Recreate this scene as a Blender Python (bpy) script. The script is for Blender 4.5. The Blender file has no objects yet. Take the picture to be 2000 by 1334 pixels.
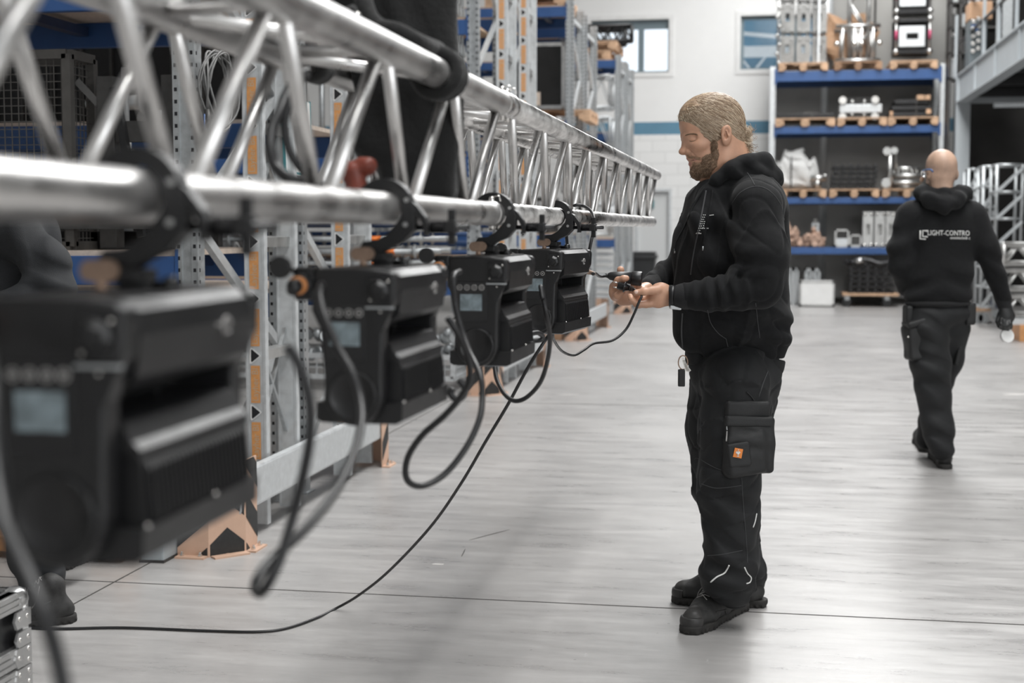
import bpy, bmesh, math, random
import numpy as np
from mathutils import Vector, Matrix, Euler
random.seed(7)
scn = bpy.context.scene
COL = scn.collection
PI = math.pi

# ------------------------------------------------------------------ camera
CAM_H = 1.39
PSI = math.radians(10.2)           # heading of the camera, left of the hall axis (+Y)
PITCH = math.atan(222/2777.8)
F = 2777.8
cam_d = bpy.data.cameras.new('camera'); cam = bpy.data.objects.new('camera', cam_d); COL.objects.link(cam)
cam_d.lens = 50.0; cam_d.sensor_width = 36.0
cam.location = (0, 0, CAM_H)
cam.rotation_euler = (PI/2 - PITCH, 0, PSI)
cam_d.dof.use_dof = True
cam_d.dof.focus_distance = 4.5
cam_d.dof.aperture_fstop = 3.4
cam_d.clip_start = 0.02; cam_d.clip_end = 200
scn.camera = cam
scn.view_settings.view_transform = 'Standard'; scn.view_settings.look = 'None'
scn.view_settings.gamma = 1.0; scn.view_settings.use_curve_mapping = False
scn.view_settings.exposure = 0.0
scn.cycles.use_denoising = True
scn.cycles.max_bounces = 8

# ------------------------------------------------------------------ daylight
w = bpy.data.worlds.new('world'); scn.world = w; w.use_nodes = True
w.node_tree.nodes['Background'].inputs[0].default_value = (0.93, 0.97, 1.0, 1)
w.node_tree.nodes['Background'].inputs[1].default_value = 1.5
def area(name, loc, rot, sx, sy, power, color=(1, 1, 1)):
    l = bpy.data.lights.new(name, 'AREA'); l.shape = 'RECTANGLE'; l.size = sx; l.size_y = sy
    l.energy = power; l.color = color
    o = bpy.data.objects.new(name, l); COL.objects.link(o); o.location = loc; o.rotation_euler = rot
    return o
# roof lights (strips of daylight in the roof, running down the hall)
area('roof_light', (1.2, 6.5, 8.6), (0, 0, 0), 1.8, 13, 1050, (1, 0.99, 0.97))
area('roof_light', (1.6, 20, 8.6), (0, 0, 0), 2.6, 11, 1230, (1, 0.995, 0.985))
# fill lamp added inside the hall, on the right behind the camera
area('fill_light', (6.5, -3.5, 3.4), (math.radians(72), 0, math.radians(58)), 5.5, 4.2, 250, (0.96, 0.98, 1))

# ------------------------------------------------------------------ frame helpers
SP, CP = math.sin(PITCH), math.cos(PITCH)
SS, CS = math.sin(PSI), math.cos(PSI)
def W(x, y, d):
    """hall point on the line of sight (x, y) of the photograph at horizontal distance d"""
    xn = (x-1000)/F; yn = (667-y)/F
    fw = CP + yn*SP; up = -SP + yn*CP
    s = d/fw
    r = xn*s
    return Vector((r*CS - d*SS, d*CS + r*SS, CAM_H + up*s))
def WF(x, y, z=0.0):
    """same, on the horizontal plane z"""
    xn = (x-1000)/F; yn = (667-y)/F
    fw = CP + yn*SP; up = -SP + yn*CP
    s = (z-CAM_H)/up
    return W(x, y, fw*s)
def WX(x, y, X):
    """same, on the vertical plane X = const"""
    a = W(x, y, 1.0); dx = a.x; s = X/dx
    return Vector((X, a.y*s, CAM_H + (a.z-CAM_H)*s))
def WY(x, y, Y):
    a = W(x, y, 1.0); s = Y/a.y
    return Vector((a.x*s, Y, CAM_H + (a.z-CAM_H)*s))

# ------------------------------------------------------------------ materials
MATS = {}
def _n(t, kind, **kw):
    n = t.nodes.new(kind)
    for k, v in kw.items():
        if k in n.inputs: n.inputs[k].default_value = v
        else: setattr(n, k, v)
    return n
def mat(name, col, rough=0.5, metal=0.0, noise=0.0, nscale=20.0, bump=0.0, bscale=60.0, rvar=0.0, sheen=0.0,
        emit=None, estr=0.0, alpha=1.0, trans=0.0, stretch=(1, 1, 1), coord='Object', col2=None, spec=None, bdist=0.01):
    m = bpy.data.materials.new(name); m.use_nodes = True; t = m.node_tree
    b = t.nodes['Principled BSDF']
    c = (col[0], col[1], col[2], 1)
    b.inputs['Base Color'].default_value = c
    b.inputs['Roughness'].default_value = rough; b.inputs['Metallic'].default_value = metal
    if spec is not None: b.inputs['Specular IOR Level'].default_value = spec
    if sheen: b.inputs['Sheen Weight'].default_value = sheen; b.inputs['Sheen Roughness'].default_value = 0.45
    if trans: b.inputs['Transmission Weight'].default_value = trans
    if emit: b.inputs['Emission Color'].default_value = (*emit, 1); b.inputs['Emission Strength'].default_value = estr
    if noise or bump or rvar:
        tc = _n(t, 'ShaderNodeTexCoord'); mp = _n(t, 'ShaderNodeMapping'); mp.inputs['Scale'].default_value = stretch
        t.links.new(tc.outputs[coord], mp.inputs[0])
    if noise or rvar:
        nz = _n(t, 'ShaderNodeTexNoise', Scale=nscale, Detail=5.0, Roughness=0.6)
        t.links.new(mp.outputs[0], nz.inputs[0])
        if noise:
            mx = _n(t, 'ShaderNodeMix', data_type='RGBA')
            k = 1-noise
            mx.inputs[6].default_value = (c[0]*k, c[1]*k, c[2]*k, 1)
            c2 = col2 if col2 else (min(1, c[0]*(1+noise)), min(1, c[1]*(1+noise)), min(1, c[2]*(1+noise)))
            mx.inputs[7].default_value = (*c2[:3], 1)
            rp = _n(t, 'ShaderNodeMapRange'); rp.inputs[1].default_value = 0.3; rp.inputs[2].default_value = 0.7
            t.links.new(nz.outputs[0], rp.inputs[0]); t.links.new(rp.outputs[0], mx.inputs[0])
            t.links.new(mx.outputs[2], b.inputs['Base Color'])
        if rvar:
            r2 = _n(t, 'ShaderNodeMapRange'); r2.inputs[1].default_value = 0.3; r2.inputs[2].default_value = 0.7
            r2.inputs[3].default_value = max(0.02, rough-rvar); r2.inputs[4].default_value = min(1, rough+rvar)
            t.links.new(nz.outputs[0], r2.inputs[0]); t.links.new(r2.outputs[0], b.inputs['Roughness'])
    if bump:
        nb = _n(t, 'ShaderNodeTexNoise', Scale=bscale, Detail=4.0, Roughness=0.6)
        t.links.new(mp.outputs[0], nb.inputs[0])
        bp = _n(t, 'ShaderNodeBump', Strength=bump, Distance=bdist)
        t.links.new(nb.outputs[0], bp.inputs['Height']); t.links.new(bp.outputs[0], b.inputs['Normal'])
    MATS[name] = m
    return m
alu = mat('aluminium', (0.70, 0.69, 0.68), 0.34, 1.0, noise=0.10, nscale=9, rvar=0.10, bump=0.05, bscale=120)
alu_grey = mat('aluminium_grey', (0.36, 0.36, 0.355), 0.5, 0.6, noise=0.2, nscale=9)
alu_dull = mat('aluminium_dull', (0.55, 0.55, 0.54), 0.38, 1.0, noise=0.15, nscale=12, rvar=0.1)
alu_worn = mat('aluminium_worn', (0.66, 0.65, 0.64), 0.34, 1.0, noise=0.45, nscale=26, rvar=0.14, stretch=(1, 0.35, 1), bump=0.08, bscale=80)
galv = mat('galvanised', (0.46, 0.48, 0.49), 0.42, 0.75, noise=0.14, nscale=30, rvar=0.1)
galv_pale = mat('galvanised_pale', (0.62, 0.64, 0.65), 0.5, 0.55, noise=0.10, nscale=25, rvar=0.1)
hole = mat('dark_hole', (0.012, 0.012, 0.014), 0.9)
steel_dark = mat('dark_steel', (0.07, 0.068, 0.066), 0.5, 0.5, noise=0.25, nscale=14, rvar=0.12)
steel_black = mat('black_steel', (0.014, 0.014, 0.015), 0.42, 0.2, noise=0.3, nscale=20, rvar=0.1)
blue = mat('blue_paint', (0.030, 0.085, 0.235), 0.42, 0.0, noise=0.10, nscale=8, rvar=0.08)
blue_dark = mat('navy_paint', (0.02, 0.035, 0.085), 0.45, 0.0, noise=0.1)
chip = mat('chipboard', (0.50, 0.36, 0.25), 0.8, 0.0, noise=0.35, nscale=160)
chip_top = mat('chipboard_top', (0.60, 0.50, 0.42), 0.75, 0.0, noise=0.12, nscale=40)
pallet_w = mat('pallet_wood', (0.52, 0.34, 0.22), 0.8, 0.0, noise=0.3, nscale=9, stretch=(1, 6, 1))
pallet_w2 = mat('pallet_wood_worn', (0.30, 0.18, 0.11), 0.85, 0.0, noise=0.35, nscale=9, stretch=(1, 6, 1))
blk = mat('black_plastic', (0.0080, 0.0080, 0.0088), 0.38, 0.0, bump=0.12, bscale=420, rvar=0.05, nscale=12, bdist=0.002)
blk_gloss = mat('black_gloss', (0.008, 0.008, 0.009), 0.22)
blk_cast = mat('black_casting', (0.009, 0.009, 0.0098), 0.46, 0.0, bump=0.1, bscale=300, bdist=0.002)
blk_cloth = mat('black_molton', (0.010, 0.010, 0.010), 0.95, 0.0, sheen=0.12, bump=0.4, bscale=90, noise=0.3, nscale=4)
rubber = mat('black_rubber', (0.012, 0.012, 0.013), 0.42, 0.0, rvar=0.08, nscale=30)
lcd = mat('lcd_grey', (0.19, 0.235, 0.255), 0.25, 0.0, noise=0.55, nscale=34)
white_print = mat('white_print', (0.72, 0.72, 0.70), 0.6)
grey_print = mat('grey_print', (0.34, 0.33, 0.32), 0.5)
brass = mat('bronze_knob', (0.33, 0.225, 0.165), 0.5, 0.25, noise=0.2, nscale=60)
orange_plastic = mat('orange_ring', (0.55, 0.22, 0.07), 0.45)
screw_m = mat('bright_screw', (0.75, 0.73, 0.70), 0.25, 1.0)
wall_white = mat('white_wall', (0.80, 0.80, 0.79), 0.7, noise=0.02, nscale=2)
stripe_blue = mat('stripe_paint', (0.105, 0.235, 0.335), 0.6, noise=0.06, nscale=3)
frame_grey = mat('grey_frame_paint', (0.16, 0.21, 0.235), 0.5)
paper = mat('paper', (0.80, 0.80, 0.78), 0.7)
teal = mat('teal_print', (0.05, 0.19, 0.21), 0.6)
label_orange = mat('orange_label', (0.62, 0.29, 0.10), 0.6, noise=0.1, nscale=50)
peach = mat('peach_paint', (0.56, 0.37, 0.27), 0.55, noise=0.08, nscale=10)
peach_dark = mat('orange_paint', (0.62, 0.30, 0.12), 0.5, noise=0.15, nscale=20)
chev_black = mat('black_chevron', (0.018, 0.018, 0.018), 0.6, noise=0.3, nscale=40)
red = mat('red_casting', (0.21, 0.042, 0.024), 0.45, 0.0, noise=0.15, nscale=30)
orange_hot = mat('bright_orange', (0.85, 0.20, 0.02), 0.5)
col_grey = mat('column_grey', (0.33, 0.36, 0.375), 0.55, noise=0.05, nscale=5)
white_m = mat('white_plastic', (0.75, 0.75, 0.74), 0.5, noise=0.05, nscale=6)
card = mat('cardboard', (0.42, 0.26, 0.16), 0.85, noise=0.1, nscale=12)

# ------------------------------------------------------------------ mesh builder
class MB:
    def __init__(s): s.v = []; s.f = []; s.m = []; s.sm = []
    def _add(s, vs, fs, mi=0, smooth=False):
        o = len(s.v); s.v.extend([tuple(v) for v in vs])
        for f in fs: s.f.append([i+o for i in f]); s.m.append(mi); s.sm.append(smooth)
        return s
    def box(s, lo, hi, mi=0, M=None, bev=0.0):
        x0, y0, z0 = lo; x1, y1, z1 = hi
        if bev > 0:
            b = min(bev, (x1-x0)/2.01, (y1-y0)/2.01, (z1-z0)/2.01)
            return s.rbox(lo, hi, b, mi, M)
        vs = [Vector(p) for p in ((x0,y0,z0),(x1,y0,z0),(x1,y1,z0),(x0,y1,z0),(x0,y0,z1),(x1,y0,z1),(x1,y1,z1),(x0,y1,z1))]
        if M: vs = [M @ v for v in vs]
        return s._add(vs, [(0,3,2,1),(4,5,6,7),(0,1,5,4),(1,2,6,5),(2,3,7,6),(3,0,4,7)], mi)
    def rbox(s, lo, hi, b, mi=0, M=None):
        bm = bmesh.new(); bmesh.ops.create_cube(bm, size=1)
        for v in bm.verts: v.co = Vector([(lo[i]+hi[i])/2 + v.co[i]*(hi[i]-lo[i]) for i in range(3)])
        bmesh.ops.bevel(bm, geom=bm.edges[:], offset=b, segments=2, profile=0.6, affect='EDGES')
        bm.verts.index_update()
        vs = [v.co.copy() for v in bm.verts]
        if M: vs = [M @ v for v in vs]
        s._add(vs, [[v.index for v in f.verts] for f in bm.faces], mi); bm.free()
        return s
    def bar(s, a, b, wx, wz, mi=0, up=(0, 0, 1), bev=0.0):
        a = Vector(a); b = Vector(b); d = (b-a); L = d.length; y = d.normalized()
        u = Vector(up)
        if abs(u.dot(y)) > 0.98: u = Vector((0, 1, 0)) if abs(y.z) > 0.9 else Vector((0, 0, 1))
        x = y.cross(u).normalized(); z = x.cross(y)
        M = Matrix(((x.x, y.x, z.x, a.x), (x.y, y.y, z.y, a.y), (x.z, y.z, z.z, a.z), (0, 0, 0, 1)))
        return s.box((-wx/2, 0, -wz/2), (wx/2, L, wz/2), mi, M, bev)
    def tube(s, pts, r, n=12, mi=0, caps=True, closed=False):
        pts = [Vector(p) for p in pts]; N = len(pts)
        rs = r if isinstance(r, (list, tuple)) else [r]*N
        vs = []; prev = None
        for i, p in enumerate(pts):
            if closed: t = (pts[(i+1) % N]-pts[i-1])
            else: t = pts[min(i+1, N-1)]-pts[max(i-1, 0)]
            t = t.normalized() if t.length > 1e-9 else Vector((0, 0, 1))
            if prev is None:
                u = Vector((0, 0, 1)) if abs(t.z) < 0.9 else Vector((1, 0, 0))
                x = t.cross(u).normalized()
            else:
                x = prev - t*prev.dot(t)
                x = x.normalized() if x.length > 1e-6 else t.orthogonal().normalized()
            prev = x; y = t.cross(x)
            for k in range(n):
                a = 2*PI*k/n; vs.append(p + (x*math.cos(a)+y*math.sin(a))*rs[i])
        fs = []
        for i in range(N if closed else N-1):
            for k in range(n):
                a = i*n+k; b = i*n+(k+1) % n; c = ((i+1) % N)*n+(k+1) % n; d = ((i+1) % N)*n+k
                fs.append((a, b, c, d))
        s._add(vs, fs, mi, True)
        if caps and not closed:
            o = len(s.v)-len(vs)
            s.f.append([o+k for k in range(n)][::-1]); s.m.append(mi); s.sm.append(False)
            s.f.append([o+(N-1)*n+k for k in range(n)]); s.m.append(mi); s.sm.append(False)
        return s
    def prism(s, poly, axis, lo, hi, mi=0, M=None):
        """poly in the two remaining axes (x,y,z order), extruded lo..hi along axis"""
        n = len(poly)
        A = 0
        for i in range(n): A += poly[i][0]*poly[(i+1) % n][1]-poly[(i+1) % n][0]*poly[i][1]
        if A < 0: poly = poly[::-1]
        def mk(p, h):
            return Vector({'x': (h, p[0], p[1]), 'y': (p[0], h, p[1]), 'z': (p[0], p[1], h)}[axis])
        vs = [mk(p, lo) for p in poly]+[mk(p, hi) for p in poly]
        if M: vs = [M @ v for v in vs]
        fs = [list(range(n))[::-1], list(range(n, 2*n))]+[(i, (i+1) % n, n+(i+1) % n, n+i) for i in range(n)]
        if axis == 'y': fs = [f[::-1] for f in fs]
        return s._add(vs, fs, mi)
    def lathe(s, prof, c=(0, 0, 0), axis='z', n=20, mi=0, M=None, smooth=True):
        vs = []
        for (r, h) in prof:
            for k in range(n):
                a = 2*PI*k/n; p = (r*math.cos(a), r*math.sin(a), h)
                if axis == 'x': p = (p[2], p[0], p[1])
                if axis == 'y': p = (p[1], p[2], p[0])
                v = Vector((c[0]+p[0], c[1]+p[1], c[2]+p[2]))
                vs.append(M @ v if M else v)
        N = len(prof)
        fs = [(i*n+k, i*n+(k+1) % n, (i+1)*n+(k+1) % n, (i+1)*n+k) for i in range(N-1) for k in range(n)]
        s._add(vs, fs, mi, smooth)
        o = len(s.v)-len(vs)
        s.f.append([o+k for k in range(n)][::-1]); s.m.append(mi); s.sm.append(False)
        s.f.append([o+(N-1)*n+k for k in range(n)]); s.m.append(mi); s.sm.append(False)
        return s
    def sph(s, c, r, mi=0, n=12, M=None):
        rr = r if isinstance(r, (tuple, list)) else (r, r, r)
        vs = []; fs = []; m = n//2
        for i in range(1, m):
            th = PI*i/m
            for k in range(n):
                a = 2*PI*k/n; vs.append(Vector((c[0]+rr[0]*math.sin(th)*math.cos(a), c[1]+rr[1]*math.sin(th)*math.sin(a), c[2]+rr[2]*math.cos(th))))
        vs.append(Vector((c[0], c[1], c[2]+rr[2]))); vs.append(Vector((c[0], c[1], c[2]-rr[2])))
        T, B = len(vs)-2, len(vs)-1
        for i in range(m-2):
            for k in range(n): fs.append((i*n+k, (i+1)*n+k, (i+1)*n+(k+1) % n, i*n+(k+1) % n))
        for k in range(n): fs.append((T, k, (k+1) % n)); fs.append((B, (m-2)*n+(k+1) % n, (m-2)*n+k))
        if M: vs = [M @ v for v in vs]
        return s._add(vs, fs, mi, True)
    def quad(s, a, b, c, d, mi=0): return s._add([a, b, c, d], [(0, 1, 2, 3)], mi)
    def build(s, name, mats, parent=None, loc=None):
        me = bpy.data.meshes.new(name)
        me.from_pydata([tuple(v) for v in s.v], [], s.f)
        ml = mats if isinstance(mats, (list, tuple)) else [mats]
        for m in ml: me.materials.append(m)
        me.polygons.foreach_set('material_index', s.m); me.polygons.foreach_set('use_smooth', s.sm); me.update()
        return link(name, me, parent, loc)
def link(name, me, parent=None, loc=None):
    o = bpy.data.objects.new(name, me); COL.objects.link(o)
    if loc is not None: o.location = loc
    if parent is not None:
        o.parent = parent
        if loc is None and not parent.get('_local'): o.matrix_parent_inverse = chain_inv(parent)
    return o
def chain_inv(p):
    M = Matrix.Identity(4)
    while p is not None:
        M = Matrix.LocRotScale(p.location, p.rotation_euler, p.scale) @ M if p.parent is None else p.matrix_parent_inverse @ Matrix.LocRotScale(p.location, p.rotation_euler, p.scale) @ M
        p = p.parent
    return M.inverted()
def tag(o, label, cat, group=None, kind=None):
    o['label'] = label; o['category'] = cat
    if group: o['group'] = group
    if kind: o['kind'] = kind
    return o
def struct(o, kind='structure'):
    o['kind'] = kind; return o
def root(name, loc, label, cat, group=None, rz=0.0):
    """Empty at the base of a thing; children are built in world space"""
    o = bpy.data.objects.new(name, None); COL.objects.link(o); o.location = loc; o.rotation_euler = (0, 0, rz)
    o.empty_display_size = 0.05
    return tag(o, label, cat, group)
def lroot(name, label, cat, group=None, loc=(0, 0, 0), rz=0.0):
    """Empty whose children are built in its own local space"""
    o = root(name, loc, label, cat, group, rz); o['_local'] = 1
    return o
def dup(o, loc=None, rot=None, label=None, group=None, scale=None):
    def cp(x, par):
        c = x.copy(); COL.objects.link(c); c.parent = par
        for ch in KIDS.get(x, [k for k in x.children]): cp(ch, c)
        return c
    c = cp(o, None)
    if loc is not None: c.location = loc
    if rot is not None: c.rotation_euler = rot if isinstance(rot, tuple) else (0, 0, rot)
    if scale is not None: c.scale = scale if isinstance(scale, tuple) else (scale,)*3
    if label: c['label'] = label
    if group: c['group'] = group
    return c
KIDS = {}
def smooth_path(pts, n=6, closed=False):
    """Catmull-Rom through pts"""
    P = [Vector(p) for p in pts]; out = []
    N = len(P)
    for i in range(N if closed else N-1):
        p0 = P[i-1] if (i > 0 or closed) else P[0]*2-P[1]
        p1 = P[i]; p2 = P[(i+1) % N]
        p3 = P[(i+2) % N] if (i+2 < N or closed) else P[-1]*2-P[-2]
        for k in range(n):
            t = k/n
            out.append(0.5*((2*p1)+(p2-p0)*t+(2*p0-5*p1+4*p2-p3)*t*t+(3*p1-p0-3*p2+p3)*t*t*t))
    if not closed: out.append(P[-1])
    return out
def arc(cx, cy, r, a0, a1, n=12):
    return [(cx+r*math.cos(math.radians(a0+(a1-a0)*i/n)), cy+r*math.sin(math.radians(a0+(a1-a0)*i/n))) for i in range(n+1)]
def text_obj(name, txt, size, M, m, parent, ext=0.0006, align='CENTER', bold=False, sx=1.0, spacing=1.0):
    cu = bpy.data.curves.new(name, 'FONT'); cu.body = txt; cu.size = size; cu.extrude = ext
    cu.align_x = align; cu.align_y = 'CENTER'; cu.resolution_u = 3; cu.space_character = spacing
    tmp = bpy.data.objects.new('tmp_text', cu); COL.objects.link(tmp)
    bpy.context.view_layer.update()
    me = bpy.data.meshes.new_from_object(tmp.evaluated_get(bpy.context.evaluated_depsgraph_get()))
    bpy.data.objects.remove(tmp); 
    me.transform(M @ Matrix.Diagonal((sx, 1, 1, 1))); me.materials.clear(); me.materials.append(m); me.name = name
    return link(name, me, parent)

ORD = ['first', 'second', 'third', 'fourth', 'fifth', 'sixth', 'seventh', 'eighth', 'ninth', 'tenth', 'eleventh', 'twelfth', 'thirteenth', 'fourteenth', 'fifteenth', 'sixteenth', 'seventeenth', 'eighteenth', 'nineteenth', 'twentieth', 'twenty-first']
# ================================================================== THE HALL
# floor with joints
def floor_mat():
    m = bpy.data.materials.new('polished_concrete'); m.use_nodes = True; t = m.node_tree; b = t.nodes['Principled BSDF']
    tc = _n(t, 'ShaderNodeTexCoord')
    n1 = _n(t, 'ShaderNodeTexNoise', Scale=0.7, Detail=6.0, Roughness=0.65); t.links.new(tc.outputs['Object'], n1.inputs[0])
    mp = _n(t, 'ShaderNodeMapping'); mp.inputs['Scale'].default_value = (1.2, 5.5, 1); t.links.new(tc.outputs['Object'], mp.inputs[0])
    n2 = _n(t, 'ShaderNodeTexNoise', Scale=1.6, Detail=8.0, Roughness=0.7); t.links.new(mp.outputs[0], n2.inputs[0])
    mx = _n(t, 'ShaderNodeMix', data_type='RGBA'); mx.inputs[6].default_value = (0.258, 0.250, 0.246, 1); mx.inputs[7].default_value = (0.435, 0.424, 0.415, 1)
    ad = _n(t, 'ShaderNodeMath', operation='ADD'); t.links.new(n1.outputs[0], ad.inputs[0]); t.links.new(n2.outputs[0], ad.inputs[1])
    mr = _n(t, 'ShaderNodeMapRange'); mr.inputs[1].default_value = 0.72; mr.inputs[2].default_value = 1.28
    t.links.new(ad.outputs[0], mr.inputs[0]); t.links.new(mr.outputs[0], mx.inputs[0])
    # pale scuffs
    mp2 = _n(t, 'ShaderNodeMapping'); mp2.inputs['Scale'].default_value = (6, 1.3, 1); mp2.inputs['Rotation'].default_value = (0, 0, 0.6)
    t.links.new(tc.outputs['Object'], mp2.inputs[0])
    n3 = _n(t, 'ShaderNodeTexNoise', Scale=3.2, Detail=9.0, Roughness=0.75); t.links.new(mp2.outputs[0], n3.inputs[0])
    r3 = _n(t, 'ShaderNodeMapRange'); r3.inputs[1].default_value = 0.64; r3.inputs[2].default_value = 0.72; r3.inputs[4].default_value = 0.5
    t.links.new(n3.outputs[0], r3.inputs[0])
    m2 = _n(t, 'ShaderNodeMix', data_type='RGBA'); m2.inputs[7].default_value = (0.58, 0.57, 0.56, 1)
    t.links.new(mx.outputs[2], m2.inputs[6]); t.links.new(r3.outputs[0], m2.inputs[0])
    # fine dark specks
    n4 = _n(t, 'ShaderNodeTexNoise', Scale=38.0, Detail=3.0); t.links.new(tc.outputs['Object'], n4.inputs[0])
    r4 = _n(t, 'ShaderNodeMapRange'); r4.inputs[1].default_value = 0.72; r4.inputs[2].default_value = 0.76; r4.inputs[4].default_value = 0.6
    t.links.new(n4.outputs[0], r4.inputs[0])
    m3 = _n(t, 'ShaderNodeMix', data_type='RGBA'); m3.inputs[7].default_value = (0.10, 0.095, 0.09, 1)
    t.links.new(m2.outputs[2], m3.inputs[6]); t.links.new(r4.outputs[0], m3.inputs[0])
    t.links.new(m3.outputs[2], b.inputs['Base Color'])
    rr = _n(t, 'ShaderNodeMapRange'); rr.inputs[1].default_value = 0.3; rr.inputs[2].default_value = 0.75; rr.inputs[3].default_value = 0.24; rr.inputs[4].default_value = 0.42
    t.links.new(n2.outputs[0], rr.inputs[0]); t.links.new(rr.outputs[0], b.inputs['Roughness'])
    bp = _n(t, 'ShaderNodeBump', Strength=0.12, Distance=0.01); t.links.new(n2.outputs[0], bp.inputs['Height']); t.links.new(bp.outputs[0], b.inputs['Normal'])
    return m
fl = floor_mat(); joint_m = mat('joint_filler', (0.055, 0.05, 0.046), 0.9, noise=0.4, nscale=12)
f = MB(); f.box((-16, -6, -0.2), (14, 29.0, 0.0)); struct(f.build('floor', fl))
f = MB()
for Y in (5.14, 11.1, 17.1, 23.0):
    f.box((-12, Y-0.0035, 0.0), (10, Y+0.0035, 0.0012))
for X in (-2.515, 3.5):
    f.box((X-0.0035, -4, 0.0), (X+0.0035, 27.6, 0.0011))
struct(f.build('trim_1', joint_m))['label'] = 'dark saw-cut joints in the concrete floor'
# painted scuffs and a taped mark on the floor
scuff = mat('pale_scuff', (0.58, 0.56, 0.54), 0.6, noise=0.2, nscale=30)
for i, (x, y, w_, h_, a) in enumerate([(855, 1102, 0.06, 0.022, 0.1), (1105, 771, 0.20, 0.035, 0.15), (955, 1045, 0.008, 0.30, -0.5), (905, 1080, 0.005, 0.16, 0.1), (1990, 770, 0.30, 0.07, 0.3)]):
    p = WF(x, y); m_ = MB()
    pts = [(math.cos(t*PI/5)*w_/2*random.uniform(.75, 1.1), math.sin(t*PI/5)*h_/2*random.uniform(.75, 1.1)) for t in range(10)]
    m_.prism(pts, 'z', 0.0, 0.0008, 0, Matrix.Translation((p.x, p.y, 0)) @ Matrix.Rotation(a, 4, 'Z'))
    o = m_.build('paint_scuff', scuff if i not in (2, 3) else joint_m)
    tag(o, ['small pale paint spot on floor left of the standing man', 'long pale scraped patch on floor beyond the hanging cables', 'dark diagonal drag mark on the floor in mid aisle', 'short dark streak on floor beside the long drag mark', 'large pale worn patch on floor at the right edge'][i], 'floor mark')

# ---- back wall with two windows and a door
YW = 27.9
xa, xb = WY(1155, 37, YW).x, WY(1307, 37, YW).x
z1w, z0w = WY(1300, 37, YW).z, WY(1300, 141, YW).z
xc, xd = WY(1447, 31, YW).x, WY(1447, 31, YW).x + (xb-xa)
z1x, z0x = WY(1450, 31, YW).z, WY(1450, 136, YW).z
dx0, dx1 = WY(1240, 400, YW).x, WY(1312, 400, YW).x
dz1 = WY(1280, 368, YW).z
TH = 0.35
brick = bpy.data.materials.new('white_brick'); brick.use_nodes = True; t = brick.node_tree; b = t.nodes['Principled BSDF']
tc = _n(t, 'ShaderNodeTexCoord'); mp = _n(t, 'ShaderNodeMapping'); mp.inputs['Rotation'].default_value = (PI/2, 0, 0); t.links.new(tc.outputs['Object'], mp.inputs[0])
bt = _n(t, 'ShaderNodeTexBrick'); bt.inputs['Color1'].default_value = (0.77, 0.77, 0.76, 1); bt.inputs['Color2'].default_value = (0.80, 0.80, 0.79, 1); bt.inputs['Mortar'].default_value = (0.69, 0.69, 0.68, 1)
bt.inputs['Scale'].default_value = 1.0; bt.inputs['Brick Width'].default_value = 0.5; bt.inputs['Row Height'].default_value = 0.22; bt.inputs['Mortar Size'].default_value = 0.012
t.links.new(mp.outputs[0], bt.inputs[0]); t.links.new(bt.outputs[0], b.inputs['Base Color']); b.inputs['Roughness'].default_value = 0.6
zs = WY(1380, 262, YW).z; zs2 = WY(1380, 237, YW).z
wl = MB()
XL, XR, ZT = -14.0, 12.0, 9.2
Y0, Y1 = YW, YW+TH
def wbox(x0, x1, z0, z1, mi=0): wl.box((x0, Y0, z0), (x1, Y1, z1), mi)
# lower brick zone
wbox(XL, dx0, 0, zs, 1); wbox(dx1, XR, 0, zs, 1); wbox(dx0, dx1, dz1, zs, 1)
wbox(XL, XR, zs, zs2, 2)
zlow = min(z0w, z0x); zhi = max(z1w, z1x)
wbox(XL, XR, zs2, zlow, 0)
wbox(XL, xa, zlow, zhi, 0); wbox(xb, xc, zlow, zhi, 0); wbox(xd, XR, zlow, zhi, 0)
wbox(XL, XR, zhi, ZT, 0)
if z1w < zhi: wbox(xa, xb, z1w, zhi, 0)
if z0w > zlow: wbox(xa, xb, zlow, z0w, 0)
if z1x < zhi: wbox(xc, xd, z1x, zhi, 0)
if z0x > zlow: wbox(xc, xd, zlow, z0x, 0)
struct(wl.build('wall_back', [wall_white, brick, stripe_blue]))
glass = mat('window_glass', (0.9, 0.95, 1), 0.05, trans=1.0)
def window(n, x0, x1, z0, z1, mull, fw=0.11):
    r = root('window_%d' % n, ((x0+x1)/2, YW, z0), 'wide grey-framed window high in the white back wall' if n == 1 else 'window high in back wall behind the rack, steel lattice beyond it', 'window')
    r['kind'] = 'structure'
    m = MB(); top = 0.17 if n == 1 else 0.06
    m.box((x0, Y0+.1, z1-top), (x1, Y0+.2, z1)); m.box((x0, Y0+.1, z0), (x1, Y0+.2, z0+.04))
    m.box((x0, Y0+.1, z0+.04), (x0+.06 if n == 2 else x0+fw, Y0+.2, z1-top)); m.box((x1-.03, Y0+.1, z0+.04), (x1, Y0+.2, z1-top))
    for q in mull: m.box((q-fw/2, Y0+.1, z0+.04), (q+fw/2, Y0+.2, z1-top))
    struct(m.build('window_frame', frame_grey, r))
    m = MB(); m.box((x0+.02, Y0+.145, z0+.02), (x1-.02, Y0+.152, z1-.02)); struct(m.build('window_pane', glass, r))
    m = MB(); k = .09
    m.box((x0-k, Y0-.02, z0-k), (x1+k, Y0+.02, z0)); m.box((x0-k, Y0-.02, z1), (x1+k, Y0+.02, z1+k))
    m.box((x0-k, Y0-.02, z0), (x0, Y0+.02, z1)); m.box((x1, Y0-.02, z0), (x1+k, Y0+.02, z1))
    struct(m.build('window_trim', white_m, r))
window(1, xa, xb, z0w, z1w, [WY(1251, 90, YW).x])
window(2, xc, xd, z0x, z1x, [(xc+xd)/2+.25])
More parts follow.
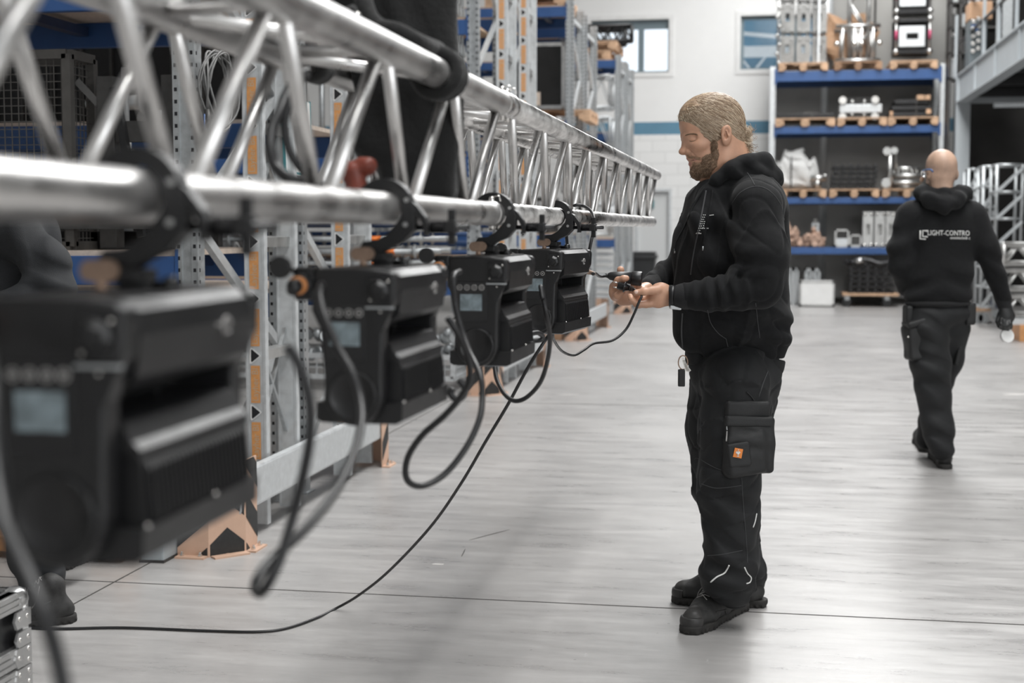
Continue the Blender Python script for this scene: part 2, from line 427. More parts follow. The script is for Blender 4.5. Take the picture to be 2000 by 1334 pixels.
# next hall seen through the second window: blue sheeting and pale lattice girders
m = MB(); m.box((xc-.8, YW+2.4, z0x-1.0), (xd+1.5, YW+2.5, z1x+1.2))
blue_sheet = mat('blue_sheeting', (0.10, 0.22, 0.31), 0.6, noise=0.25, nscale=1.5)
struct(m.build('wall_outer', blue_sheet))['label'] = 'blue sheeted wall of the next hall seen through window'
g = root('roof_girder', (xc+.5, YW+1.5, z0x), 'pale steel lattice girder seen through the window behind the rack', 'girder')
m = MB()
for (a, b_) in [((xc-.6, 0.95), (xd+.8, 0.62)), ((xc-.6, 0.66), (xd+.8, 0.36)), ((xc-.6, .30), (xc+1.2, -.1))]:
    m.bar((a[0], YW+1.5, z0x+a[1]), (b_[0], YW+1.5, z0x+b_[1]), .06, .07)
for i in range(7):
    x = xc-.5+i*.36; m.bar((x, YW+1.5, z0x+.1 + (i % 2)*.45), (x+.36, YW+1.5, z0x+.1+((i+1) % 2)*.45), .03, .04)
m.build('girder_lattice', white_m, g)
m = MB(); m.box((xc-.8, YW+1.45, z0x+.40), (xd+.8, YW+1.5, z0x+.62)); m.build('girder_plate', white_m, g)
# door
r = root('door_1', ((dx0+dx1)/2, YW, 0), 'plain pale grey door in the back wall above the wheelie bin', 'door'); r['kind'] = 'structure'
m = MB(); m.box((dx0+.06, Y0+.08, 0.0), (dx1-.06, Y0+.13, dz1-.06)); struct(m.build('door_leaf', mat('door_grey', (0.62, 0.63, 0.63), 0.5), r))
m = MB(); m.box((dx0, Y0-.01, 0), (dx0+.06, Y0+.15, dz1)); m.box((dx1-.06, Y0-.01, 0), (dx1, Y0+.15, dz1)); m.box((dx0+.06, Y0-.01, dz1-.06), (dx1-.06, Y0+.15, dz1))
struct(m.build('door_frame', galv_pale, r))
m = MB(); q = WY(1275, 398, YW); m.box((q.x-.02, Y0+.03, q.z-.08), (q.x+.02, Y0+.08, q.z+.08)); m.tube([(q.x, Y0+.04, q.z), (q.x-.12, Y0+.04, q.z)], .012, 8)
m.build('door_handle', teal, r)
# side walls and roof around the hall
m = MB(); m.box((-14.3, -6, 0), (-14, YW+TH, ZT)); struct(m.build('wall_left', wall_white))
m = MB(); m.box((12.0, -1, 0), (12.3, YW+TH, ZT)); m.box((12.0, -6, 5.2), (12.3, -1, ZT)); struct(m.build('wall_right', wall_white))
m = MB(); m.box((-14.3, -6.3, 0), (12.3, -6, ZT)); struct(m.build('wall_front', wall_white))
roof_m = mat('roof_sheet', (0.55, 0.56, 0.57), 0.6)
m = MB()
for (x0, x1) in ((-14.3, -0.6), (3.4, 12.3)): m.box((x0, -6.3, 9.2), (x1, YW+TH, 9.35))
struct(m.build('ceiling', roof_m))
# shade behind/under the gallery comes from black walls built further down
# ---- wheelie bin by the door
bin_r = root('wheelie_bin', WF(1255, 594), 'black wheelie bin standing against the back wall below the door', 'bin')
bp_ = WF(1255, 594); s_ = .49
bm_black = mat('bin_black', (0.02, 0.021, 0.022), 0.5)
m = MB(); hb = 1.02*1.0
def taper(mb, c, w0, d0, w1, d1, z0, z1, mi=0):
    vs = [(c[0]-w0, c[1]-d0, z0), (c[0]+w0, c[1]-d0, z0), (c[0]+w0, c[1]+d0, z0), (c[0]-w0, c[1]+d0, z0), (c[0]-w1, c[1]-d1, z1), (c[0]+w1, c[1]-d1, z1), (c[0]+w1, c[1]+d1, z1), (c[0]-w1, c[1]+d1, z1)]
    mb._add(vs, [(0,3,2,1),(4,5,6,7),(0,1,5,4),(1,2,6,5),(2,3,7,6),(3,0,4,7)], mi)
taper(m, (bp_.x, bp_.y+.25), .17, .17, .215, .22, .03, .82); m.build('bin_body', bm_black, bin_r)
m = MB(); m.box((bp_.x-.24, bp_.y, .82), (bp_.x+.24, bp_.y+.5, .90), bev=.02); m.box((bp_.x-.215, bp_.y+.03, .90), (bp_.x+.215, bp_.y+.46, .955), bev=.025); m.build('bin_lid', bm_black, bin_r)
for sx in (-1, 1):
    m = MB(); m.lathe([(.09, 0), (.09, .04)], (bp_.x+sx*.18-.02, bp_.y+.44, .09), 'x', 16); m.build('bin_wheel', rubber, bin_r)

# ================================================================== THE TRUSS
TR = dict(fb=(-0.590, CAM_H+0.031), ft=(-0.567, CAM_H+0.266), rt=(-0.806, CAM_H+0.289), rb=(-0.829, CAM_H+0.054))
TJ, TE, TS = 3.06, 7.33, -0.78
truss_group = 'sections of the lattice truss'
def truss_section(y0, y1, n, label, couplers=True):
    r = root('lattice_truss', (-.7, y0, CAM_H), label, 'truss', truss_group)
    for k in ('fb', 'ft', 'rb', 'rt'):
        c = TR[k]; m = MB()
        m.tube([(c[0], y0+.03, c[1]), (c[0], y1-.03, c[1])], .0255, 32)
        if y1 > 7:
            m.lathe([(.0255, -.004), (.0235, .004), (.0205, .006)], (c[0], y1-.03, c[1]), 'y', 32)
        m.build('chord', alu_worn if y1 > 5 else alu, r)
    p = (y1-y0-.12)/n
    def lace(a, b, name, rr=.0105, ph=0):
        A, B = TR[a], TR[b]
        for i in range(n):
            ya = y0+.06+p*i; ym = ya+p/2; yb = ya+p
            e = .018
            if ph == 0: segs = [((A[0], ya+e, A[1]), (B[0], ym-e, B[1])), ((B[0], ym+e, B[1]), (A[0], yb-e, A[1]))]
            else: segs = [((B[0], ya+e, B[1]), (A[0], ym-e, A[1])), ((A[0], ym+e, A[1]), (B[0], yb-e, B[1]))]
            for s0, s1 in segs:
                if s1[1] < -0.3: continue
                m = MB(); m.tube([s0, s1], rr, 14); m.build(name, alu, r)
    lace('ft', 'fb', 'diagonal_brace'); lace('rt', 'rb', 'diagonal_brace', ph=1)
    lace('ft', 'rt', 'top_brace', .010); lace('fb', 'rb', 'bottom_brace', .010)
    for ye in (y0+.05, y1-.05):
        for a, b in (('ft', 'rt'), ('fb', 'rb'), ('ft', 'fb'), ('rt', 'rb')):
            if ye < 0: continue
            if a[1] != b[1]: continue
            m = MB(); m.tube([(TR[a][0], ye, TR[a][1]), (TR[b][0], ye, TR[b][1])], .010, 12); m.build('end_brace', alu, r)
    return r
truss_section(TS-.0, TJ, 8, 'near blurred section of silver lattice truss, black cloth bag hanging at it')
truss_section(TJ, TE, 9, 'far sharp section of silver lattice truss, ending left of the standing man')
# conical connectors at the joint
for k in ('fb', 'ft', 'rb', 'rt'):
    c = TR[k]; r = root('truss_connector', (c[0], TJ, c[1]), 'shiny pinned cone connector in the %s chord of the truss joint' % {'fb': 'front lower', 'ft': 'front upper', 'rb': 'rear lower', 'rt': 'rear upper'}[k], 'truss connector', 'cone connectors between the truss sections')
    m = MB(); m.lathe([(.0262, -.055), (.0275, -.05), (.0275, -.012), (.0235, -.008), (.0235, .008), (.0275, .012), (.0275, .05), (.0262, .055)], (c[0], TJ, c[1]), 'y', 32); m.build('connector_body', alu, r)
    for dy in (-.03, .03):
        m = MB(); m.lathe([(.005, -.036), (.0065, -.032), (.0065, .030), (.005, .036)], (c[0], TJ+dy, c[1]), 'z', 10)
        m.tube([(c[0]-.004, TJ+dy, c[1]+.035), (c[0]+.016, TJ+dy+.004, c[1]+.038), (c[0]+.020, TJ+dy, c[1]+.026)], .0014, 6)
        m.build('connector_pin', screw_m, r)

# ================================================================== THE LIGHT FIXTURES
LEN = 0.32
FB = TR['fb']
def build_fixture():
    """local: origin at the centre of the chord above, y along the truss, x to the aisle"""
    r = lroot('stage_light', '', 'stage light', 'stage lights hanging in a row under the truss')
    zt = -0.092                  # top of body below chord centre
    zb = zt-0.226
    ya, yb = -.16, .16
    # ---- top housing (bridge)
    m = MB()
    prof = [(-.066, zt-.006), (-.058, zt), (.050, zt), (.062, zt-.010), (.066, zt-.030), (.063, zt-.066), (.045, zt-.078), (-.045, zt-.078), (-.066, zt-.062)]
    m.prism(prof, 'y', ya+.028, yb-.026); m.build('top_housing', blk, r)
    m = MB(); m.box((.0655, -.001, zt-.062), (.0665, .0, zt-.02)); 
    # raised lip line on housing
    lo = MB(); lo.box((-.055, ya+.03, zt-.0005), (.045, yb-.03, zt+.0025), bev=.001); lo.build('housing_lid', blk_cast, r)
    # maker's mark on the side
    M = Matrix.Translation((.0672, .050, zt-.034)) @ Matrix.Rotation(PI/2, 4, 'Z') @ Matrix.Rotation(PI/2, 4, 'X')
    # letters 'S4' stylised ring mark and a row of small letters
    mk = MB()
    mk.tube([M @ Vector((.0095*math.cos(a)+.013, .0088*math.sin(a)-.001, 0)) for a in [i*2*PI/14 for i in range(10)]], .0014, 5)
    mk.tube([M @ Vector(p) for p in ((.006, .0055, 0), (.016, .0015, 0), (.013, -.0090, 0), (.020, -.006, 0))], .0009, 5)
    for i in range(6): mk.box((-.014+i*.0030, .0005, -.0004), (-.0122+i*.0030, .0032, .0004), 0, M)
    mk.build('side_logo', grey_print, r)
    # ---- arms (side plates), near one carries the controls
    def arm(y0, y1, name, near):
        m = MB()
        zc = zb+.042
        pts = [(-.060, zt-.004), (-.052, zt+.002), (.030, zt+.002), (.060, zt-.002), (.066, zt-.010), (.064, zt-.045), (.050, zt-.074), (.046, zt-.085), (.044, zt-.150)]
        pts += [(.0+.044*math.cos(math.radians(a)), zc+.044*math.sin(math.radians(a))) for a in range(0, -181, -15)]
        pts += [(-.044, zt-.150), (-.050, zt-.085), (-.062, zt-.060)]
        m.prism(pts, 'y', y0, y1)
        # chamfer skin
        o = m.build(name, blk, r)
        return o
    a1 = arm(ya, ya+.032, 'control_arm', True); a1['_local'] = 1
    a2 = arm(yb-.028, yb, 'plain_arm', False); a2['_local'] = 1
    # bright rim edges (bevel via modifier)
    for a in (a1, a2):
        bv = a.modifiers.new('bevel', 'BEVEL'); bv.width = .005; bv.segments = 3; bv.limit_method = 'ANGLE'; bv.angle_limit = math.radians(40)
    zc = zb+.042
    # disc cover low on the arm
    m = MB(); m.lathe([(.037, 0), (.037, -.003), (.034, -.005), (.033, -.003), (.0, -.0032)], (0.0, ya, zc+.001), 'y', 36)
    m.build('pivot_cover', blk, a1)
    m = MB(); m.lathe([(.037, 0), (.037, .004), (.0, .0042)], (0.0, yb, zc+.001), 'y', 36); m.build('pivot_cover', blk, a2)
    # control panel
    m = MB(); m.box((-.042, ya-.0012, zt-.132), (.022, ya+.002, zt-.050), bev=.001); m.build('control_panel', blk_gloss, a1)
    m = MB(); m.box((-.034, ya-.0022, zt-.110), (.012, ya-.0005, zt-.076)); m.build('display', lcd, a1)
    for i in range(4):
        x = -.035+i*.0155
        m = MB(); m.tube([(x+.0052*math.cos(a_), ya-.0022, zt-.062+.0052*math.sin(a_)) for a_ in [q*2*PI/16 for q in range(16)]], .0009, 5, closed=True)
        m.lathe([(.0016, 0), (.0016, -.0030)], (x, ya-.001, zt-.062), 'y', 8)
        m.build('panel_button', grey_print, a1)
    # recess with rotary knob at upper right
    m = MB(); m.box((.024, ya-.003, zt-.052), (.062, ya+.004, zt-.008), bev=.003); m.build('knob_recess', blk_gloss, a1)
    m = MB(); m.lathe([(.015, 0), (.015, -.004), (.0105, -.008), (.010, -.016), (.004, -.017)], (.042, ya-.002, zt-.029), 'y', 7, smooth=False); m.build('rotary_knob', blk, a1)
    m = MB()
    for (x, z) in ((.056, zt-.016), (.029, zt-.043), (.044, zt-.060)): m.lathe([(.0019, 0), (.0019, -.003), (.0010, -.004)], (x, ya-.002, z), 'y', 10)
    m.build('panel_screw', screw_m, a1)
    m = MB(); m.box((.022, ya-.0045, zt-.0555), (.064, ya+.001, zt-.0525)); m.build('recess_lip', galv, a1)
    m = MB(); m._add([(.024, ya-.002, zt-.058), (.060, ya-.002, zt-.058), (.040, ya-.002, zt-.100)], [(0, 1, 2)]); m.build('facet', blk_cast, a1)
    m = MB(); m.lathe([(.0040, 0), (.0040, -.002), (.002, -.001)], (.030, ya-.001, zt-.165), 'y', 12); m.build('arm_screw', steel_dark, a1)
    # connector at the upper left corner with orange ring, plug, open cap
    m = MB(); m.box((-.088, ya-.004, zt-.045), (-.056, ya+.030, zt+.004), bev=.006); m.build('connector_block', blk, r)
    m = MB(); m.lathe([(.0165, .004), (.0165, -.012), (.014, -.014)], (-.074, ya-.003, zt-.022), 'y', 20); cr = m.build('power_socket', blk_cast, r); cr['_local'] = 1
    m = MB(); m.lathe([(.0135, 0), (.0135, -.013), (.009, -.016)], (-.074, ya-.014, zt-.022), 'y', 20); m.build('socket_ring', orange_plastic, cr)
    m = MB(); m.tube([(-.074, ya-.020, zt-.022), (-.074, ya-.040, zt-.023), (-.073, ya-.048, zt-.030)], [.011, .011, .008], 16); m.build('cable_plug', blk, cr)
    m = MB(); m.tube([(-.085, ya-.004, zt-.004), (-.092, ya-.014, zt+.006), (-.098, ya-.02, zt+.010)], .003, 8)
    m.lathe([(.0145, -.004), (.0165, -.003), (.0165, .003), (.012, .004), (.011, .001)], (-.100, ya-.022, zt+.004), 'y', 20, 0, None); m.build('socket_cap', rubber, cr)
    # ---- tilting head
    m = MB(); h0, h1 = ya+.036, yb-.032
    hz1 = zt-.112; hz0 = zb+.028
    # body tapers upwards: profile in x-z
    bp = [(-.056, hz0), (.064, hz0), (.061, hz1+.012-.03), (.050, hz1-.006), (.040, hz1), (-.040, hz1), (-.052, hz1-.02)]
    m.prism(bp, 'y', h0, h1); m.build('head_body', blk, r)
    m = MB()
    n = 24
    for i in range(n):
        y = h0+.012+(h1-h0-.024)*i/(n-1)
        vs = [(.0635, hz0+.004), (.069, hz0+.006), (.0655, hz1-.035), (.0615, hz1-.030)]
        m.prism(vs, 'y', y-.0018, y+.0018)
    fin = m.build('heat_fins', blk, r); fin['kind'] = 'stuff'
    m = MB(); m.prism([(-.058, hz1-.018), (.052, hz1-.022), (.062, hz1-.026), (.046, hz1+.006), (.036, hz1+.010), (-.036, hz1+.010)], 'y', h0-.004, h1+.004); m.build('head_cap', blk_cast, r)
    m = MB(); m.prism([(-.062, zb+.004), (-.054, zb), (.060, zb), (.068, zb+.004), (.069, zb+.030), (-.062, zb+.030)], 'y', h0-.014, h1+.010); m.build('head_rim', blk, r)
    m = MB()
    for y in (h0-.008, .02): m.lathe([(.0017, 0), (.0017, .002), (.0008, .003)], (.0685, y, zb+.032), 'x', 10)
    m.build('rim_screw', screw_m, r)
    m = MB(); m.box((-.050, h0, zb-.003), (.056, h1, zb+.001)); m.build('front_lens', mat('clear_lens', (.4, .42, .44), .12) if 'clear_lens' not in MATS else MATS['clear_lens'], r)
    m = MB(); m.box((-.03, h0+.02, hz1), (-.02, h1-.02, zt-.07)); m.box((.01, .02, hz1), (.012, .024, zt-.07)); m.build('inner_bracket', blk_cast, r)
    # ---- clamp on the chord: hook plate pair, foot, swing arm, bolt, wing nut
    T = .013
    c = lroot_part('clamp', r); c.location = (0, .018, 0)
    outer = arc(0, 0, .046, 205, 18, 16)
    outer = [(x*1.02-.001, z) for x, z in outer]
    pts = outer + [(.050, -.004), (.049, -.034), (.032, -.052), (.010, -.061), (-.010, -.074), (-.030, -.074), (-.040, -.062), (-.034, -.052), (-.012, -.050), (.004, -.041), (.016, -.028), (.026, -.016), (.029, -.006)]
    pts += arc(0, 0, .0275, -10, 190, 16)
    m = MB(); m.prism(pts, 'y', -T, T); hk = m.build('hook_plate', blk_cast, c); hk['_local'] = 1
    hk.modifiers.new('bevel', 'BEVEL').width = .0025; hk.modifiers[0].segments = 2; hk.modifiers[0].limit_method = 'ANGLE'
    for (x, z) in ((.037, .012), (.035, -.026)): m = MB(); m.lathe([(.0036, -T-.002), (.0036, T+.002)], (x, 0, z), 'y', 12); m.build('clamp_rivet', alu_grey, c)
    # swing jaw
    jaw = [(.044, .010), (.052, .004), (.066, -.014), (.072, -.030), (.068, -.044), (.061, -.044), (.063, -.030), (.056, -.016), (.044, -.006)]
    m = MB(); m.prism(jaw, 'y', -.010, .010); m.build('swing_jaw', blk_cast, c)
    m = MB(); m.tube([(.030, 0, -.030), (.135, 0, -.030)], .0048, 12); m.lathe([(.010, .072), (.010, .108), (.007, .112)], (0, 0, -.030), 'x', 14); m.build('clamp_bolt', blk_gloss, c)
    m = MB(); m.box((.100, -.004, -.058), (.112, .004, -.002), bev=.002); m.box((.096, -.012, -.040), (.114, .012, -.020), bev=.003); m.build('wing_nut', blk_cast, c)
    # bracket between clamp and housing, bronze thumb screws
    m = MB(); m.box((-.032, -.024, -.084), (.006, .024, -.070), bev=.003); m.box((-.018, -.016, zt-.001), (.010, .016, -.080), bev=.002); m.build('bracket_block', blk_cast, c)
    m = MB(); m.lathe([(.006, 0), (.006, .008), (.004, .012)], (-.030, -.0245, zt), 'z', 12)
    m.prism(arc(-.040, zt+.0205, .0105, 90, 270, 8)+arc(-.022, zt+.0205, .0105, -90, 90, 8), 'y', -.0275, -.0225); m.build('thumb_screw', brass, c)
    m = MB(); m.lathe([(.005, 0), (.005, .01), (.009, .012), (.009, .024)], (.012, 0, zt+.006), 'x', 14); m.build('side_knob', blk, c)
    return r
def lroot_part(name, parent):
    o = bpy.data.objects.new(name, None); COL.objects.link(o); o.parent = parent; o['_local'] = 1; return o
fix0 = build_fixture()
fx = [(1.26, 0.0, 'largest and most blurred black stage light, nearest the camera'),
      (2.145, -0.02, 'second black stage light from the camera, cable crossing its display'),
      (3.04, -0.02, 'third black stage light from the camera, above chevron corner guard'),
      (3.965, -0.135, 'farthest black stage light, in focus beside the man\'s hands')]
FIX = []
bpy.context.view_layer.update()
for i, (y, a, lb) in enumerate(fx):
    o = fix0 if i == 0 else dup(fix0)
    o.location = (FB[0], y, FB[1]); o.rotation_euler = (0, 0, a); o['label'] = lb
    FIX.append(o)
# ================================================================== PALLET RACKS
XR_ = -2.42        # plane of the rack ends on the aisle
UPT = 4.16
def upright_mesh(top=UPT, faces='xy'):
    m = MB()
    w_, d_ = .10, .075
    m.box((-w_/2, -d_/2, .008), (-w_/2+.028, d_/2, top)); m.box((w_/2-.028, -d_/2, .008), (w_/2, d_/2, top))
    m.box((-w_/2+.028, -d_/2+.008, .008), (w_/2-.028, d_/2-.004, top))
    m.box((-.07, -.06, 0), (.07, .06, .008))
    n = int((top-.1)/.0505)
    for i in range(n):
        z = .1+i*.0505
        for s in (-1, 1):
            x = s*(w_/2-.014)
            m.box((x-.0065, -d_/2-.0006, z-.008), (x+.0065, -d_/2+.001, z+.008), 1)
            m.box((s*w_/2-.0006 if s > 0 else -w_/2-.0006, -.022, z-.008), (w_/2+.0006 if s > 0 else -w_/2+.0006, -.010, z+.008), 1)
    for (x, z) in [(0, .4+i*.6) for i in range(6)]: m.box((x-.004, -d_/2+.0074, z-.004), (x+.004, -d_/2+.009, z+.004), 1)
    return m
_up_me = upright_mesh().build('upright', [galv, hole]); UPM = _up_me.data; bpy.data.objects.remove(_up_me)
def pallet_rack(label, ys, bays, levels, boards=True, x0=XR_, w_bay=2.7, top=UPT, rear_levels=None):
    """ys: list of (y_front, y_back) frames; bays run to -X"""
    r = root('pallet_rack', (x0, ys[0][0], 0), label, 'pallet rack', 'rows of pallet racking on the left')
    for fi, (ya, yb) in enumerate(ys):
        for b in range(bays+1):
            x = x0-b*w_bay
            for y in (ya, yb):
                o = link('upright', UPM, r); o.location = (x, y, 0); o.matrix_parent_inverse = chain_inv(r)
            m = MB()
            z = .18; k = 0
            m.bar((x, ya+.04, .15), (x, yb-.04, .15), .035, .05)
            m.bar((x, ya+.04, 3.95), (x, yb-.04, 3.95), .035, .05)
            while z < 3.3:
                a, c = (ya+.04, yb-.04) if k % 2 == 0 else (yb-.04, ya+.04)
                m.bar((x, a, z), (x, c, z+.62), .03, .045); z += .62; k += 1
                m.bar((x-.02, c, z), (x+.02, c, z), .02, .02)
            br = m.build('frame_brace', galv_pale, r)
        lv = levels[fi]
        for z in lv:
            for b in range(bays):
                xa_, xb_ = x0-b*w_bay-.05, x0-(b+1)*w_bay+.05
                for y, s in ((ya, -1), (yb, 1)):
                    m = MB(); yy = y+s*.012
                    m.box((xb_, yy-.022, z-.125), (xa_, yy+.022, z), 0, bev=.006)
                    m.box((xa_-.002, yy-.028, z-.17), (xa_+.012, yy+.03, z+.03)); m.box((xb_-.012, yy-.028, z-.17), (xb_+.002, yy+.03, z+.03))
                    m.build('shelf_beam', blue, r)
                for q in range(4):
                    m = MB(); x = xb_+(xa_-xb_)*(q+.5)/4; m.box((x-.03, ya+.03, z-.07), (x+.03, yb-.03, z-.025)); m.build('shelf_tie', blue_dark, r)
                if boards:
                    m = MB(); m.box((xb_+.01, ya+.0, z), (xa_-.01, yb-.0, z+.022)); m.build('shelf_board', chip if boards is True else boards, r)
    return r
# row A (nearest), B, C, D
rackA = pallet_rack('nearest pallet rack at the left, seen behind the blurred truss', [(5.72, 6.86), (7.10, 8.22)], 1, [[1.27, 2.43, 3.5], [1.05, 1.93, 3.2]], boards=chip_top)
rackB = pallet_rack('second pallet rack, tubes stacked on it, behind the second aisle gap', [(11.65, 12.78), (13.05, 14.15)], 2, [[.95, 1.98, 3.1], [1.1, 2.2, 3.3]])
rackC = pallet_rack('third pallet rack with the tall black case high up on it', [(17.45, 18.4), (18.75, 19.8)], 1, [[1.3, 2.68, 4.08], [1.3, 2.7, 4.0]])
rackD = pallet_rack('farthest left pallet rack in front of the big wall window', [(23.1, 24.05), (24.35, 25.3)], 1, [[1.2, 4.08], [1.2, 3.0]])

# ---- corner guards with chevrons and barrier planks
def guard(px, py, near, label):
    """L-shaped steel guard; corner point (px,py) towards the aisle; near=True faces the camera side"""
    s = -1 if near else 1      # outward y
    r = root('corner_guard', (px-.1, py, 0), label, 'corner guard', 'chevron corner guards at the rack ends')
    H = .40; t_ = .006
    # outline in plan: front leg, chamfer, side leg
    P = [(px-.26, py), (px-.12, py), (px, py-s*.12), (px, py-s*.26)]
    m = MB()
    for i in range(3):
        a, b = P[i], P[i+1]
        d = Vector((b[0]-a[0], b[1]-a[1], 0)).normalized(); nrm = Vector((d.y, -d.x, 0)) * (1 if near else -1)
        if nrm.x < -0.5: nrm = -nrm
        q0 = Vector((a[0], a[1], 0)); q1 = Vector((b[0], b[1], 0)); off = -nrm*t_
        vs = [q0, q1, q1+off, q0+off]; vs = vs+[v+Vector((0, 0, H)) for v in vs]
        m._add(vs, [(0,3,2,1),(4,5,6,7),(0,1,5,4),(1,2,6,5),(2,3,7,6),(3,0,4,7)])
    m.build('guard_plate', peach, r)
    # chevrons wrap over unfolded width
    L = [(P[i+1][0]-P[i][0])**2+(P[i+1][1]-P[i][1])**2 for i in range(3)]; L = [math.sqrt(v) for v in L]
    tot = sum(L); cum = [0, L[0], L[0]+L[1], tot]
    def at(u):
        i = 0 if u <= cum[1] else (1 if u <= cum[2] else 2)
        tt = (u-cum[i])/L[i]; a, b = P[i], P[i+1]
        d = Vector((b[0]-a[0], b[1]-a[1], 0)).normalized(); nrm = Vector((d.y, -d.x, 0))*(1 if near else -1)
        if nrm.x < -0.5: nrm = -nrm
        return Vector((a[0]+(b[0]-a[0])*tt, a[1]+(b[1]-a[1])*tt, 0))+nrm*.0015
    m = MB(); N = 24; c = tot/2
    for base in (-.16, .06, .28):
        for i in range(N):
            u0, u1 = tot*i/N, tot*(i+1)/N
            zf = lambda u: base+.17-abs(u-c)*.85
            z0a, z0b = zf(u0), zf(u1); th = .11
            la, lb = max(0.006, min(H, z0a)), max(.006, min(H, z0b)); ha, hb = max(.006, min(H, z0a+th)), max(.006, min(H, z0b+th))
            if ha-la < .002 and hb-lb < .002: continue
            A, B = at(u0), at(u1)
            m.quad(A+Vector((0, 0, la)), B+Vector((0, 0, lb)), B+Vector((0, 0, hb)), A+Vector((0, 0, ha)))
    m.build('chevron_stripes', chev_black, r)
    m = MB()
    for i, (q0, q1) in enumerate([(0.02, .46), (.50, .72), (.76, .98)]):
        a, b = at(tot*q0), at(tot*q1); mid = (a+b)/2; out = Vector((.7, s*.7, 0)) if i == 1 else (Vector((0, s, 0)) if i == 0 else Vector((1, 0, 0)))
        if i == 0:
            a, b = Vector((P[0][0]+.005, py, 0)), Vector((P[1][0]-.005, py, 0))
        if i == 2: a, b = Vector((px, P[2][1], 0)), Vector((px, P[3][1], 0))
        if i == 1: a, b = Vector((P[1][0]+.01, P[1][1], 0)), Vector((P[2][0], P[2][1]-s*.0, 0))
        wv = .045
        vs = [a, b, b+out*wv, a+out*wv]; vs = vs+[v+Vector((0, 0, .008)) for v in vs]
        m._add(vs, [(0,3,2,1),(4,5,6,7),(0,1,5,4),(1,2,6,5),(2,3,7,6),(3,0,4,7)])
    m.build('foot_flange', peach, r)
    for (bx, by) in [(P[0][0]+.03, py+s*.022), (P[1][0]-.03, py+s*.022), (px+.022, P[2][1]-s*.03), (px+.022, P[3][1]+s*.03)]:
        m = MB(); m.lathe([(.010, .008), (.010, .018), (.006, .019), (.006, .026), (.004, .028)], (bx, by, 0), 'z', 6, smooth=False); m.build('anchor_bolt', screw_m, r)
    # inner face seen from the aisle: orange backing
    return r
def barrier(y0, y1, label):
    r = root('barrier_plank', (-2.22, y0, 0), label, 'barrier', 'galvanised barrier planks between the guards')
    x = -2.205
    m = MB(); m.prism([(x-.035, .17), (x, .17), (x+.004, .18), (x+.004, .335), (x, .345), (x-.035, .345), (x-.035, .335), (x-.008, .33), (x-.008, .18), (x-.035, .18)], 'y', y0, y1)
    m.build('plank_profile', galv_pale, r)
    m = MB()
    for k in range(2):
        y = y0+(y1-y0)*(.25+.5*k); m.box((x-.05, y-.04, .20), (x-.036, y+.04, .31))
    m.build('plank_clip', galv, r)
ga = WF(450, 1100); 
guard(-2.19, 5.60, True, 'nearest chevron corner guard, large, behind the blurred stage light')
guard(-2.19, 8.18, False, 'corner guard seen edge-on beyond the second stage light')
barrier(5.70, 8.10, 'pale galvanised barrier plank along the nearest rack end')
guard(-2.19, 11.50, True, 'chevron corner guard under the third stage light')
guard(-2.19, 14.25, False, 'corner guard seen edge-on below the third light\'s right side')
barrier(11.6, 14.15, 'galvanised barrier plank at the second rack end')
guard(-2.19, 17.30, True, 'small chevron corner guard under the farthest stage light')
guard(-2.19, 19.95, False, 'corner guard right of the farthest stage light')
barrier(17.4, 19.85, 'galvanised barrier plank right of the farthest stage light')
guard(-2.19, 22.95, True, 'farthest corner guard, low behind the man\'s hands')
barrier(23.05, 25.2, 'farthest barrier plank, behind the man\'s hands')

# ---- scaffold ladders standing against the rack ends
def ladder_proto():
    r = lroot('scaffold_ladder', '', 'scaffold ladder', 'aluminium scaffold ladders leaning at the rack ends')
    for k, y in enumerate((0.0, .43)):
        m = MB(); H = 4.3
        m.box((-.045, y, .02), (.045, y+.035, H)); m.box((-.048, y-.003, .02), (-.040, y+.038, H)); m.box((.036, y-.004, .02), (.048, y+.039, H))
        st = m.build('stile', galv_pale, r); st['_local'] = 1
        if k == 0:
            tri = [(-.018, .030), (-.022, .026), (-.022, -.026), (-.018, -.030), (.016, -.003), (.018, 0), (.016, .003)]
            hm = MB(); hm.prism(tri, 'y', -.0045, -.0035); rm = MB(); rm.prism([(x*1.35+.001, q*1.28) for x, q in tri], 'y', -.0040, -.003); lb = MB(); lb.box((-.024, -.0036, .044), (.020, -.0030, .216))
            M0 = Matrix.Translation((-.002, -.0042, 0)) @ Matrix.Rotation(PI/2, 4, 'X') @ Matrix.Rotation(PI/2, 4, 'Z')
            z = .28; first_ = None
            while z < H-.2:
                if first_ is None:
                    a_ = hm.build('rung_hole', hole, st); b_ = rm.build('hole_rim', white_m, st); c_ = lb.build('maker_label', label_orange, st)
                    d_ = text_obj('label_lettering', 'Layher Bl', .043, M0, mat('label_letter', (.50, .38, .27), .5), st, .0002, sx=.95)
                    first_ = [a_, b_, c_, d_]; cur = first_
                else: cur = [link(q.name.split('.')[0], q.data, st) for q in first_]
                for q in cur: q.location = (0, 0, z+(.128 if q.data == first_[3].data else 0))
                z += .262
    z = .28
    while z < 4.1:
        m = MB(); m.prism([(-.028, z-.024), (.020, z-.028), (.024, z+.018), (-.026, z+.024)], 'y', .03, .44); m.build('rung', alu_dull, r)
        z += .262*2
    z = .4
    while z < 3.9:
        m = MB(); m.bar((-.01, .035, z), (-.01, .43, z+.5), .018, .018); m.bar((-.01, .43, z), (-.01, .035, z+.5), .018, .018); m.build('cross_brace', galv, r); z += .524*2
    return r
lad = ladder_proto()
LP = [(-2.312, 6.20, 'scaffold ladder with orange labels at the nearest rack, beside the wire coil'),
      (-2.312, 7.52, 'scaffold ladder with orange labels right of the posted sheet'),
      (-2.312, 12.35, 'scaffold ladder on second rack end, left of the two there'),
      (-2.312, 13.48, 'scaffold ladder on second rack end, next to the tall black case')]
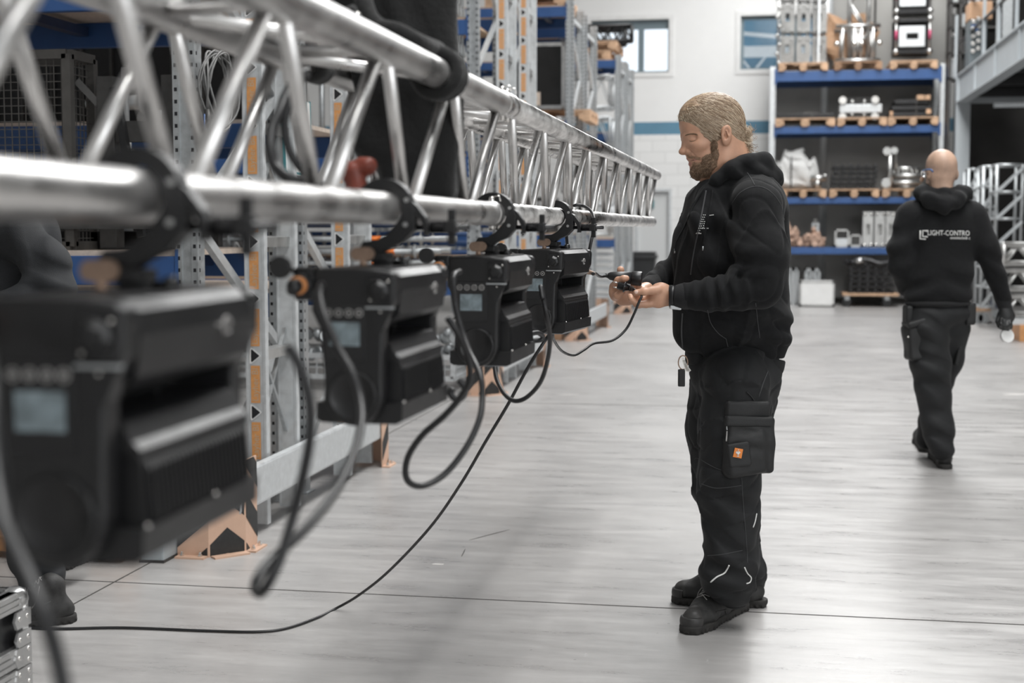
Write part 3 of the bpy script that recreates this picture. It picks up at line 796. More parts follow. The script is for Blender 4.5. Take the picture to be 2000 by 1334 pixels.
lad.location = LP[0][:2]+(0,); lad['label'] = LP[0][2]
bpy.context.view_layer.update()
for p in LP[1:]: dup(lad, p[:2]+(0,), label=p[2])

# ---- posted information sheet on the rack end
p0 = WX(556, 200, -2.30); p1 = WX(606, 345, -2.30)
z1_, z0_ = WX(600, 200, -2.30).z, WX(600, 345, -2.30).z
r = root('notice_sheet', (-2.30, p0.y, z0_), 'white printed sheet with teal header fixed on the nearest rack end', 'notice')
m = MB(); m.box((-2.306, p0.y, z0_), (-2.300, p1.y, z1_)); m.build('sheet', paper, r)
m = MB(); m.box((-2.2995, p0.y, z1_-.055), (-2.299, p1.y-.05, z1_)); m.box((-2.2995, p0.y, z0_+.004), (-2.299, p1.y, z0_+.018)); m.build('teal_header', teal, r)
m = MB(); wy = p1.y-p0.y; random.seed(3)
for i in range(22):
    z = z1_-.075-i*.0115
    if random.random() < .75: m.box((-2.2993, p0.y+.02, z), (-2.2989, p0.y+.02+random.uniform(.03, .10)*wy/.28, z+.0022))
    if i > 8 and random.random() < .6: m.box((-2.2993, p0.y+wy*.5, z), (-2.2989, p0.y+wy*(.5+random.uniform(.1, .4)), z+.002))
m.box((-2.2993, p0.y+wy*.5, z1_-.078), (-2.2989, p0.y+wy*.80, z1_-.070))
m.build('printed_text', grey_print, r)
m = MB()
for k in range(3):
    z = z1_-.105-k*.022; m.box((-2.2992, p0.y+wy*.5, z), (-2.2988, p0.y+wy*.72, z+.003)); m.box((-2.2992, p0.y+wy*.56, z+.003), (-2.2988, p0.y+wy*.66, z+.014))
m.build('orange_diagram', orange_hot, r)
m = MB(); m.box((-2.2993, p0.y+wy*.5, z0_+.07), (-2.2988, p0.y+wy*.92, z0_+.10)); m.build('beige_box', chip_top, r)
m = MB()
for (y, z, y2, z2) in ((p0.y-.006, z0_-.006, p0.y, z1_+.006), (p1.y, z0_-.006, p1.y+.006, z1_+.006)): m.box((-2.31, y, z), (-2.296, y2, z2))
m.build('clear_frame', teal, r)

# ---- coil of wire rope hung on the first upright
c = WX(425, 172, -2.30)
r = root('wire_rope_coil', (c.x, c.y, c.z-.16), 'coil of grey steel wire rope hanging on the nearest rack upright', 'wire rope')
mat('rope_grey', (.16, .16, .158), .5, .3)
for k in range(10):
    rr = .146+.008*(k % 3)+random.uniform(-.006, .006); pts = []
    for i in range(28):
        a = 2*PI*i/28; pts.append((c.x+.012*math.sin(3*a+k)+.004*k-.02, c.y+rr*.95*math.cos(a)+.004*k, c.z+rr*1.02*math.sin(a)-.01*abs(math.sin(k))))
    m = MB(); m.tube(pts, .0046, 6, closed=True); m.build('rope_loop', MATS['rope_grey'], r)
m = MB(); m.tube([(c.x, c.y-.12, c.z-.10), (c.x+.01, c.y-.125, c.z-.15), (c.x-.01, c.y-.13, c.z-.19), (c.x, c.y-.12, c.z-.24)], .012, 8); m.build('rope_hook', steel_dark, r)
m = MB(); m.tube([(c.x, c.y-.15, c.z-.12), (c.x, c.y-.16, c.z-.3), (c.x, c.y-.14, c.z-.45)], .004, 6); m.build('blue_cord', blue, r)

# ================================================================== GOODS ON THE RACKS
def pallet_proto(w=.80, d=1.2, mm=None, worn=False):
    r = lroot('wooden_pallet', 'pallet', 'pallet')
    mm = mm or (pallet_w2 if worn else pallet_w)
    m = MB()
    for i in range(5): y = -d/2+.05+(d-.1)*i/4; m.box((-w/2, y-.05, .122), (w/2, y+.05, .144))
    for x in (-w/2+.05, 0, w/2-.05): m.box((x-.05, -d/2, .100), (x+.05, d/2, .122)); m.box((x-.05, -d/2, 0), (x+.05, d/2, .022))
    m.build('deck_boards', mm, r)
    for x in (-w/2+.0725, 0, w/2-.0725):
        for y in (-d/2+.07, 0, d/2-.07):
            m = MB(); m.box((x-.0725, y-.07, .022), (x+.0725, y+.07, .100)); m.build('pallet_block', mm, r)
    return r
PAL = pallet_proto(1.0, 1.1); PALW = pallet_proto(1.0, 1.1, worn=True); PALU = pallet_proto(1.2, .8)
bpy.context.view_layer.update()
_used = set()
def place_pallet(proto, x, y, z, label, group, rz=0, sx=1.0):
    if proto not in _used:
        _used.add(proto); o = proto
    else: o = dup(proto)
    o.location = (x, y, z); o.rotation_euler = (0, 0, rz); o.scale = (sx, 1, 1); o['label'] = label; o['group'] = group; return o
# tubes with rosettes -------------------------------------------------
def tube_proto(L, mm, name='scaffold_tube', ros=True, r_=.0242):
    o = lroot(name, 'tube', 'scaffold tube')
    m = MB(); m.tube([(0, 0, 0), (-L, 0, 0)], r_, 12); m.build('tube_body', mm, o)
    if ros:
        k = .22
        while k < L:
            q = MB(); q.lathe([(.022, -.006), (.058, -.005), (.060, 0), (.058, .005), (.022, .006)], (-k, 0, 0), 'x', 16); q.build('rosette', galv, o); k += .5
    return o
tp = tube_proto(2.35, galv); tpb = tube_proto(2.3, blue, ros=False); tps = tube_proto(.19, orange_hot, 'orange_end_cap', False, .0256)
tp['category'] = 'scaffold tube'; tps['category'] = 'tube end cap'
bpy.context.view_layer.update()
# bay of row B: ledger tubes in four courses
first = True; firstb = True; k = 0; nseg = 0
tube_xs = -2.72
for row, z in enumerate((.985, 1.085, 1.19, 1.295)):
    for cidx, y in enumerate((11.72, 11.90, 12.1, 12.32)):
        o = tp if first else dup(tp); first = False
        o.location = (tube_xs-(.16 if (row+cidx) % 2 else 0), y+(.03 if row % 2 else 0), z+.0)
        o['label'] = 'grey ring-disc scaffold tube, %s course from below, %s from the front' % (ORD[row], ORD[cidx]); o['group'] = 'grey ring-disc scaffold tubes on the second rack'
        if cidx == 0:
            e = tps if nseg == 0 else dup(tps); nseg += 1
            e.location = (tube_xs-(.52 if row % 2 else .40), y-.001, z); e['label'] = 'bright orange sleeve on a grey scaffold tube, %s course' % ('lowest', 'second', 'third', 'top')[row]; e['group'] = 'orange sleeves on the stacked tubes'
# low grey stillage under those tubes
def stillage(x0, x1, y0, y1, z0, h, label, mm=galv_pale):
    r = root('steel_stillage', ((x0+x1)/2, (y0+y1)/2, z0), label, 'stillage')
    m = MB(); m.box((x0, y0, z0), (x1, y0+.05, z0+.06)); m.box((x0, y1-.05, z0), (x1, y1, z0+.06)); m.build('base_rail', mm, r)
    for x in (x0, x1-.05):
        for y in (y0, y1-.05):
            m = MB(); m.box((x, y, z0), (x+.05, y+.05, z0+h)); m.build('corner_post', mm, r)
    m = MB(); m.box((x0, y0, z0+.5*h), (x0+.03, y1, z0+.5*h+.04)); m.box((x1-.03, y0, z0+.5*h), (x1, y1, z0+.5*h+.04)); m.build('side_rail', mm, r)
    return r
# blue tubes in the same rack, right-hand end and lower level of row B
for row in range(4):
    for cidx in range(3):
        o = tpb if firstb else dup(tpb); firstb = False
        o.location = (-2.46, 12.75+.3+cidx*.10+(.05 if row % 2 else 0), 1.16+row*.085); o['label'] = 'blue tube beside the grey tubes, %s course from below, %s from the front' % (ORD[row], ORD[cidx]); o['group'] = 'blue tubes on the second rack'
# short props with plates, rows of hook heads (upper left of row B)
def hookhead():
    o = lroot('scaffold_bracket', 'galvanised bracket heads stacked high on the second rack', 'scaffold bracket', 'bracket heads on the second rack')
    m = MB(); m.tube([(0, 0, 0), (-.5, 0, 0)], .024, 10); m.box((-.01, -.05, -.03), (.02, .05, .035)); m.prism([(-.05, -.02), (.05, -.02), (.05, .05), (0, .075), (-.05, .05)], 'x', .02, .028, 0, Matrix.Identity(4)); m.build('bracket_head', galv, o)
    return o
hh = hookhead(); f1 = True; bpy.context.view_layer.update()
for row in range(11):
    for cidx in range(4):
        o = hh if f1 else dup(hh); f1 = False
        o.location = (-2.62-.03*(row % 2), 11.72+cidx*.13+(.06 if row % 2 else 0), 2.08+row*.10); o['label'] = 'galvanised bracket head on second rack, lower stack, %s course up, %s from front' % (ORD[row], ORD[cidx])
for row in range(7):
    for cidx in range(3):
        o = dup(hh); o.location = (-2.60-.03*(row % 2), 11.74+cidx*.14+(.06 if row % 2 else 0), 3.18+row*.11); o['label'] = 'galvanised bracket head on second rack, upper stack, %s course up, %s from front' % (ORD[row], ORD[cidx])
# wooden crate slat seen by the sling (grey beige)
r = root('slatted_crate', (-2.75, 11.66, 2.0), 'grey-beige slatted crate on the second rack beside the sling', 'crate')
m = MB()
for i in range(4): m.box((-3.05+.12*i, 11.60, 2.62), (-2.95+.12*i, 11.64, 2.98))
m.build('crate_slat', chip_top, r)
# long props standing upright behind (row B, level 1.98) and blue/dark props
def prop_proto():
    o = lroot('steel_prop', 'prop', 'steel prop')
    m = MB(); m.tube([(0, 0, 0), (0, 0, .85)], .024, 10); m.build('prop_tube', galv, o)
    m = MB(); m.box((-.06, -.06, 0), (.06, .06, .008)); m.box((-.05, -.05, .85), (.05, .05, .858)); m.build('prop_plate', galv, o)
    return o
pp = prop_proto(); f1 = True; bpy.context.view_layer.update()
for i in range(8):
    for j in range(2):
        o = pp if f1 else dup(pp); f1 = False; o.location = (-2.75-i*.26, 11.85+j*.3, 2.003); o['label'] = 'grey steel prop on second rack, %s row, %s from the aisle' % (('front', 'back')[j], ORD[i]); o['group'] = 'steel props standing on the second rack'
# lower level of row A/B: grey couplers in mesh boxes
def mesh_box(x0, x1, y0, y1, z0, z1, label, step=.05, mm=galv, frame=galv_pale, wr=.0022, front=True):
    r = root('wire_cage', ((x0+x1)/2, (y0+y1)/2, z0), label, 'wire cage')
    m = MB(); fr = .02
    for (a, b) in [((x0, y0, z0), (x1, y0, z0)), ((x0, y0, z1), (x1, y0, z1)), ((x0, y0, z0), (x0, y0, z1)), ((x1, y0, z0), (x1, y0, z1)), ((x1, y0, z0), (x1, y1, z0)), ((x1, y0, z1), (x1, y1, z1)), ((x1, y1, z0), (x1, y1, z1)), ((x0, y1, z0), (x0, y1, z1)), ((x0, y1, z0), (x1, y1, z0)), ((x0, y0, z0), (x0, y1, z0)), ((x0, y0, z1), (x0, y1, z1)), ((x0, y1, z1), (x1, y1, z1))]:
        m.bar(a, b, .04, .04)
    m.build('cage_frame', frame, r)
    m = MB()
    x = x0+step
    while x < x1: m.bar((x, y0, z0), (x, y0, z1), wr*2, wr*2); x += step
    z = z0+step
    while z < z1: m.bar((x0, y0+wr, z), (x1, y0+wr, z), wr*2, wr*2); m.bar((x1+wr, y0, z), (x1+wr, y1, z), wr*2, wr*2); z += step
    y = y0+step
    while y < y1: m.bar((x1, y, z0), (x1, y, z1), wr*2, wr*2); y += step
    m.build('wire_mesh', mm, r)
    return r
# row A front bay goods
cage_grey = mat('cage_grey', (.085, .08, .075), .6, .3, noise=.2, nscale=10)
mesh_box(-3.95, -3.0, 5.80, 6.02, 1.31, 2.14, 'grey wire mesh cage on the nearest rack, seen through the truss at left', .034, cage_grey, cage_grey, .0018)
mesh_box(-4.9, -2.75, 5.85, 6.7, .24, .74, 'low galvanised wire cage under the bottom shelf of the nearest rack', .09, galv_pale, galv_pale, .002)
def stack_frame(x0, x1, y, z0, z1, label, mm=steel_dark):
    r = root('post_stand', ((x0+x1)/2, y, z0), label, 'steel frame')
    for x in (x0, x1):
        m = MB(); m.box((x-.04, y-.04, z0), (x+.04, y+.04, z1), bev=.004); m.build('frame_post', mm, r)
    for z in (z0+.12, z0+(z1-z0)*.62): m = MB(); m.box((x0, y-.03, z), (x1, y+.03, z+.09)); m.build('frame_rail', mm, r)
    m = MB(); m.bar((x0+.05, y-.05, z1-.05), (x0+(x1-x0)*.55, y-.05, z0+.05), .03, .035); m.build('frame_diagonal', steel_black, r)
    m = MB(); m.bar((x0-.04, y-.02, z1-.12), (x0-.125, y-.05, z1-.02), .03, .03); m.build('frame_strut', mm, r)
    return r
stack_frame(-2.86, -2.56, 5.90, 1.30, 2.05, 'dark grey steel post frame on nearest rack between cage and upright')
# black bars and boxes below
r = root('steel_skid', (-3.0, 5.8, 1.30), 'low dark steel base frame lying on the chipboard shelf', 'steel frame')
m = MB(); m.box((-3.36, 5.75, 1.385), (-2.5, 5.80, 1.445)); m.box((-3.36, 5.75, 1.30), (-3.25, 5.8, 1.385)); m.build('base_bar', steel_dark, r)
m = MB(); m.box((-3.15, 6.0, 1.295), (-2.68, 6.5, 1.375), bev=.004); m.build('base_box', steel_black, r)
r = root('stacked_bricks', (-3.5, 5.8, 1.3), 'stack of grey-brown blocks at the left on the nearest shelf', 'blocks')
m = MB()
for k in range(3): m.box((-3.62, 5.74, 1.295+k*.065), (-3.38, 6.1, 1.355+k*.065), bev=.004)
m.build('block_course', steel_dark, r)
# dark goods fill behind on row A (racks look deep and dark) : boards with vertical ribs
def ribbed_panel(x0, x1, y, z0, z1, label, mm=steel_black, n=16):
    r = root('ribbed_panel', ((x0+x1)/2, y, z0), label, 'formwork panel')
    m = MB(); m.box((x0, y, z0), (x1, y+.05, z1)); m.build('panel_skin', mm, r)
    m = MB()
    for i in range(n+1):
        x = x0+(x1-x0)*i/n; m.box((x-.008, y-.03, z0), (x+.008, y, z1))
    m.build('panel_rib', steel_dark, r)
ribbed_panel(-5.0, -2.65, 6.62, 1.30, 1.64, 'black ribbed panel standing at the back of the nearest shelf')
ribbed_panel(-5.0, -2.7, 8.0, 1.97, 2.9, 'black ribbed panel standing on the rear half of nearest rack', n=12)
# silver pipe stubs and a blue rail on row A rear
for i, (x, z, L) in enumerate([(-3.05, 1.98, .3), (-3.1, 1.86, .5), (-3.3, 2.06, .35)]):
    o = lroot('pipe_stub', ['thick pale pipe stub lying on rear half of nearest rack', 'pale open pipe end beside the nearest rack upright', 'pale pipe with a foot plate standing by the dark post'][i], 'pipe', loc=(x, 7.2, z))
    m = MB(); m.tube([(0, 0, 0), (-L, .1, 0)], .04, 14); m.lathe([(.06, 0), (.06, .01)], (0, 0, 0), 'x', 14); m.build('pipe_body', galv_pale, o)
pr0 = lroot('adjustable_prop', 'pale adjustable prop standing behind the dark post on nearest rack', 'prop', loc=(WY(245, 200, 6.5).x, 6.5, 1.30))
m = MB(); m.tube([(0, 0, 0), (0, 0, .55)], .024, 12); m.tube([(0, 0, .55), (0, 0, .86)], .017, 12); m.build('prop_tube', galv_pale, pr0)
m = MB(); m.lathe([(.045, .40), (.050, .41), (.050, .43), (.030, .44)], (0, 0, 0), 'z', 14); m.build('prop_collar', galv_pale, pr0)
m = MB(); m.tube([(0, 0, .36), (.05, -.02, .37), (.06, -.02, .44), (.04, -.02, .46)], .008, 8); m.build('prop_handle', galv, pr0)
# wedge/hook pieces under the deck on row A: coloured galvanised rods
r = root('rod_bundle', (-3.0, 5.9, .75), 'bundle of thin galvanised rods lying on lower cage', 'rod bundle')
for i in range(7):
    m = MB(); m.tube([(-4.3+.02*i, 5.9+.04*i, .77+.012*(i % 3)), (-2.7-.03*i, 5.95+.04*i, .77+.02*(i % 2))], .009, 6); m.build('rod', galv, r)
# row B lower level: couplers & castings
random.seed(11)
cp_ = lroot('scaffold_coupler', 'galvanised scaffold coupler lying in the second rack', 'coupler', 'loose couplers on the lower level of second rack')
m = MB(); m.lathe([(.05, -.03), (.06, -.02), (.06, .02), (.05, .03)], (0, 0, 0), 'x', 10); m.lathe([(.045, -.03), (.045, .03)], (.02, .08, .02), 'y', 10); m.tube([(0, -.06, .04), (0, .1, .05)], .012, 6); m.build('coupler_body', galv, cp_)
bpy.context.view_layer.update(); f1 = True
for i in range(40):
    o = cp_ if f1 else dup(cp_); f1 = False
    row = i//20; o.location = (-2.62-(i % 20)*.125, 11.72+random.uniform(0, .3), .30+row*.14+random.uniform(0, .03)); o.rotation_euler = (random.uniform(-.4, .4), random.uniform(-.4, .4), random.uniform(0, 3)); o['label'] = 'galvanised coupler in cage on second rack, %s layer, %s from the aisle' % (('lower', 'upper')[row], ORD[i % 20])
mesh_box(-5.0, -2.6, 11.66, 12.6, .12, .30, 'low galvanised wire cage of couplers on second rack floor', .08, galv_pale, galv_pale, .004)

# ---- row C: tall black flight case on a worn pallet, cardboard box, boxes on top level
def flight_case(name, x0, x1, y0, y1, z0, z1, label, edge=.035, group=None, mm=None, emat=None, ball=.03, cat='flight case'):
    r = root(name, ((x0+x1)/2, (y0+y1)/2, z0), label, cat, group)
    mm = mm or blk_cloth; emat = emat or alu_dull
    m = MB(); m.box((x0+.006, y0+.006, z0+.006), (x1-.006, y1-.006, z1-.006)); m.build('case_panel', mm, r)
    m = MB(); e = edge
    for (xa_, xb_) in ((x0, x0+e), (x1-e, x1)):
        for (ya_, yb_) in ((y0, y0+e), (y1-e, y1)): m.box((xa_, ya_, z0), (xb_, yb_, z1))
    for (za_, zb_) in ((z0, z0+e), (z1-e, z1)):
        for (ya_, yb_) in ((y0, y0+e), (y1-e, y1)): m.box((x0, ya_, za_), (x1, yb_, zb_))
        for (xa_, xb_) in ((x0, x0+e), (x1-e, x1)): m.box((xa_, y0, za_), (xb_, y1, zb_))
    m.build('edge_profile', emat, r)
    for x in (x0, x1):
        for y in (y0, y1):
            for z in (z0, z1):
                m = MB(); m.sph((x+(.5*e if x == x0 else -.5*e), y+(.5*e if y == y0 else -.5*e), z+(.5*e if z == z0 else -.5*e)), ball, n=10); m.build('ball_corner', emat if ball > .028 else steel_dark, r)
    return r
yC = 17.5
a = WY(1030, 210, yC); b = WY(1104, 82, yC)
place_pallet(PALU, (a.x+b.x)/2-.06, yC+.48, 2.703, 'worn wooden pallet under the tall black case on third rack', 'pallets on the left racks')
flight_case('flight_case', a.x-.32, b.x, yC, yC+.9, 2.85, b.z, 'tall black case with silver edges, standing on a pallet on the third rack', .045)
q0 = WY(1033, 206, yC-.02); q1 = WY(1055, 180, yC-.02)
o = MB().box((q0.x, yC-.03, q0.z), (q1.x, yC-.001, q1.z)).build('label_card', chip_top, None); tag(o, 'beige paper card stuck low on the tall black case', 'card')
m = MB()
for i in range(6): m.box((q0.x+.02+i*.016, yC-.032, (q0.z+q1.z)/2-.006), (q0.x+.03+i*.016, yC-.0305, (q0.z+q1.z)/2+.012*(1 if i % 2 else .6)))
m.build('handwriting', grey_print, o)
place_pallet(PAL, -2.98, yC+.5, 4.103, 'wooden pallet on the top level of the third rack', 'pallets on the left racks')
for i in range(3):
    z = 4.25; x = -3.4+i*.33
    o = root('cardboard_box', (x+.14, yC+.1, z), ['left', 'middle', 'right'][i]+' cardboard box on the pallet at top of third rack', 'box', 'boxes on the top of the third rack')
    m = MB(); m.box((x, yC, z), (x+.29, yC+.6, z+.34)); m.build('box_body', card, o)
    m = MB(); m.box((x+.12, yC-.002, z+.05), (x+.17, yC-.0005, z+.30)); m.build('box_tape', chip_top, o)
# brown goods lower on row C
mesh_box(-3.9, -2.7, 17.5, 18.3, 1.325, 1.75, 'wire cage of dark parts on third rack behind fourth clamp', .06, steel_dark, steel_dark, .004)
place_pallet(PALW, -3.0, 17.95, .0, 'worn pallet on the floor under the third rack', 'pallets on the left racks')
# ---- row D goods: silver truss corner stacks, black girders on pallet on top
def small_truss(name, p0, axis, L, w, label, mm, n=5, r_=.022, group=None, cat='truss piece', r2=.011):
    """square truss piece; p0 = low corner; axis 'x','y','z'"""
    r = root(name, p0, label, cat, group)
    ax = {'x': 0, 'y': 1, 'z': 2}[axis]; o1, o2 = [i for i in range(3) if i != ax]
    def P(u, a, b):
        v = [0, 0, 0]; v[ax] = u; v[o1] = a; v[o2] = b; return Vector(p0)+Vector(v)
    for a in (0, w):
        for b in (0, w): m = MB(); m.tube([P(0, a, b), P(L, a, b)], r_, 10); m.build('chord', mm, r)
    m = MB()
    for i in range(n):
        u0, um, u1 = L*i/n, L*(i+.5)/n, L*(i+1)/n
        for (A, B) in (((0, 0), (w, 0)), ((0, w), (w, w)), ((0, 0), (0, w)), ((w, 0), (w, w))):
            m.tube([P(u0, *A), P(um, *B)], r2, 6); m.tube([P(um, *B), P(u1, *A)], r2, 6)
    m.build('lacing', mm, r)
    for u in (0, L):
        m = MB()
        for (A, B) in (((0, 0), (w, 0)), ((w, 0), (w, w)), ((w, w), (0, w)), ((0, w), (0, 0))): m.tube([P(u, *A), P(u, *B)], r_*.8, 8)
        m.build('end_ring', mm, r)
    return r
yD = 23.2
place_pallet(PAL, -3.05, yD+.5, 4.103, 'wooden pallet holding black girders on top of farthest left rack', 'pallets on the left racks')
place_pallet(PAL, -2.95, yD+.5, 4.255, 'upper of two stacked pallets on the farthest left rack', 'pallets on the left racks')
for k in range(2):
    small_truss('black_girder', (-3.6+.16*k, yD+.25, 4.44+.0*k), 'x', 1.35, .24, ['black lattice girder on pallets against the bright wall window', 'second black lattice girder lying behind the first on pallets'][k], steel_black, 6, .03) if k == 0 else small_truss('black_girder', (-3.6, yD+.7, 4.44), 'x', 1.2, .24, 'second black lattice girder lying behind the first on pallets', steel_black, 6, .03)
tw = white_m
for k, (x, z) in enumerate([(-3.35, 1.25), (-3.35, 1.95), (-3.35, 2.65), (-3.35, 3.32)]):
    small_truss('truss_corner', (x, yD+.05, z+.03), 'x', .78, .5, 'pale truss corner block standing on farthest left rack, number %d' % (k+1) if False else ['lowest', 'second lowest', 'second highest', 'topmost'][k]+' pale truss block in the stack on the farthest left rack', galv_pale, 2, .03, 'pale truss blocks on the farthest left rack')
for k in range(9):
    z = .12+k*.115
    o = root('grid_bar', (-2.95, yD+.3, z), 'grey bar, %s from the floor in the low stack on farthest left rack' % ORD[k], 'grid bar', 'grey bars stacked low on the farthest left rack')
    m = MB(); m.box((-3.3, yD+.05, z), (-2.55, yD+.5, z+.055), bev=.01); m.build('bar_body', galv_pale, o)
# ================================================================== BLUE RACK AT THE BACK WALL
YR = 25.9
def RX(x): return WY(x, 400, YR).x
def RZ(y): return WY(1500, y, YR).z
xl, xr_ = RX(1506), RX(1837)
r = root('pallet_rack', ((xl+xr_)/2, YR, 0), 'wide blue-beamed pallet rack against the back wall behind the men', 'pallet rack')
top = RZ(130)
ubm = upright_mesh(top); _t = ubm.build('upright', [galv_pale, hole]); ub = _t.data; bpy.data.objects.remove(_t)
for x in (xl, xr_):
    for y in (YR+.04, YR+1.1):
        o = link('upright', ub, r); o.location = (x, y, 0); o.matrix_parent_inverse = chain_inv(r)
    m = MB(); z = .2; k = 0
    while z < top-.6:
        a, c = (YR+.08, YR+1.06) if k % 2 == 0 else (YR+1.06, YR+.08); m.bar((x, a, z), (x, c, z+.6), .03, .045); z += .6; k += 1
    m.build('frame_brace', galv_pale, r)
LV = [(140, 160), (248, 262), (386, 398), (483, 496)]
LZ = [RZ(a) for a, b in LV]
for (a, b) in LV:
    za, zb_ = RZ(a), RZ(b)
    for y in (YR, YR+1.12):
        m = MB(); m.box((xl+.05, y, zb_), (xr_-.05, y+.05, za), bev=.008); m.box((xl+.03, y-.01, zb_-.05), (xl+.07, y+.055, za+.04)); m.box((xr_-.07, y-.01, zb_-.05), (xr_-.03, y+.055, za+.04))
        m.build('shelf_beam', blue, r)
    m = MB(); m.box((xl+.05, YR+.05, za-.06), (xr_-.05, YR+1.12, za-.04)); m.build('shelf_deck', steel_dark, r)
back_grey = mat('back_shade_grey', (0.36, 0.355, 0.345), 0.7, noise=0.12, nscale=1.2)
m = MB(); m.box((xl+.06, YR+1.2, .1), (xr_-.06, YR+1.22, RZ(150))); m.build('back_shade_panel', back_grey, r)  # panel added in grey for the shaded wall behind the goods
# grey panel added as the shaded part of the wall, pipe and cable before it
m = MB(); m.box((RX(1600), YW-.5, 0), (RX(1862), YW-.2, 9.0)); struct(m.build('wall_shade_panel', mat('wall_shade_grey', (0.33, 0.325, 0.31), 0.75, noise=0.04, nscale=2)))
o = root('wall_pipe', (RX(1612), YW-.6, 4.5), 'thick pale vertical pipe on the wall above the blue rack', 'pipe')
m = MB(); m.tube([(RX(1612), YW-.68, 0.1), (RX(1612), YW-.68, 9)], .14, 16); m.build('pipe_body', galv_pale, o)
o = root('wall_cable', (RX(1715), YW-.6, 4.5), 'thin dark cable running down the shaded wall above blue rack', 'cable')
m = MB(); m.tube([(RX(1714), YW-.53, 9), (RX(1713), YW-.53, 4.3)], .016, 8); m.build('cable_run', rubber, o)

PG = 'pallets on the blue rack'
pw = lambda a, b: (RX(b)-RX(a))
def pal(a, b, lvl, worn, label):
    w_ = pw(a, b); pr = PALW if worn else PAL
    return place_pallet(pr, (RX(a)+RX(b))/2, YR+.50, LZ[lvl], label, PG, sx=w_/1.0)
pal(1517, 1612, 0, False, 'pallet under silver sleeve blocks on the top level of blue rack')
pal(1625, 1717, 0, True, 'pallet under the lattice tower frame on top level of blue rack')
pal(1733, 1824, 0, False, 'pallet under the framed square plate on top level of blue rack')
pal(1512, 1628, 1, False, 'leftmost pallet on the second level of blue rack, low black load')
pal(1633, 1728, 1, False, 'middle pallet on second level of blue rack, silver winch block')
pal(1731, 1828, 1, False, 'rightmost pallet on second level of blue rack, black load')
pal(1524, 1613, 2, False, 'pallet under the white sack on blue rack')
pal(1620, 1716, 2, False, 'pallet under the black stack beside the white sack')
pal(1723, 1818, 2, False, 'pallet under silver truss parts, behind the bald man\'s head')
PT = .145
block_grey = mat('block_grey', (.25, .248, .24), .6, .2, noise=.3, nscale=5)
# top: sleeve blocks
def sleeve(x0, x1, z0, z1, y0, label, group='silver sleeve blocks on the blue rack'):
    r = root('sleeve_block', ((x0+x1)/2, y0, z0), label, 'truss sleeve block', group)
    w_ = x1-x0; h = z1-z0
    m = MB(); t_ = .02
    # four walls with a square window in the front
    a0, a1 = x0+w_*.36, x0+w_*.64; b0, b1 = z0+h*.40, z0+h*.68
    for yy in (y0, y0+w_-t_):
        m.box((x0, yy, z0), (a0, yy+t_, z1)); m.box((a1, yy, z0), (x1, yy+t_, z1)); m.box((a0, yy, z0), (a1, yy+t_, b0)); m.box((a0, yy, b1), (a1, yy+t_, z1))
    m.box((x0, y0+t_, z0), (x0+t_, y0+w_-t_, z1)); m.box((x1-t_, y0+t_, z0), (x1, y0+w_-t_, z1))
    m.build('block_shell', block_grey if group else galv_pale, r)
    for xx in (x0+.05, x1-.05):
        for zz in (z0+.05, z1-.05): m = MB(); m.lathe([(.018, -.02), (.020, 0), (.012, .0)], (xx, y0, zz), 'y', 10); m.build('roller', alu_grey, r)
        m = MB(); m.lathe([(.022, 0), (.025, .05), (.015, .07)], (xx, y0+.06, z1), 'z', 10); m.build('spigot', alu_dull, r)
    return r
zt_ = LZ[0]+PT
hh_ = RZ(67)-RZ(122)
nm = [['lower left', 'lower middle', 'lower right'], ['middle row left', 'middle row centre', 'middle row right'], ['upper left', 'upper middle', 'upper right']]
for row in range(3):
    for c_, (a, b) in enumerate([(1519, 1547), (1551, 1578), (1582, 1610)]):
        sleeve(RX(a), RX(b), zt_+row*(hh_+.06), zt_+row*(hh_+.06)+hh_, YR+.15+.06*c_, '%s silver sleeve block in the stack on top of blue rack' % nm[row][c_])
o = root('lattice_mast', (RX(1508), YR-.02, LZ[0]), 'slim silver rod with bright fittings at left edge of the sleeve blocks', 'rod')
m = MB(); m.tube([(RX(1515), YR+.05, LZ[0]+.03), (RX(1515), YR+.05, LZ[0]+1.6)], .02, 8)
for k in range(9): m.sph((RX(1515)+.02*(-1)**k, YR+.03, LZ[0]+.15+k*.16), .035, n=8)
m.build('rod_body', alu_dull, o)
o = root('strap', (RX(1594), YR+.1, zt_), 'pale blue-grey lashing bar in front of the silver sleeve blocks', 'bar')
m = MB(); m.box((RX(1592), YR+.08, LZ[0]+.14), (RX(1596), YR+.11, zt_+1.8)); m.build('bar_body', galv_pale, o)
# lattice tower frame on pallet 2
x0, x1 = RX(1627), RX(1714); z0, z1 = zt_, RZ(49)
r = root('tower_base', ((x0+x1)/2, YR+.1, z0), 'silver tower base frame with double rails on top of blue rack', 'tower frame')
for y in (YR+.12, YR+.75):
    m = MB()
    for z in (z0+.035, z1-.035): m.tube([(x0, y, z), (x1, y, z)], .035, 12)
    m.build('frame_rail', alu_dull, r)
    for x in (x0+.12, x0+.32, x1-.32, x1-.12):
        m = MB(); m.tube([(x, y, z0+.03), (x, y, z1-.03)], .028, 10); m.build('frame_post', alu_dull, r)
    m = MB(); m.tube([(x0+.34, y, z0+.05), (x1-.34, y, z1-.1)], .014, 8); m.tube([(x0+.34, y, z1-.1), (x1-.34, y, z0+.05)], .014, 8); m.build('frame_cross', alu_dull, r)
m = MB()
for x in (x0+.02, x0+.32, x1-.32, x1-.02):
    for z in (z0+.32,): m.sph((x, YR+.06, z), .05, n=8)
m.build('bright_coupler', screw_m, r)
small_truss('upright_truss', (RX(1654), YR+.2, z0+.05), 'z', 2.0, RX(1691)-RX(1654), 'narrow silver truss standing upright in the tower frame', alu_dull, 2, .032, r2=.022)
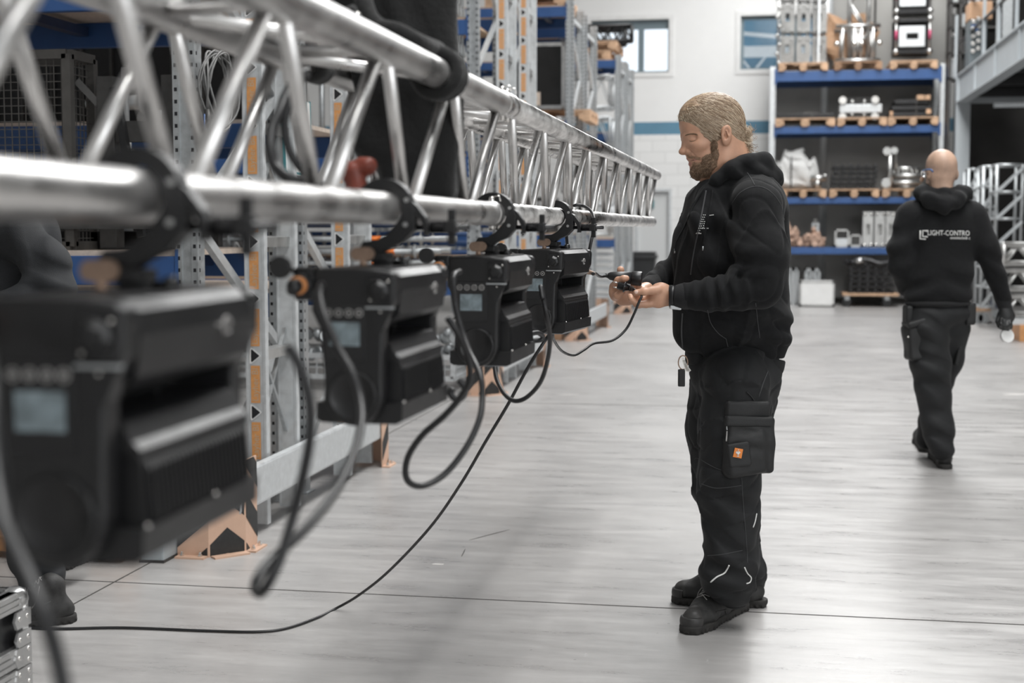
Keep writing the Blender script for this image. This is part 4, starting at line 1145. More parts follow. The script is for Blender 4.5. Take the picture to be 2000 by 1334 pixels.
m = MB(); o = root('kraft_paper', (RX(1655), YR+.9, zt_), 'crumpled brown packing paper behind the silver tower frame', 'paper')
pts = []; random.seed(5)
bm = bmesh.new(); bmesh.ops.create_icosphere(bm, subdivisions=3, radius=1)
for v in bm.verts:
    n_ = 1+.22*math.sin(v.co.x*7+v.co.z*5)+.15*math.sin(v.co.y*11+v.co.z*9)
    v.co = Vector((v.co.x*.50*n_, v.co.y*.10*n_, v.co.z*.42*n_))+Vector((RX(1648), YR+.92, RZ(70)))
for f_ in bm.faces: pass
me = bpy.data.meshes.new('paper'); bm.to_mesh(me); bm.free(); me.materials.append(card); link('paper_body', me, o)
# framed plates, two high
for k, (ya_, yb_) in enumerate(((110, 40), (32, -38))):
    x0, x1 = RX(1742), RX(1812); z0, z1 = RZ(ya_)+.02, RZ(yb_)
    r = root('plate_jig', ((x0+x1)/2, YR+.1, z0), ['lower', 'upper'][k]+' square silver plate with a window in a black frame, blue rack top', 'framed plate')
    m = MB(); m.box((x0, YR+.18, z0), (x1, YR+.8, z0+.08)); m.box((x0, YR+.18, z1-.06), (x1, YR+.8, z1))
    for x in (x0, x1-.06): m.box((x, YR+.2, z0), (x+.06, YR+.26, z1)); m.box((x, YR+.7, z0), (x+.06, YR+.76, z1))
    m.box((x0+.06, YR+.6, z0+.08), (x1-.06, YR+.64, z1-.06))
    m.build('black_frame', steel_black, r)
    a0, a1 = RX(1750), RX(1800); b0, b1 = z0+.11, z1-.14
    w_, h_ = a1-a0, b1-b0; m = MB()
    c0, c1, d0, d1 = a0+w_*.28, a0+w_*.75, b0+h_*.36, b0+h_*.66
    for bx in ((a0, b0, c0, b1), (c1, b0, a1, b1), (c0, b0, c1, d0), (c0, d1, c1, b1)): m.box((bx[0], YR+.10, bx[1]), (bx[2], YR+.13, bx[3]))
    m.build('square_plate', galv_pale, r)
    m = MB()
    for x in (x0+.02, x1-.02):
        m.tube([(x, YR+.12, z0+.03), (x, YR+.12, z1)], .022, 10)
        for z in (z0+.02, z1-.02): m.sph((x, YR+.1, z), .055, n=8)
    m.build('guide_rod', alu_dull, r)
    m = MB()
    for x in (x0+.02, x1-.02): m.tube([(x, YR+.095, z1-.38), (x, YR+.095, z1-.22)], .024, 10)
    m.build('pink_tape', mat('pink_tape', (.45, .06, .14), .6) if 'pink_tape' not in MATS else MATS['pink_tape'], r)
if PALU not in _used: pass
# level 2
z0 = LZ[1]+PT
o = root('black_beam_load', (RX(1570), YR+.4, z0), 'flat black strapped load on the leftmost pallet, second level', 'load')
m = MB(); m.box((RX(1514), YR+.1, z0), (RX(1627), YR+.9, z0+.09), bev=.01); m.build('load_body', steel_black, o)
m = MB(); m.box((RX(1582), YR+.09, z0-.03), (RX(1585), YR+.095, z0+.12)); m.box((RX(1566), YR+.12, z0+.09), (RX(1590), YR+.5, z0+.12)); m.build('load_strap', steel_dark, o)
x0, x1 = RX(1635), RX(1720); 
r = root('winch_block', ((x0+x1)/2, YR+.2, z0), 'silver head block with four round rollers on the blue rack, second level', 'head block')
m = MB(); m.box((x0+.02, YR+.15, RZ(221)), (x1, YR+.6, RZ(205)), bev=.01); m.build('block_beam', galv_pale, r)
m = MB(); m.box((x0+.16, YR+.5, RZ(205)), (x1-.16, YR+.62, RZ(187))); m.build('block_plate', steel_dark, r)
for x in (x0+.07, x1-.12):
    for y in (197, 229):
        m = MB(); m.lathe([(.065, -.03), (.07, 0), (.045, .0), (.04, -.012), (.0, -.012)], (x, YR+.14, RZ(y)), 'y', 16)
        m.build('round_roller', screw_m, r)
for x in (x0+.24, x1-.30):
    for y in (201, 227):
        m = MB(); m.lathe([(.03, 0), (.035, .08)], (x, YR+.2, RZ(y)-.03), 'z', 10); m.build('bolt_stub', alu_dull, r)
m = MB(); m.box((x0+.05, YR+.2, z0), (x1-.05, YR+.6, z0+.12)); m.build('block_base', steel_dark, r)
o = root('black_load', (RX(1775), YR+.3, z0), 'dark lumpy load with wood blocks on right pallet, second level', 'load')
m = MB(); random.seed(4)
for k in range(3):
    m.box((RX(1733)+.05*k, YR+.12, z0+k*.11), (RX(1822)-.04*k, YR+.85, z0+.085+k*.11), bev=.015)
m.build('load_layer', steel_black, o)
m = MB(); m.box((RX(1787), YR+.06, z0+.30), (RX(1802), YR+.4, z0+.38)); m.box((RX(1804), YR+.06, z0+.30), (RX(1813), YR+.4, z0+.38)); m.box((RX(1806), YR+.08, z0+.06), (RX(1815), YR+.3, z0+.14)); m.box((RX(1735), YR+.08, z0+.03), (RX(1741), YR+.3, z0+.11)); m.build('wood_block', pallet_w, o)
m = MB(); m.box((RX(1785), YR+.05, z0-.05), (RX(1787), YR+.06, z0+.35)); m.build('load_strap', steel_dark, o)
# level 3: white sack, silver tube, black stack, truss parts
z0 = LZ[2]+PT
o = root('bulk_sack', (RX(1553), YR+.5, z0), 'crumpled white sack strapped on a pallet on the blue rack', 'sack')
bm = bmesh.new(); bmesh.ops.create_icosphere(bm, subdivisions=5, radius=1)
cx, cz, hx, hz = RX(1555), (z0+RZ(305))/2, (RX(1596)-RX(1512))/2, (RZ(305)-z0)/2
for v in bm.verts:
    x, y, z = v.co; 
    fx_ = math.copysign(abs(x)**.55, x); fy = math.copysign(abs(y)**.55, y); fz = math.copysign(abs(z)**.45, z)
    n_ = 1+.05*math.sin(x*9+z*4)+.04*math.sin(z*13+y*6+x*5)+.03*math.sin(x*23+z*17)
    px_ = fx_*hx*n_*(1-.06*fz); pz = fz*hz
    if fz > .3: pz += .16*max(0, math.sin((x+.55)*4.2))*(fz-.3)/.7 + .05*math.sin(x*11)
    v.co = Vector((cx+px_, YR+.5+fy*.36*n_, cz+pz))
for f_ in bm.faces: f_.smooth = True
me = bpy.data.meshes.new('sack'); bm.to_mesh(me); bm.free(); me.materials.append(mat('white_sack', (.62, .62, .61), .6, bump=.5, bscale=9, bdist=.05)); link('sack_body', me, o)
m = MB(); pts = [(RX(1552), YR-.0, RZ(290)), (RX(1556), YR+.1, RZ(288)), (RX(1566), YR+.3, RZ(292)), (RX(1572), YR+.3, RZ(310)), (RX(1545), YR+.2, RZ(312))]
m.tube([(RX(1548), YR+.3, RZ(312)), (RX(1557), YR+.3, RZ(298)), (RX(1569), YR+.3, RZ(290))], [.10, .08, .03], 10); m.build('sack_neck', MATS['white_sack'], o)
m = MB(); m.box((RX(1543.5), YR+.06, z0-.1), (RX(1546), YR+.075, RZ(306))); m.build('sack_strap', rubber, o)
o = root('silver_coupling', (RX(1600), YR+.2, z0), 'silver T-shaped tube coupling beside the white sack', 'tube coupling')
m = MB(); m.tube([(RX(1583), YR+.1, RZ(348)), (RX(1612), YR+.1, RZ(348))], .055, 12); m.tube([(RX(1611), YR+.1, RZ(341)), (RX(1611), YR+.1, RZ(354))], .03, 10); m.tube([(RX(1596), YR+.12, RZ(350)), (RX(1597), YR+.12, z0)], .06, 12); m.build('coupling_body', alu_dull, o)
def black_stack(x0, x1, z0, z1, y, n, label, nm_='folded_stand', jag=.04):
    for k in range(n):
        zz0 = z0+(z1-z0)*k/n; zz1 = z0+(z1-z0)*(k+.82)/n
        o = root(nm_, ((x0+x1)/2, y, zz0), label % (['lowest', 'second lowest', 'third lowest', 'middle', 'third highest', 'second highest', 'topmost'][min(6, k if k < n-1 else 6)]), 'black frame', label.split(' in ')[-1] + ' frames' if ' in ' in label else None)
        j0, j1 = random.uniform(0, jag), random.uniform(0, jag)
        m = MB(); m.box((x0+j0, y, zz0), (x1-j1, y+.5, zz0+(zz1-zz0)*.45)); m.build('frame_bar', steel_black, o)
        for q in range(6):
            x = x0+j0+(x1-x0-j0-j1-.06)*q/5; m2 = MB(); m2.box((x, y-.02, zz0), (x+.06, y+.1, zz1), bev=.01); m2.build('frame_lug', steel_black, o)
random.seed(8)
black_stack(RX(1623), RX(1715), z0, RZ(320), YR+.15, 5, '%s black frame in the stack on the middle pallet of third level')
r = root('truss_bundle', (RX(1765), YR+.2, z0), 'bundle of silver truss lengths lying on pallet, left of the bald head', 'truss bundle')
for k, (y, x1_) in enumerate(((358, 1808), (344, 1812), (330, 1800), (366, 1806))):
    m = MB(); m.tube([(RX(1738+k*2), YR+.15+.05*k, RZ(y)), (RX(x1_), YR+.15+.05*k, RZ(y))], .045, 12); m.build('truss_tube', alu_dull, r)
m = MB()
for i in range(6): m.tube([(RX(1745+i*9), YR+.2, RZ(333)), (RX(1749+i*9), YR+.2, RZ(344))], .012, 6)
m.build('lacing', alu_dull, r)
r = root('hoist_arm', (RX(1737), YR+.1, z0), 'upright silver tube with a clamp head, left of the bald man\'s head', 'tube with clamp')
m = MB(); m.tube([(RX(1738), YR+.1, z0), (RX(1738), YR+.1, RZ(298))], .045, 12); m.build('arm_tube', alu_dull, r)
m = MB(); m.tube([(RX(1750), YR+.2, RZ(330)), (RX(1750), YR+.2, RZ(300)), (RX(1748), YR+.2, RZ(294))], .025, 10); m.build('thin_tube', alu_dull, r)
m = MB(); m.lathe([(.07, -.04), (.085, 0), (.07, .04)], (RX(1731), YR+.08, RZ(297)), 'y', 14); m.lathe([(.06, -.04), (.07, 0), (.06, .04)], (RX(1745), YR+.08, RZ(296)), 'y', 14); m.build('clamp_head', alu_dull, r)
m = MB(); m.lathe([(.08, -.05), (.10, 0), (.07, .05)], (RX(1730), YR+.08, z0+.1), 'y', 14); m.build('foot_clamp', alu_dull, r)
# level 4: brown couplers, small cases, silver pillars
z0 = LZ[3]
cb = lroot('wooden_coupler', 'pale brown coupler on blue rack shelf', 'coupler', 'pale brown couplers piled on the fourth level of the blue rack')
m = MB(); m.lathe([(.05, -.04), (.065, -.02), (.065, .02), (.05, .04)], (0, 0, 0), 'y', 10); m.lathe([(.03, 0), (.04, .09)], (.03, 0, .02), 'z', 8); m.build('coupler_body', mat('coupler_brown', (.50, .34, .26), .7, noise=.25, nscale=12), cb)
bpy.context.view_layer.update(); f1 = True; random.seed(9)
hts = {0: 4, 1: 3, 2: 3, 3: 1, 4: 2, 5: 2, 6: 3, 7: 2, 8: 1}
for c_, n in hts.items():
    for k in range(n):
        o = cb if f1 else dup(cb); f1 = False
        o.location = (RX(1541+c_*8.5)+random.uniform(-.02, .02), YR+.12+random.uniform(0, .2), z0+.065+k*.095); o.rotation_euler = (random.uniform(-.5, .5), random.uniform(-.6, .6), random.uniform(-1, 1)); o['label'] = 'pale brown coupler, %s pile from the left, %s up, blue rack fourth level' % (ORD[c_], ORD[k])
sleeve(RX(1588), RX(1602), z0+.05, RZ(435), YR+.35, 'small silver sleeve standing between the brown couplers', None)
def small_case(x0, x1, z0, z1, y, label, win=True):
    r = root('open_box', ((x0+x1)/2, y, z0), label, 'framed box')
    m = MB(); e = .03
    m.box((x0, y, z0), (x0+e, y+.4, z1)); m.box((x1-e, y, z0), (x1, y+.4, z1)); m.box((x0, y, z0), (x1, y+.4, z0+e*1.5)); m.box((x0, y, z1-e), (x1, y+.4, z1)); m.build('box_frame', alu_dull, r)
    m = MB(); m.box((x0+e, y+.02, z0+e), (x1-e, y+.38, (z0+z1)/2 if win else z1-e)); m.build('box_panel', galv_pale if win else steel_dark, r)
    return r
small_case(RX(1632), RX(1660), z0, RZ(448), YR+.08, 'small silver framed box on fourth level, beside the couplers')
small_case(RX(1661), RX(1685), z0, RZ(458), YR+.08, 'shorter silver framed box with dark front, next to the pillars', False)
for k, (a, b) in enumerate([(1687, 1707), (1710, 1730), (1732, 1750)]):
    x0, x1 = RX(a), RX(b)
    r = root('truss_hinge_block', ((x0+x1)/2, YR+.1, z0), ['left', 'middle', 'right'][k]+' tall silver block of the three standing on the fourth level', 'tall block', 'three tall silver blocks on the blue rack')
    m = MB(); m.box((x0, YR+.1, z0), (x0+.05, YR+.5, RZ(414))); m.box((x1-.05, YR+.1, z0), (x1, YR+.5, RZ(414))); m.box((x0, YR+.12, z0+.02), (x1, YR+.16, z0+.22)); m.box((x0, YR+.12, RZ(418)-.18), (x1, YR+.16, RZ(414))); m.box((x0+.03, YR+.3, z0), (x1-.03, YR+.34, RZ(414))); m.build('block_shell', alu_dull, r)
    m = MB()
    for z in (z0+.04, RZ(414)-.04):
        for x in (x0+.03, x1-.03): m.sph((x, YR+.09, z), .03, n=8)
    m.build('block_stud', screw_m, r)
# floor level
p = WF(1597, 590)
x0, x1 = RX(1564), RX(1631)
flight_case('flight_case', x0, x1, YR-.35, YR+.15, .02, RZ(545)-.02, 'pale aluminium case standing on the floor under the blue rack', .03, mm=white_m, emat=alu_dull, ball=.028)
for k, (a, b, t_) in enumerate([(1540, 1552, 525), (1553, 1563, 524), (1575, 1590, 525), (1592, 1606, 525)]):
    x0, x1 = RX(a), RX(b); y = YR+.35
    r = root('base_stand', ((x0+x1)/2, y, 0), ['leftmost', 'second', 'third', 'rightmost'][k]+' grey metal stand behind the pale aluminium case', 'stand', 'grey metal stands on the floor behind the aluminium case')
    m = MB(); m.box((x0, y, 0), (x0+.03, y+.3, RZ(t_))); m.box((x1-.03, y, 0), (x1, y+.3, RZ(t_))); m.box((x0, y, RZ(t_)-.05), (x1, y+.3, RZ(t_))); m.box((x0, y+.1, .05), (x1, y+.14, RZ(t_))); m.build('stand_body', galv_pale, r)
r = root('dolly', (RX(1700), YR+.1, 0), 'flat wooden dolly on castors carrying black frames under blue rack', 'dolly')
m = MB(); m.box((RX(1648), YR-.25, .20), (RX(1757), YR+.5, .24)); m.build('dolly_deck', pallet_w, r)
for x in (RX(1657), RX(1735)):
    for y in (YR-.15, YR+.4):
        m = MB(); m.lathe([(.08, -.02), (.08, .02)], (x, y, .085), 'y', 14); m.build('castor_wheel', rubber, r)
        m = MB(); m.box((x-.04, y-.035, .12), (x+.04, y+.035, .2)); m.build('castor_fork', galv, r)
random.seed(10)
black_stack(RX(1655), RX(1752), .245, RZ(508), YR-.1, 6, '%s black frame in the stack on the floor dolly', jag=.08)
r = root('hose_coil', (RX(1667), YR, .25), 'black hose with a silver end lying on top of the floor stack', 'hose')
m = MB(); m.tube(smooth_path([(RX(1652), YR-.2, RZ(510)), (RX(1665), YR-.1, RZ(512)), (RX(1680), YR-.1, RZ(506)), (RX(1700), YR-.1, RZ(508)), (RX(1720), YR-.15, RZ(514)), (RX(1745), YR-.1, RZ(510))], 4), .045, 8); m.build('hose_body', rubber, r)
m = MB(); m.tube([(RX(1672), YR-.2, RZ(509)), (RX(1688), YR-.2, RZ(507))], .05, 10); m.build('hose_end', alu_dull, r)

# ================================================================== GALLERY ON THE RIGHT
XG = 2.95
e1 = WX(1868, 201, XG); e2 = WX(1868, 147, XG); YE = e1.y; ZB, ZTt = e1.z, e2.z
YB = 13.0
r = root('gallery', (XG, YE, ZB), 'grey steel gallery with railing along the right side of the hall', 'gallery'); r['kind'] = 'structure'
m = MB(); m.box((XG+.03, YB, ZB+.02), (XG+.045, YE, ZTt-.02)); m.box((XG, YB, ZTt-.025), (XG+.18, YE, ZTt)); m.box((XG, YB, ZB), (XG+.18, YE, ZB+.025))
y = YE-.05
while y > YB: m.box((XG, y-.012, ZB+.02), (XG+.16, y, ZTt-.02)); y -= 1.9
struct(m.build('edge_beam', mat('gallery_grey', (0.40, 0.43, 0.45), 0.5, noise=.04, nscale=3), r))
m = MB(); m.box((XG, YE, ZB), (12, YE+.18, ZTt)); struct(m.build('end_beam', MATS['gallery_grey'], r))
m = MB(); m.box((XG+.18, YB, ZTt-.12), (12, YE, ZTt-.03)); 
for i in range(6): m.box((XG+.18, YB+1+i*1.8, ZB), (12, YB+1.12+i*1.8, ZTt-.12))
struct(m.build('gallery_deck', steel_black, r))  # deck and joists coloured black for the shade under the gallery
m = MB()
cx0 = WY(1866, 300, YE).x; cx1 = WY(1893, 300, YE).x
m.box((cx0, YE-.02, 0), (cx1, YE+.16, ZB)); struct(m.build('gallery_column', MATS['gallery_grey'], r))
m = MB(); HR = 1.05
for h in (HR, HR*.5): m.tube([(XG+.05, YB, ZTt+h), (XG+.05, YE, ZTt+h)], .022, 8)
struct(m.build('hand_rail', steel_dark, r))
for px in (1868, 1893, 1922, 1951, 1985):
    q = WX(px, 60, XG+.05); m = MB(); m.box((XG+.03, q.y-.03, ZTt), (XG+.07, q.y+.03, ZTt+HR*(1.0 if px != 1868 else .98))); struct(m.build('rail_post', MATS['gallery_grey'], r))
# black walls put in as the shade under and on the gallery
dark_wall = mat('store_shade_black', (0.018, 0.017, 0.016), 0.85, noise=.3, nscale=2)
m = MB(); m.box((xr_+.32, YE+2.6, 0), (12, YE+2.75, 9)); m.box((8.5, YB, 0), (8.65, YE+2.6, 9)); struct(m.build('wall_store_shade', dark_wall))
# strip lamp (off) under the gallery
q0, q1 = WY(1942, 205, YE+.8), WY(2010, 208, YE+.8)
o = root('strip_lamp', (q0.x, q0.y, q0.z), 'long grey strip lamp, unlit, under the gallery', 'lamp'); m = MB(); m.box((q0.x, q0.y, q0.z-.04), (q1.x+.6, q0.y+.1, q0.z+.04)); m.build('lamp_housing', galv, o)
# things on the gallery: cardboard box, crate with bright bolts, dark shelf unit
YGq = YE-1.2
def GX(x): return WY(x, 60, YGq).x
def GZ(y): return WY(1900, y, YGq).z
o = root('cardboard_box', (GX(1910), YGq, ZTt), 'brown cardboard box piled high behind the gallery railing', 'box'); m = MB(); m.box((GX(1893), YGq, GZ(38)), (GX(1938), YGq+.5, GZ(3)), bev=.02); m.build('box_body', card, o)
o = root('plastic_crate', (GX(1905), YGq, ZTt), 'dark crate with bright round fittings behind the gallery railing', 'crate')
m = MB(); m.box((GX(1894), YGq, ZTt), (GX(1928), YGq+.5, GZ(38)), bev=.02); m.build('crate_body', mat('crate_grey', (.10, .12, .13), .5), o)
m = MB(); m.box((GX(1897), YGq-.01, GZ(60)), (GX(1910), YGq, GZ(48))); m.build('blue_label', blue, o)
for i in range(5):
    for j in range(2):
        m = MB(); q = (GX(1901+j*10), YGq-.01, GZ(42+i*14.5-j*5)); m.lathe([(.03, -.02), (.04, 0)], q, 'y', 10); m.build('bright_fitting', screw_m, o)
o = root('pale_board', (GX(1960), YGq, ZTt), 'pale grey boards leaning behind the gallery railing', 'board')
m = MB(); m.box((GX(1946), YGq, ZTt), (GX(1952), YGq+.05, GZ(0))); m.box((GX(1956), YGq-.1, ZTt), (GX(1975), YGq-.05, GZ(-30))); m.build('board_body', galv, o)
o = root('store_shelf', (GX(1850), YE+1.2, ZTt), 'dark shelf unit full of parts at the gallery end beside the rack', 'shelf')
m = MB()
xs0, xs1 = WY(1852, 60, YE+1.4).x, WY(1890, 60, YE+1.4).x
for k in range(9): z = ZTt+.05+k*.42; m.box((xs0, YE+1.2, z), (xs1+.6, YE+1.7, z+.03))
for x in (xs0, (xs0+xs1)/2, xs1): m.box((x, YE+1.2, 0), (x+.04, YE+1.7, 8.4))
m.build('shelf_frame', steel_dark, o)
random.seed(2)
for k in range(8):
    for i in range(4): m = MB(); x = xs0+.05+i*.12; m.box((x, YE+1.25, ZTt+.085+k*.42), (x+.08, YE+1.5, ZTt+.085+k*.42+random.uniform(.1, .3))); m.build('shelf_goods', steel_dark if (k+i) % 3 else galv, o)
# ---- silver truss towers under the gallery, behind the bald man
def ladder_tower(x0, x1, y0, y1, d, label, diag=True, mm=galv, rr=.024, rungs=6):
    a = WY(x0, y0, d); b = WY(x1, y1, d)
    r = root('truss_tower', ((a.x+b.x)/2, d, b.z), label, 'truss tower', 'silver truss towers under the gallery')
    dy = .5
    for x in (a.x, b.x):
        for y in (d, d+dy): m = MB(); m.tube([(x, y, b.z), (x, y, a.z)], rr, 10); m.build('tower_post', mm, r)
    n = rungs
    for i in range(n+1):
        m = MB(); z = b.z+(a.z-b.z)*i/n
        for y in (d, d+dy): m.tube([(a.x, y, z), (b.x, y, z)], rr*.7, 8)
        for x in (a.x, b.x): m.tube([(x, d, z), (x, d+dy, z)], rr*.7, 8)
        m.build('tower_rung', mm, r)
    m = MB()
    for i in range(n):
        if i % 2 == 0 or diag: 
            z = b.z+(a.z-b.z)*i/n; z2 = b.z+(a.z-b.z)*(i+.9)/n; m.bar((a.x, d-.03, z), (b.x, d-.03, z2), .02, .04)
    m.build('tower_brace', mm, r)
    return r
ladder_tower(1948, 1994, 322, 480, 19.5, 'tall silver truss tower with flat diagonals behind bald man\'s right shoulder', rungs=3)
ladder_tower(1922, 1941, 325, 600, 20.6, 'narrow truss tower just right of the bald man\'s head', rungs=7, rr=.024)
ladder_tower(1893, 1908, 330, 600, 22.0, 'dim narrow truss tower far under the gallery', rungs=7, rr=.018, mm=galv)
# stack of horizontal trusses at right edge
for k, (ya_, yb_) in enumerate(((478, 515), (528, 565), (578, 616))):
    d = 18.3; a = WY(1962, ya_, d); b = WY(1962, yb_, d)
    h = a.z-b.z
    small_truss('stacked_truss', (a.x, d, b.z), 'x', 1.8, h, ['top', 'middle', 'bottom'][k]+' silver truss of the stack at the right edge', alu_dull, 5, .036, 'silver trusses stacked at the right edge', r2=.022)
bb = WY(1962, 616, 18.3); fl_z = bb.z-.03
r = root('truss_dolly', (bb.x+.8, 18.5, 0), 'orange-footed dolly under the truss stack at the right edge', 'dolly')
m = MB(); m.box((bb.x, 18.25, fl_z-.08), (bb.x+1.8, 18.35, fl_z-.005)); m.box((bb.x, 18.7, fl_z-.08), (bb.x+1.8, 18.8, fl_z-.005)); m.build('dolly_rail', galv_pale, r)
q = WY(1993, 630, 18.2).x
for x in (q, q+1.2): m = MB(); m.box((x, 18.2, .0), (x+.08, 18.8, fl_z-.08)); m.build('dolly_leg', peach_dark, r)
# dark goods on the floor under the gallery
for k, (a, b, t_, d) in enumerate([(1900, 1935, 596, 21.5), (1940, 1975, 590, 22.5)]):
    x0, x1 = WY(a, 600, d).x, WY(b, 600, d).x
    r = root('equipment_dolly', ((x0+x1)/2, d, 0), ['left', 'right'][k]+' low dark dolly on castors under the gallery', 'dolly', 'dark dollies under the gallery')
    m = MB(); m.box((x0, d, .18), (x1, d+.6, .26)); m.build('dolly_deck', [pallet_w, blue_dark][k], r)
    for x in (x0+.08, x1-.08):
        m = MB(); m.lathe([(.08, -.02), (.08, .02)], (x, d+.08, .08), 'y', 12); m.build('castor_wheel', galv, r)
    m = MB(); m.box((x0+.03, d+.03, .262), (x1-.03, d+.57, .8), bev=.02); m.build('dolly_load', steel_black, r)

# ================================================================== LOW THINGS LEFT: pallet truck, grey plinth, flight case
c0 = WF(168, 1098); c1 = WF(245, 1098); c2 = WF(272, 1080)
r = root('pallet_truck', (c0.x, c0.y, 0), 'orange pallet truck frame under the nearest rack, left of the grey plinth', 'pallet truck')
m = MB(); m.box((c0.x-.65, c0.y, .03), (c1.x, c0.y+.17, .095), bev=.006); m.build('fork', peach_dark, r)
m = MB(); m.box((c0.x-.65, c0.y+.38, .03), (c1.x, c0.y+.55, .095), bev=.006); m.build('fork', peach_dark, r)
m = MB(); m.prism([(c0.y+.02, .095), (c0.y+.53, .095), (c0.y+.40, .20), (c0.y+.15, .20)], 'x', c0.x+.1, c0.x+.16); m.build('truck_head', peach_dark, r)
m = MB(); m.lathe([(.035, -.04), (.035, .04)], (c0.x+.05, c0.y+.08, .036), 'y', 12); m.build('fork_roller', rubber, r)
a = WF(274, 1098); b = WF(323, 1098)
o = root('grey_plinth', ((a.x+b.x)/2, a.y, 0), 'small grey metal plinth between the orange pallet truck and corner guard', 'plinth')
m = MB(); m.box((a.x, a.y, 0), (b.x, a.y+.35, .20), bev=.008); m.build('plinth_body', col_grey, o)
m = MB(); m.box((a.x-.004, a.y-.004, 0), (b.x+.004, a.y+.354, .012)); m.build('plinth_base', steel_dark, o)
# flight case, lower left
p = W(50, 1148, 3.35)
XC, YC, ZC = p.x, p.y, p.z
alu_case = mat('aluminium_profile', (0.66, 0.66, 0.655), 0.3, 0.9, rvar=.08, nscale=10)
r = root('road_case', (XC-.4, YC+.3, 0), 'silver-edged black road case at the lower left corner of the picture', 'road case')
m = MB(); m.box((XC-1.0, YC+.01, .14), (XC-.012, YC+.6, ZC-.012)); m.build('case_panel', mat('case_laminate', (.012, .012, .013), .35), r)
def prof(m, a, b, w_=.03):
    pass
zs_ = [ZC, ZC-.155, ZC-.185, .14]
# horizontal double profiles of lid and body with grooves
m = MB()
def rail(x0, x1, z0, z1, y):
    h = z1-z0
    m.box((x0, y-.006, z0), (x1, y+.02, z1))
    for q in (0.0, .36, .70): m.box((x0, y-.010, z0+h*q+.001), (x1, y-.0055, z0+h*(q+.26)))
rail(XC-1, XC-.03, ZC-.040, ZC, YC); rail(XC-1, XC-.03, ZC-.175, ZC-.130, YC); rail(XC-1, XC-.03, ZC-.222, ZC-.180, YC); rail(XC-1, XC-.03, .14, .18, YC)
m.box((XC-1, YC, ZC-.006), (XC-.02, YC+.03, ZC)); m.box((XC-.03, YC, ZC-.006), (XC, YC+.6, ZC))
m.box((XC-.012, YC, ZC-.04), (XC-.004, YC+.6, ZC)); m.box((XC-.012, YC, ZC-.222), (XC-.004, YC+.6, ZC-.130))
m.build('lid_profile', alu_case, r)
m = MB(); m.box((XC-.03, YC-.006, .14), (XC-.002, YC+.03, ZC-.01)); m.box((XC-.03, YC+.57, .14), (XC-.002, YC+.6, ZC-.01)); m.build('corner_profile', alu_case, r)
m = MB(); m.sph((XC-.022, YC+.016, ZC-.022), .031, n=16); bc = m.build('ball_corner', alu_case, r)
m = MB(); m.sph((XC-.022, YC+.58, ZC-.022), .031, n=16); m.build('ball_corner', alu_case, r)
m = MB()
for (x0, z0, x1, z1) in ((XC-.075, ZC-.085, XC-.002, ZC-.045), (XC-.070, ZC-.130, XC-.002, ZC-.095), (XC-.078, ZC-.178, XC-.002, ZC-.132), (XC-.078, ZC-.235, XC-.002, ZC-.182)):
    m.prism([(x0+.01, z0), (x1, z0), (x1, z1), (x0+.01, z1), (x0, (z0+z1)/2)], 'y', YC-.013, YC-.006)
m.build('corner_plate', alu_case, r)
m = MB()
for (x, z) in ((-.055, -.062), (-.02, -.062), (-.055, -.112), (-.018, -.112), (-.060, -.155), (-.018, -.142), (-.018, -.168), (-.060, -.195), (-.018, -.195), (-.018, -.222)):
    m.sph((XC+x, YC-.013, ZC+z), (.006, .003, .006), n=8)
m.build('rivet', screw_m, r)
m = MB(); m.prism([(XC-.20, ZC-.33), (XC-.05, ZC-.30), (XC-.05, ZC-.275), (XC-.08, ZC-.262), (XC-.20, ZC-.275)], 'y', YC-.012, YC-.005); m.box((XC-.17, YC-.03, ZC-.36), (XC-.09, YC-.012, ZC-.31), bev=.006); m.build('butterfly_latch', alu_case, r)
for k in range(4): 
    m = MB(); m.sph((XC-.18+k*.035, YC-.013, ZC-.30+k*.006), (.006, .004, .006), n=8); m.build('latch_rivet', screw_m, r)
for x in (XC-.9, XC-.12):
    m = MB(); m.lathe([(.05, -.02), (.05, .02)], (x, YC+.1, .05), 'x', 14); m.box((x-.03, YC+.05, .09), (x+.03, YC+.15, .14)); m.build('castor', rubber, r)
r.rotation_euler = (0, 0, PI/2); r.location = (XC-.3, YC-.4, 0)
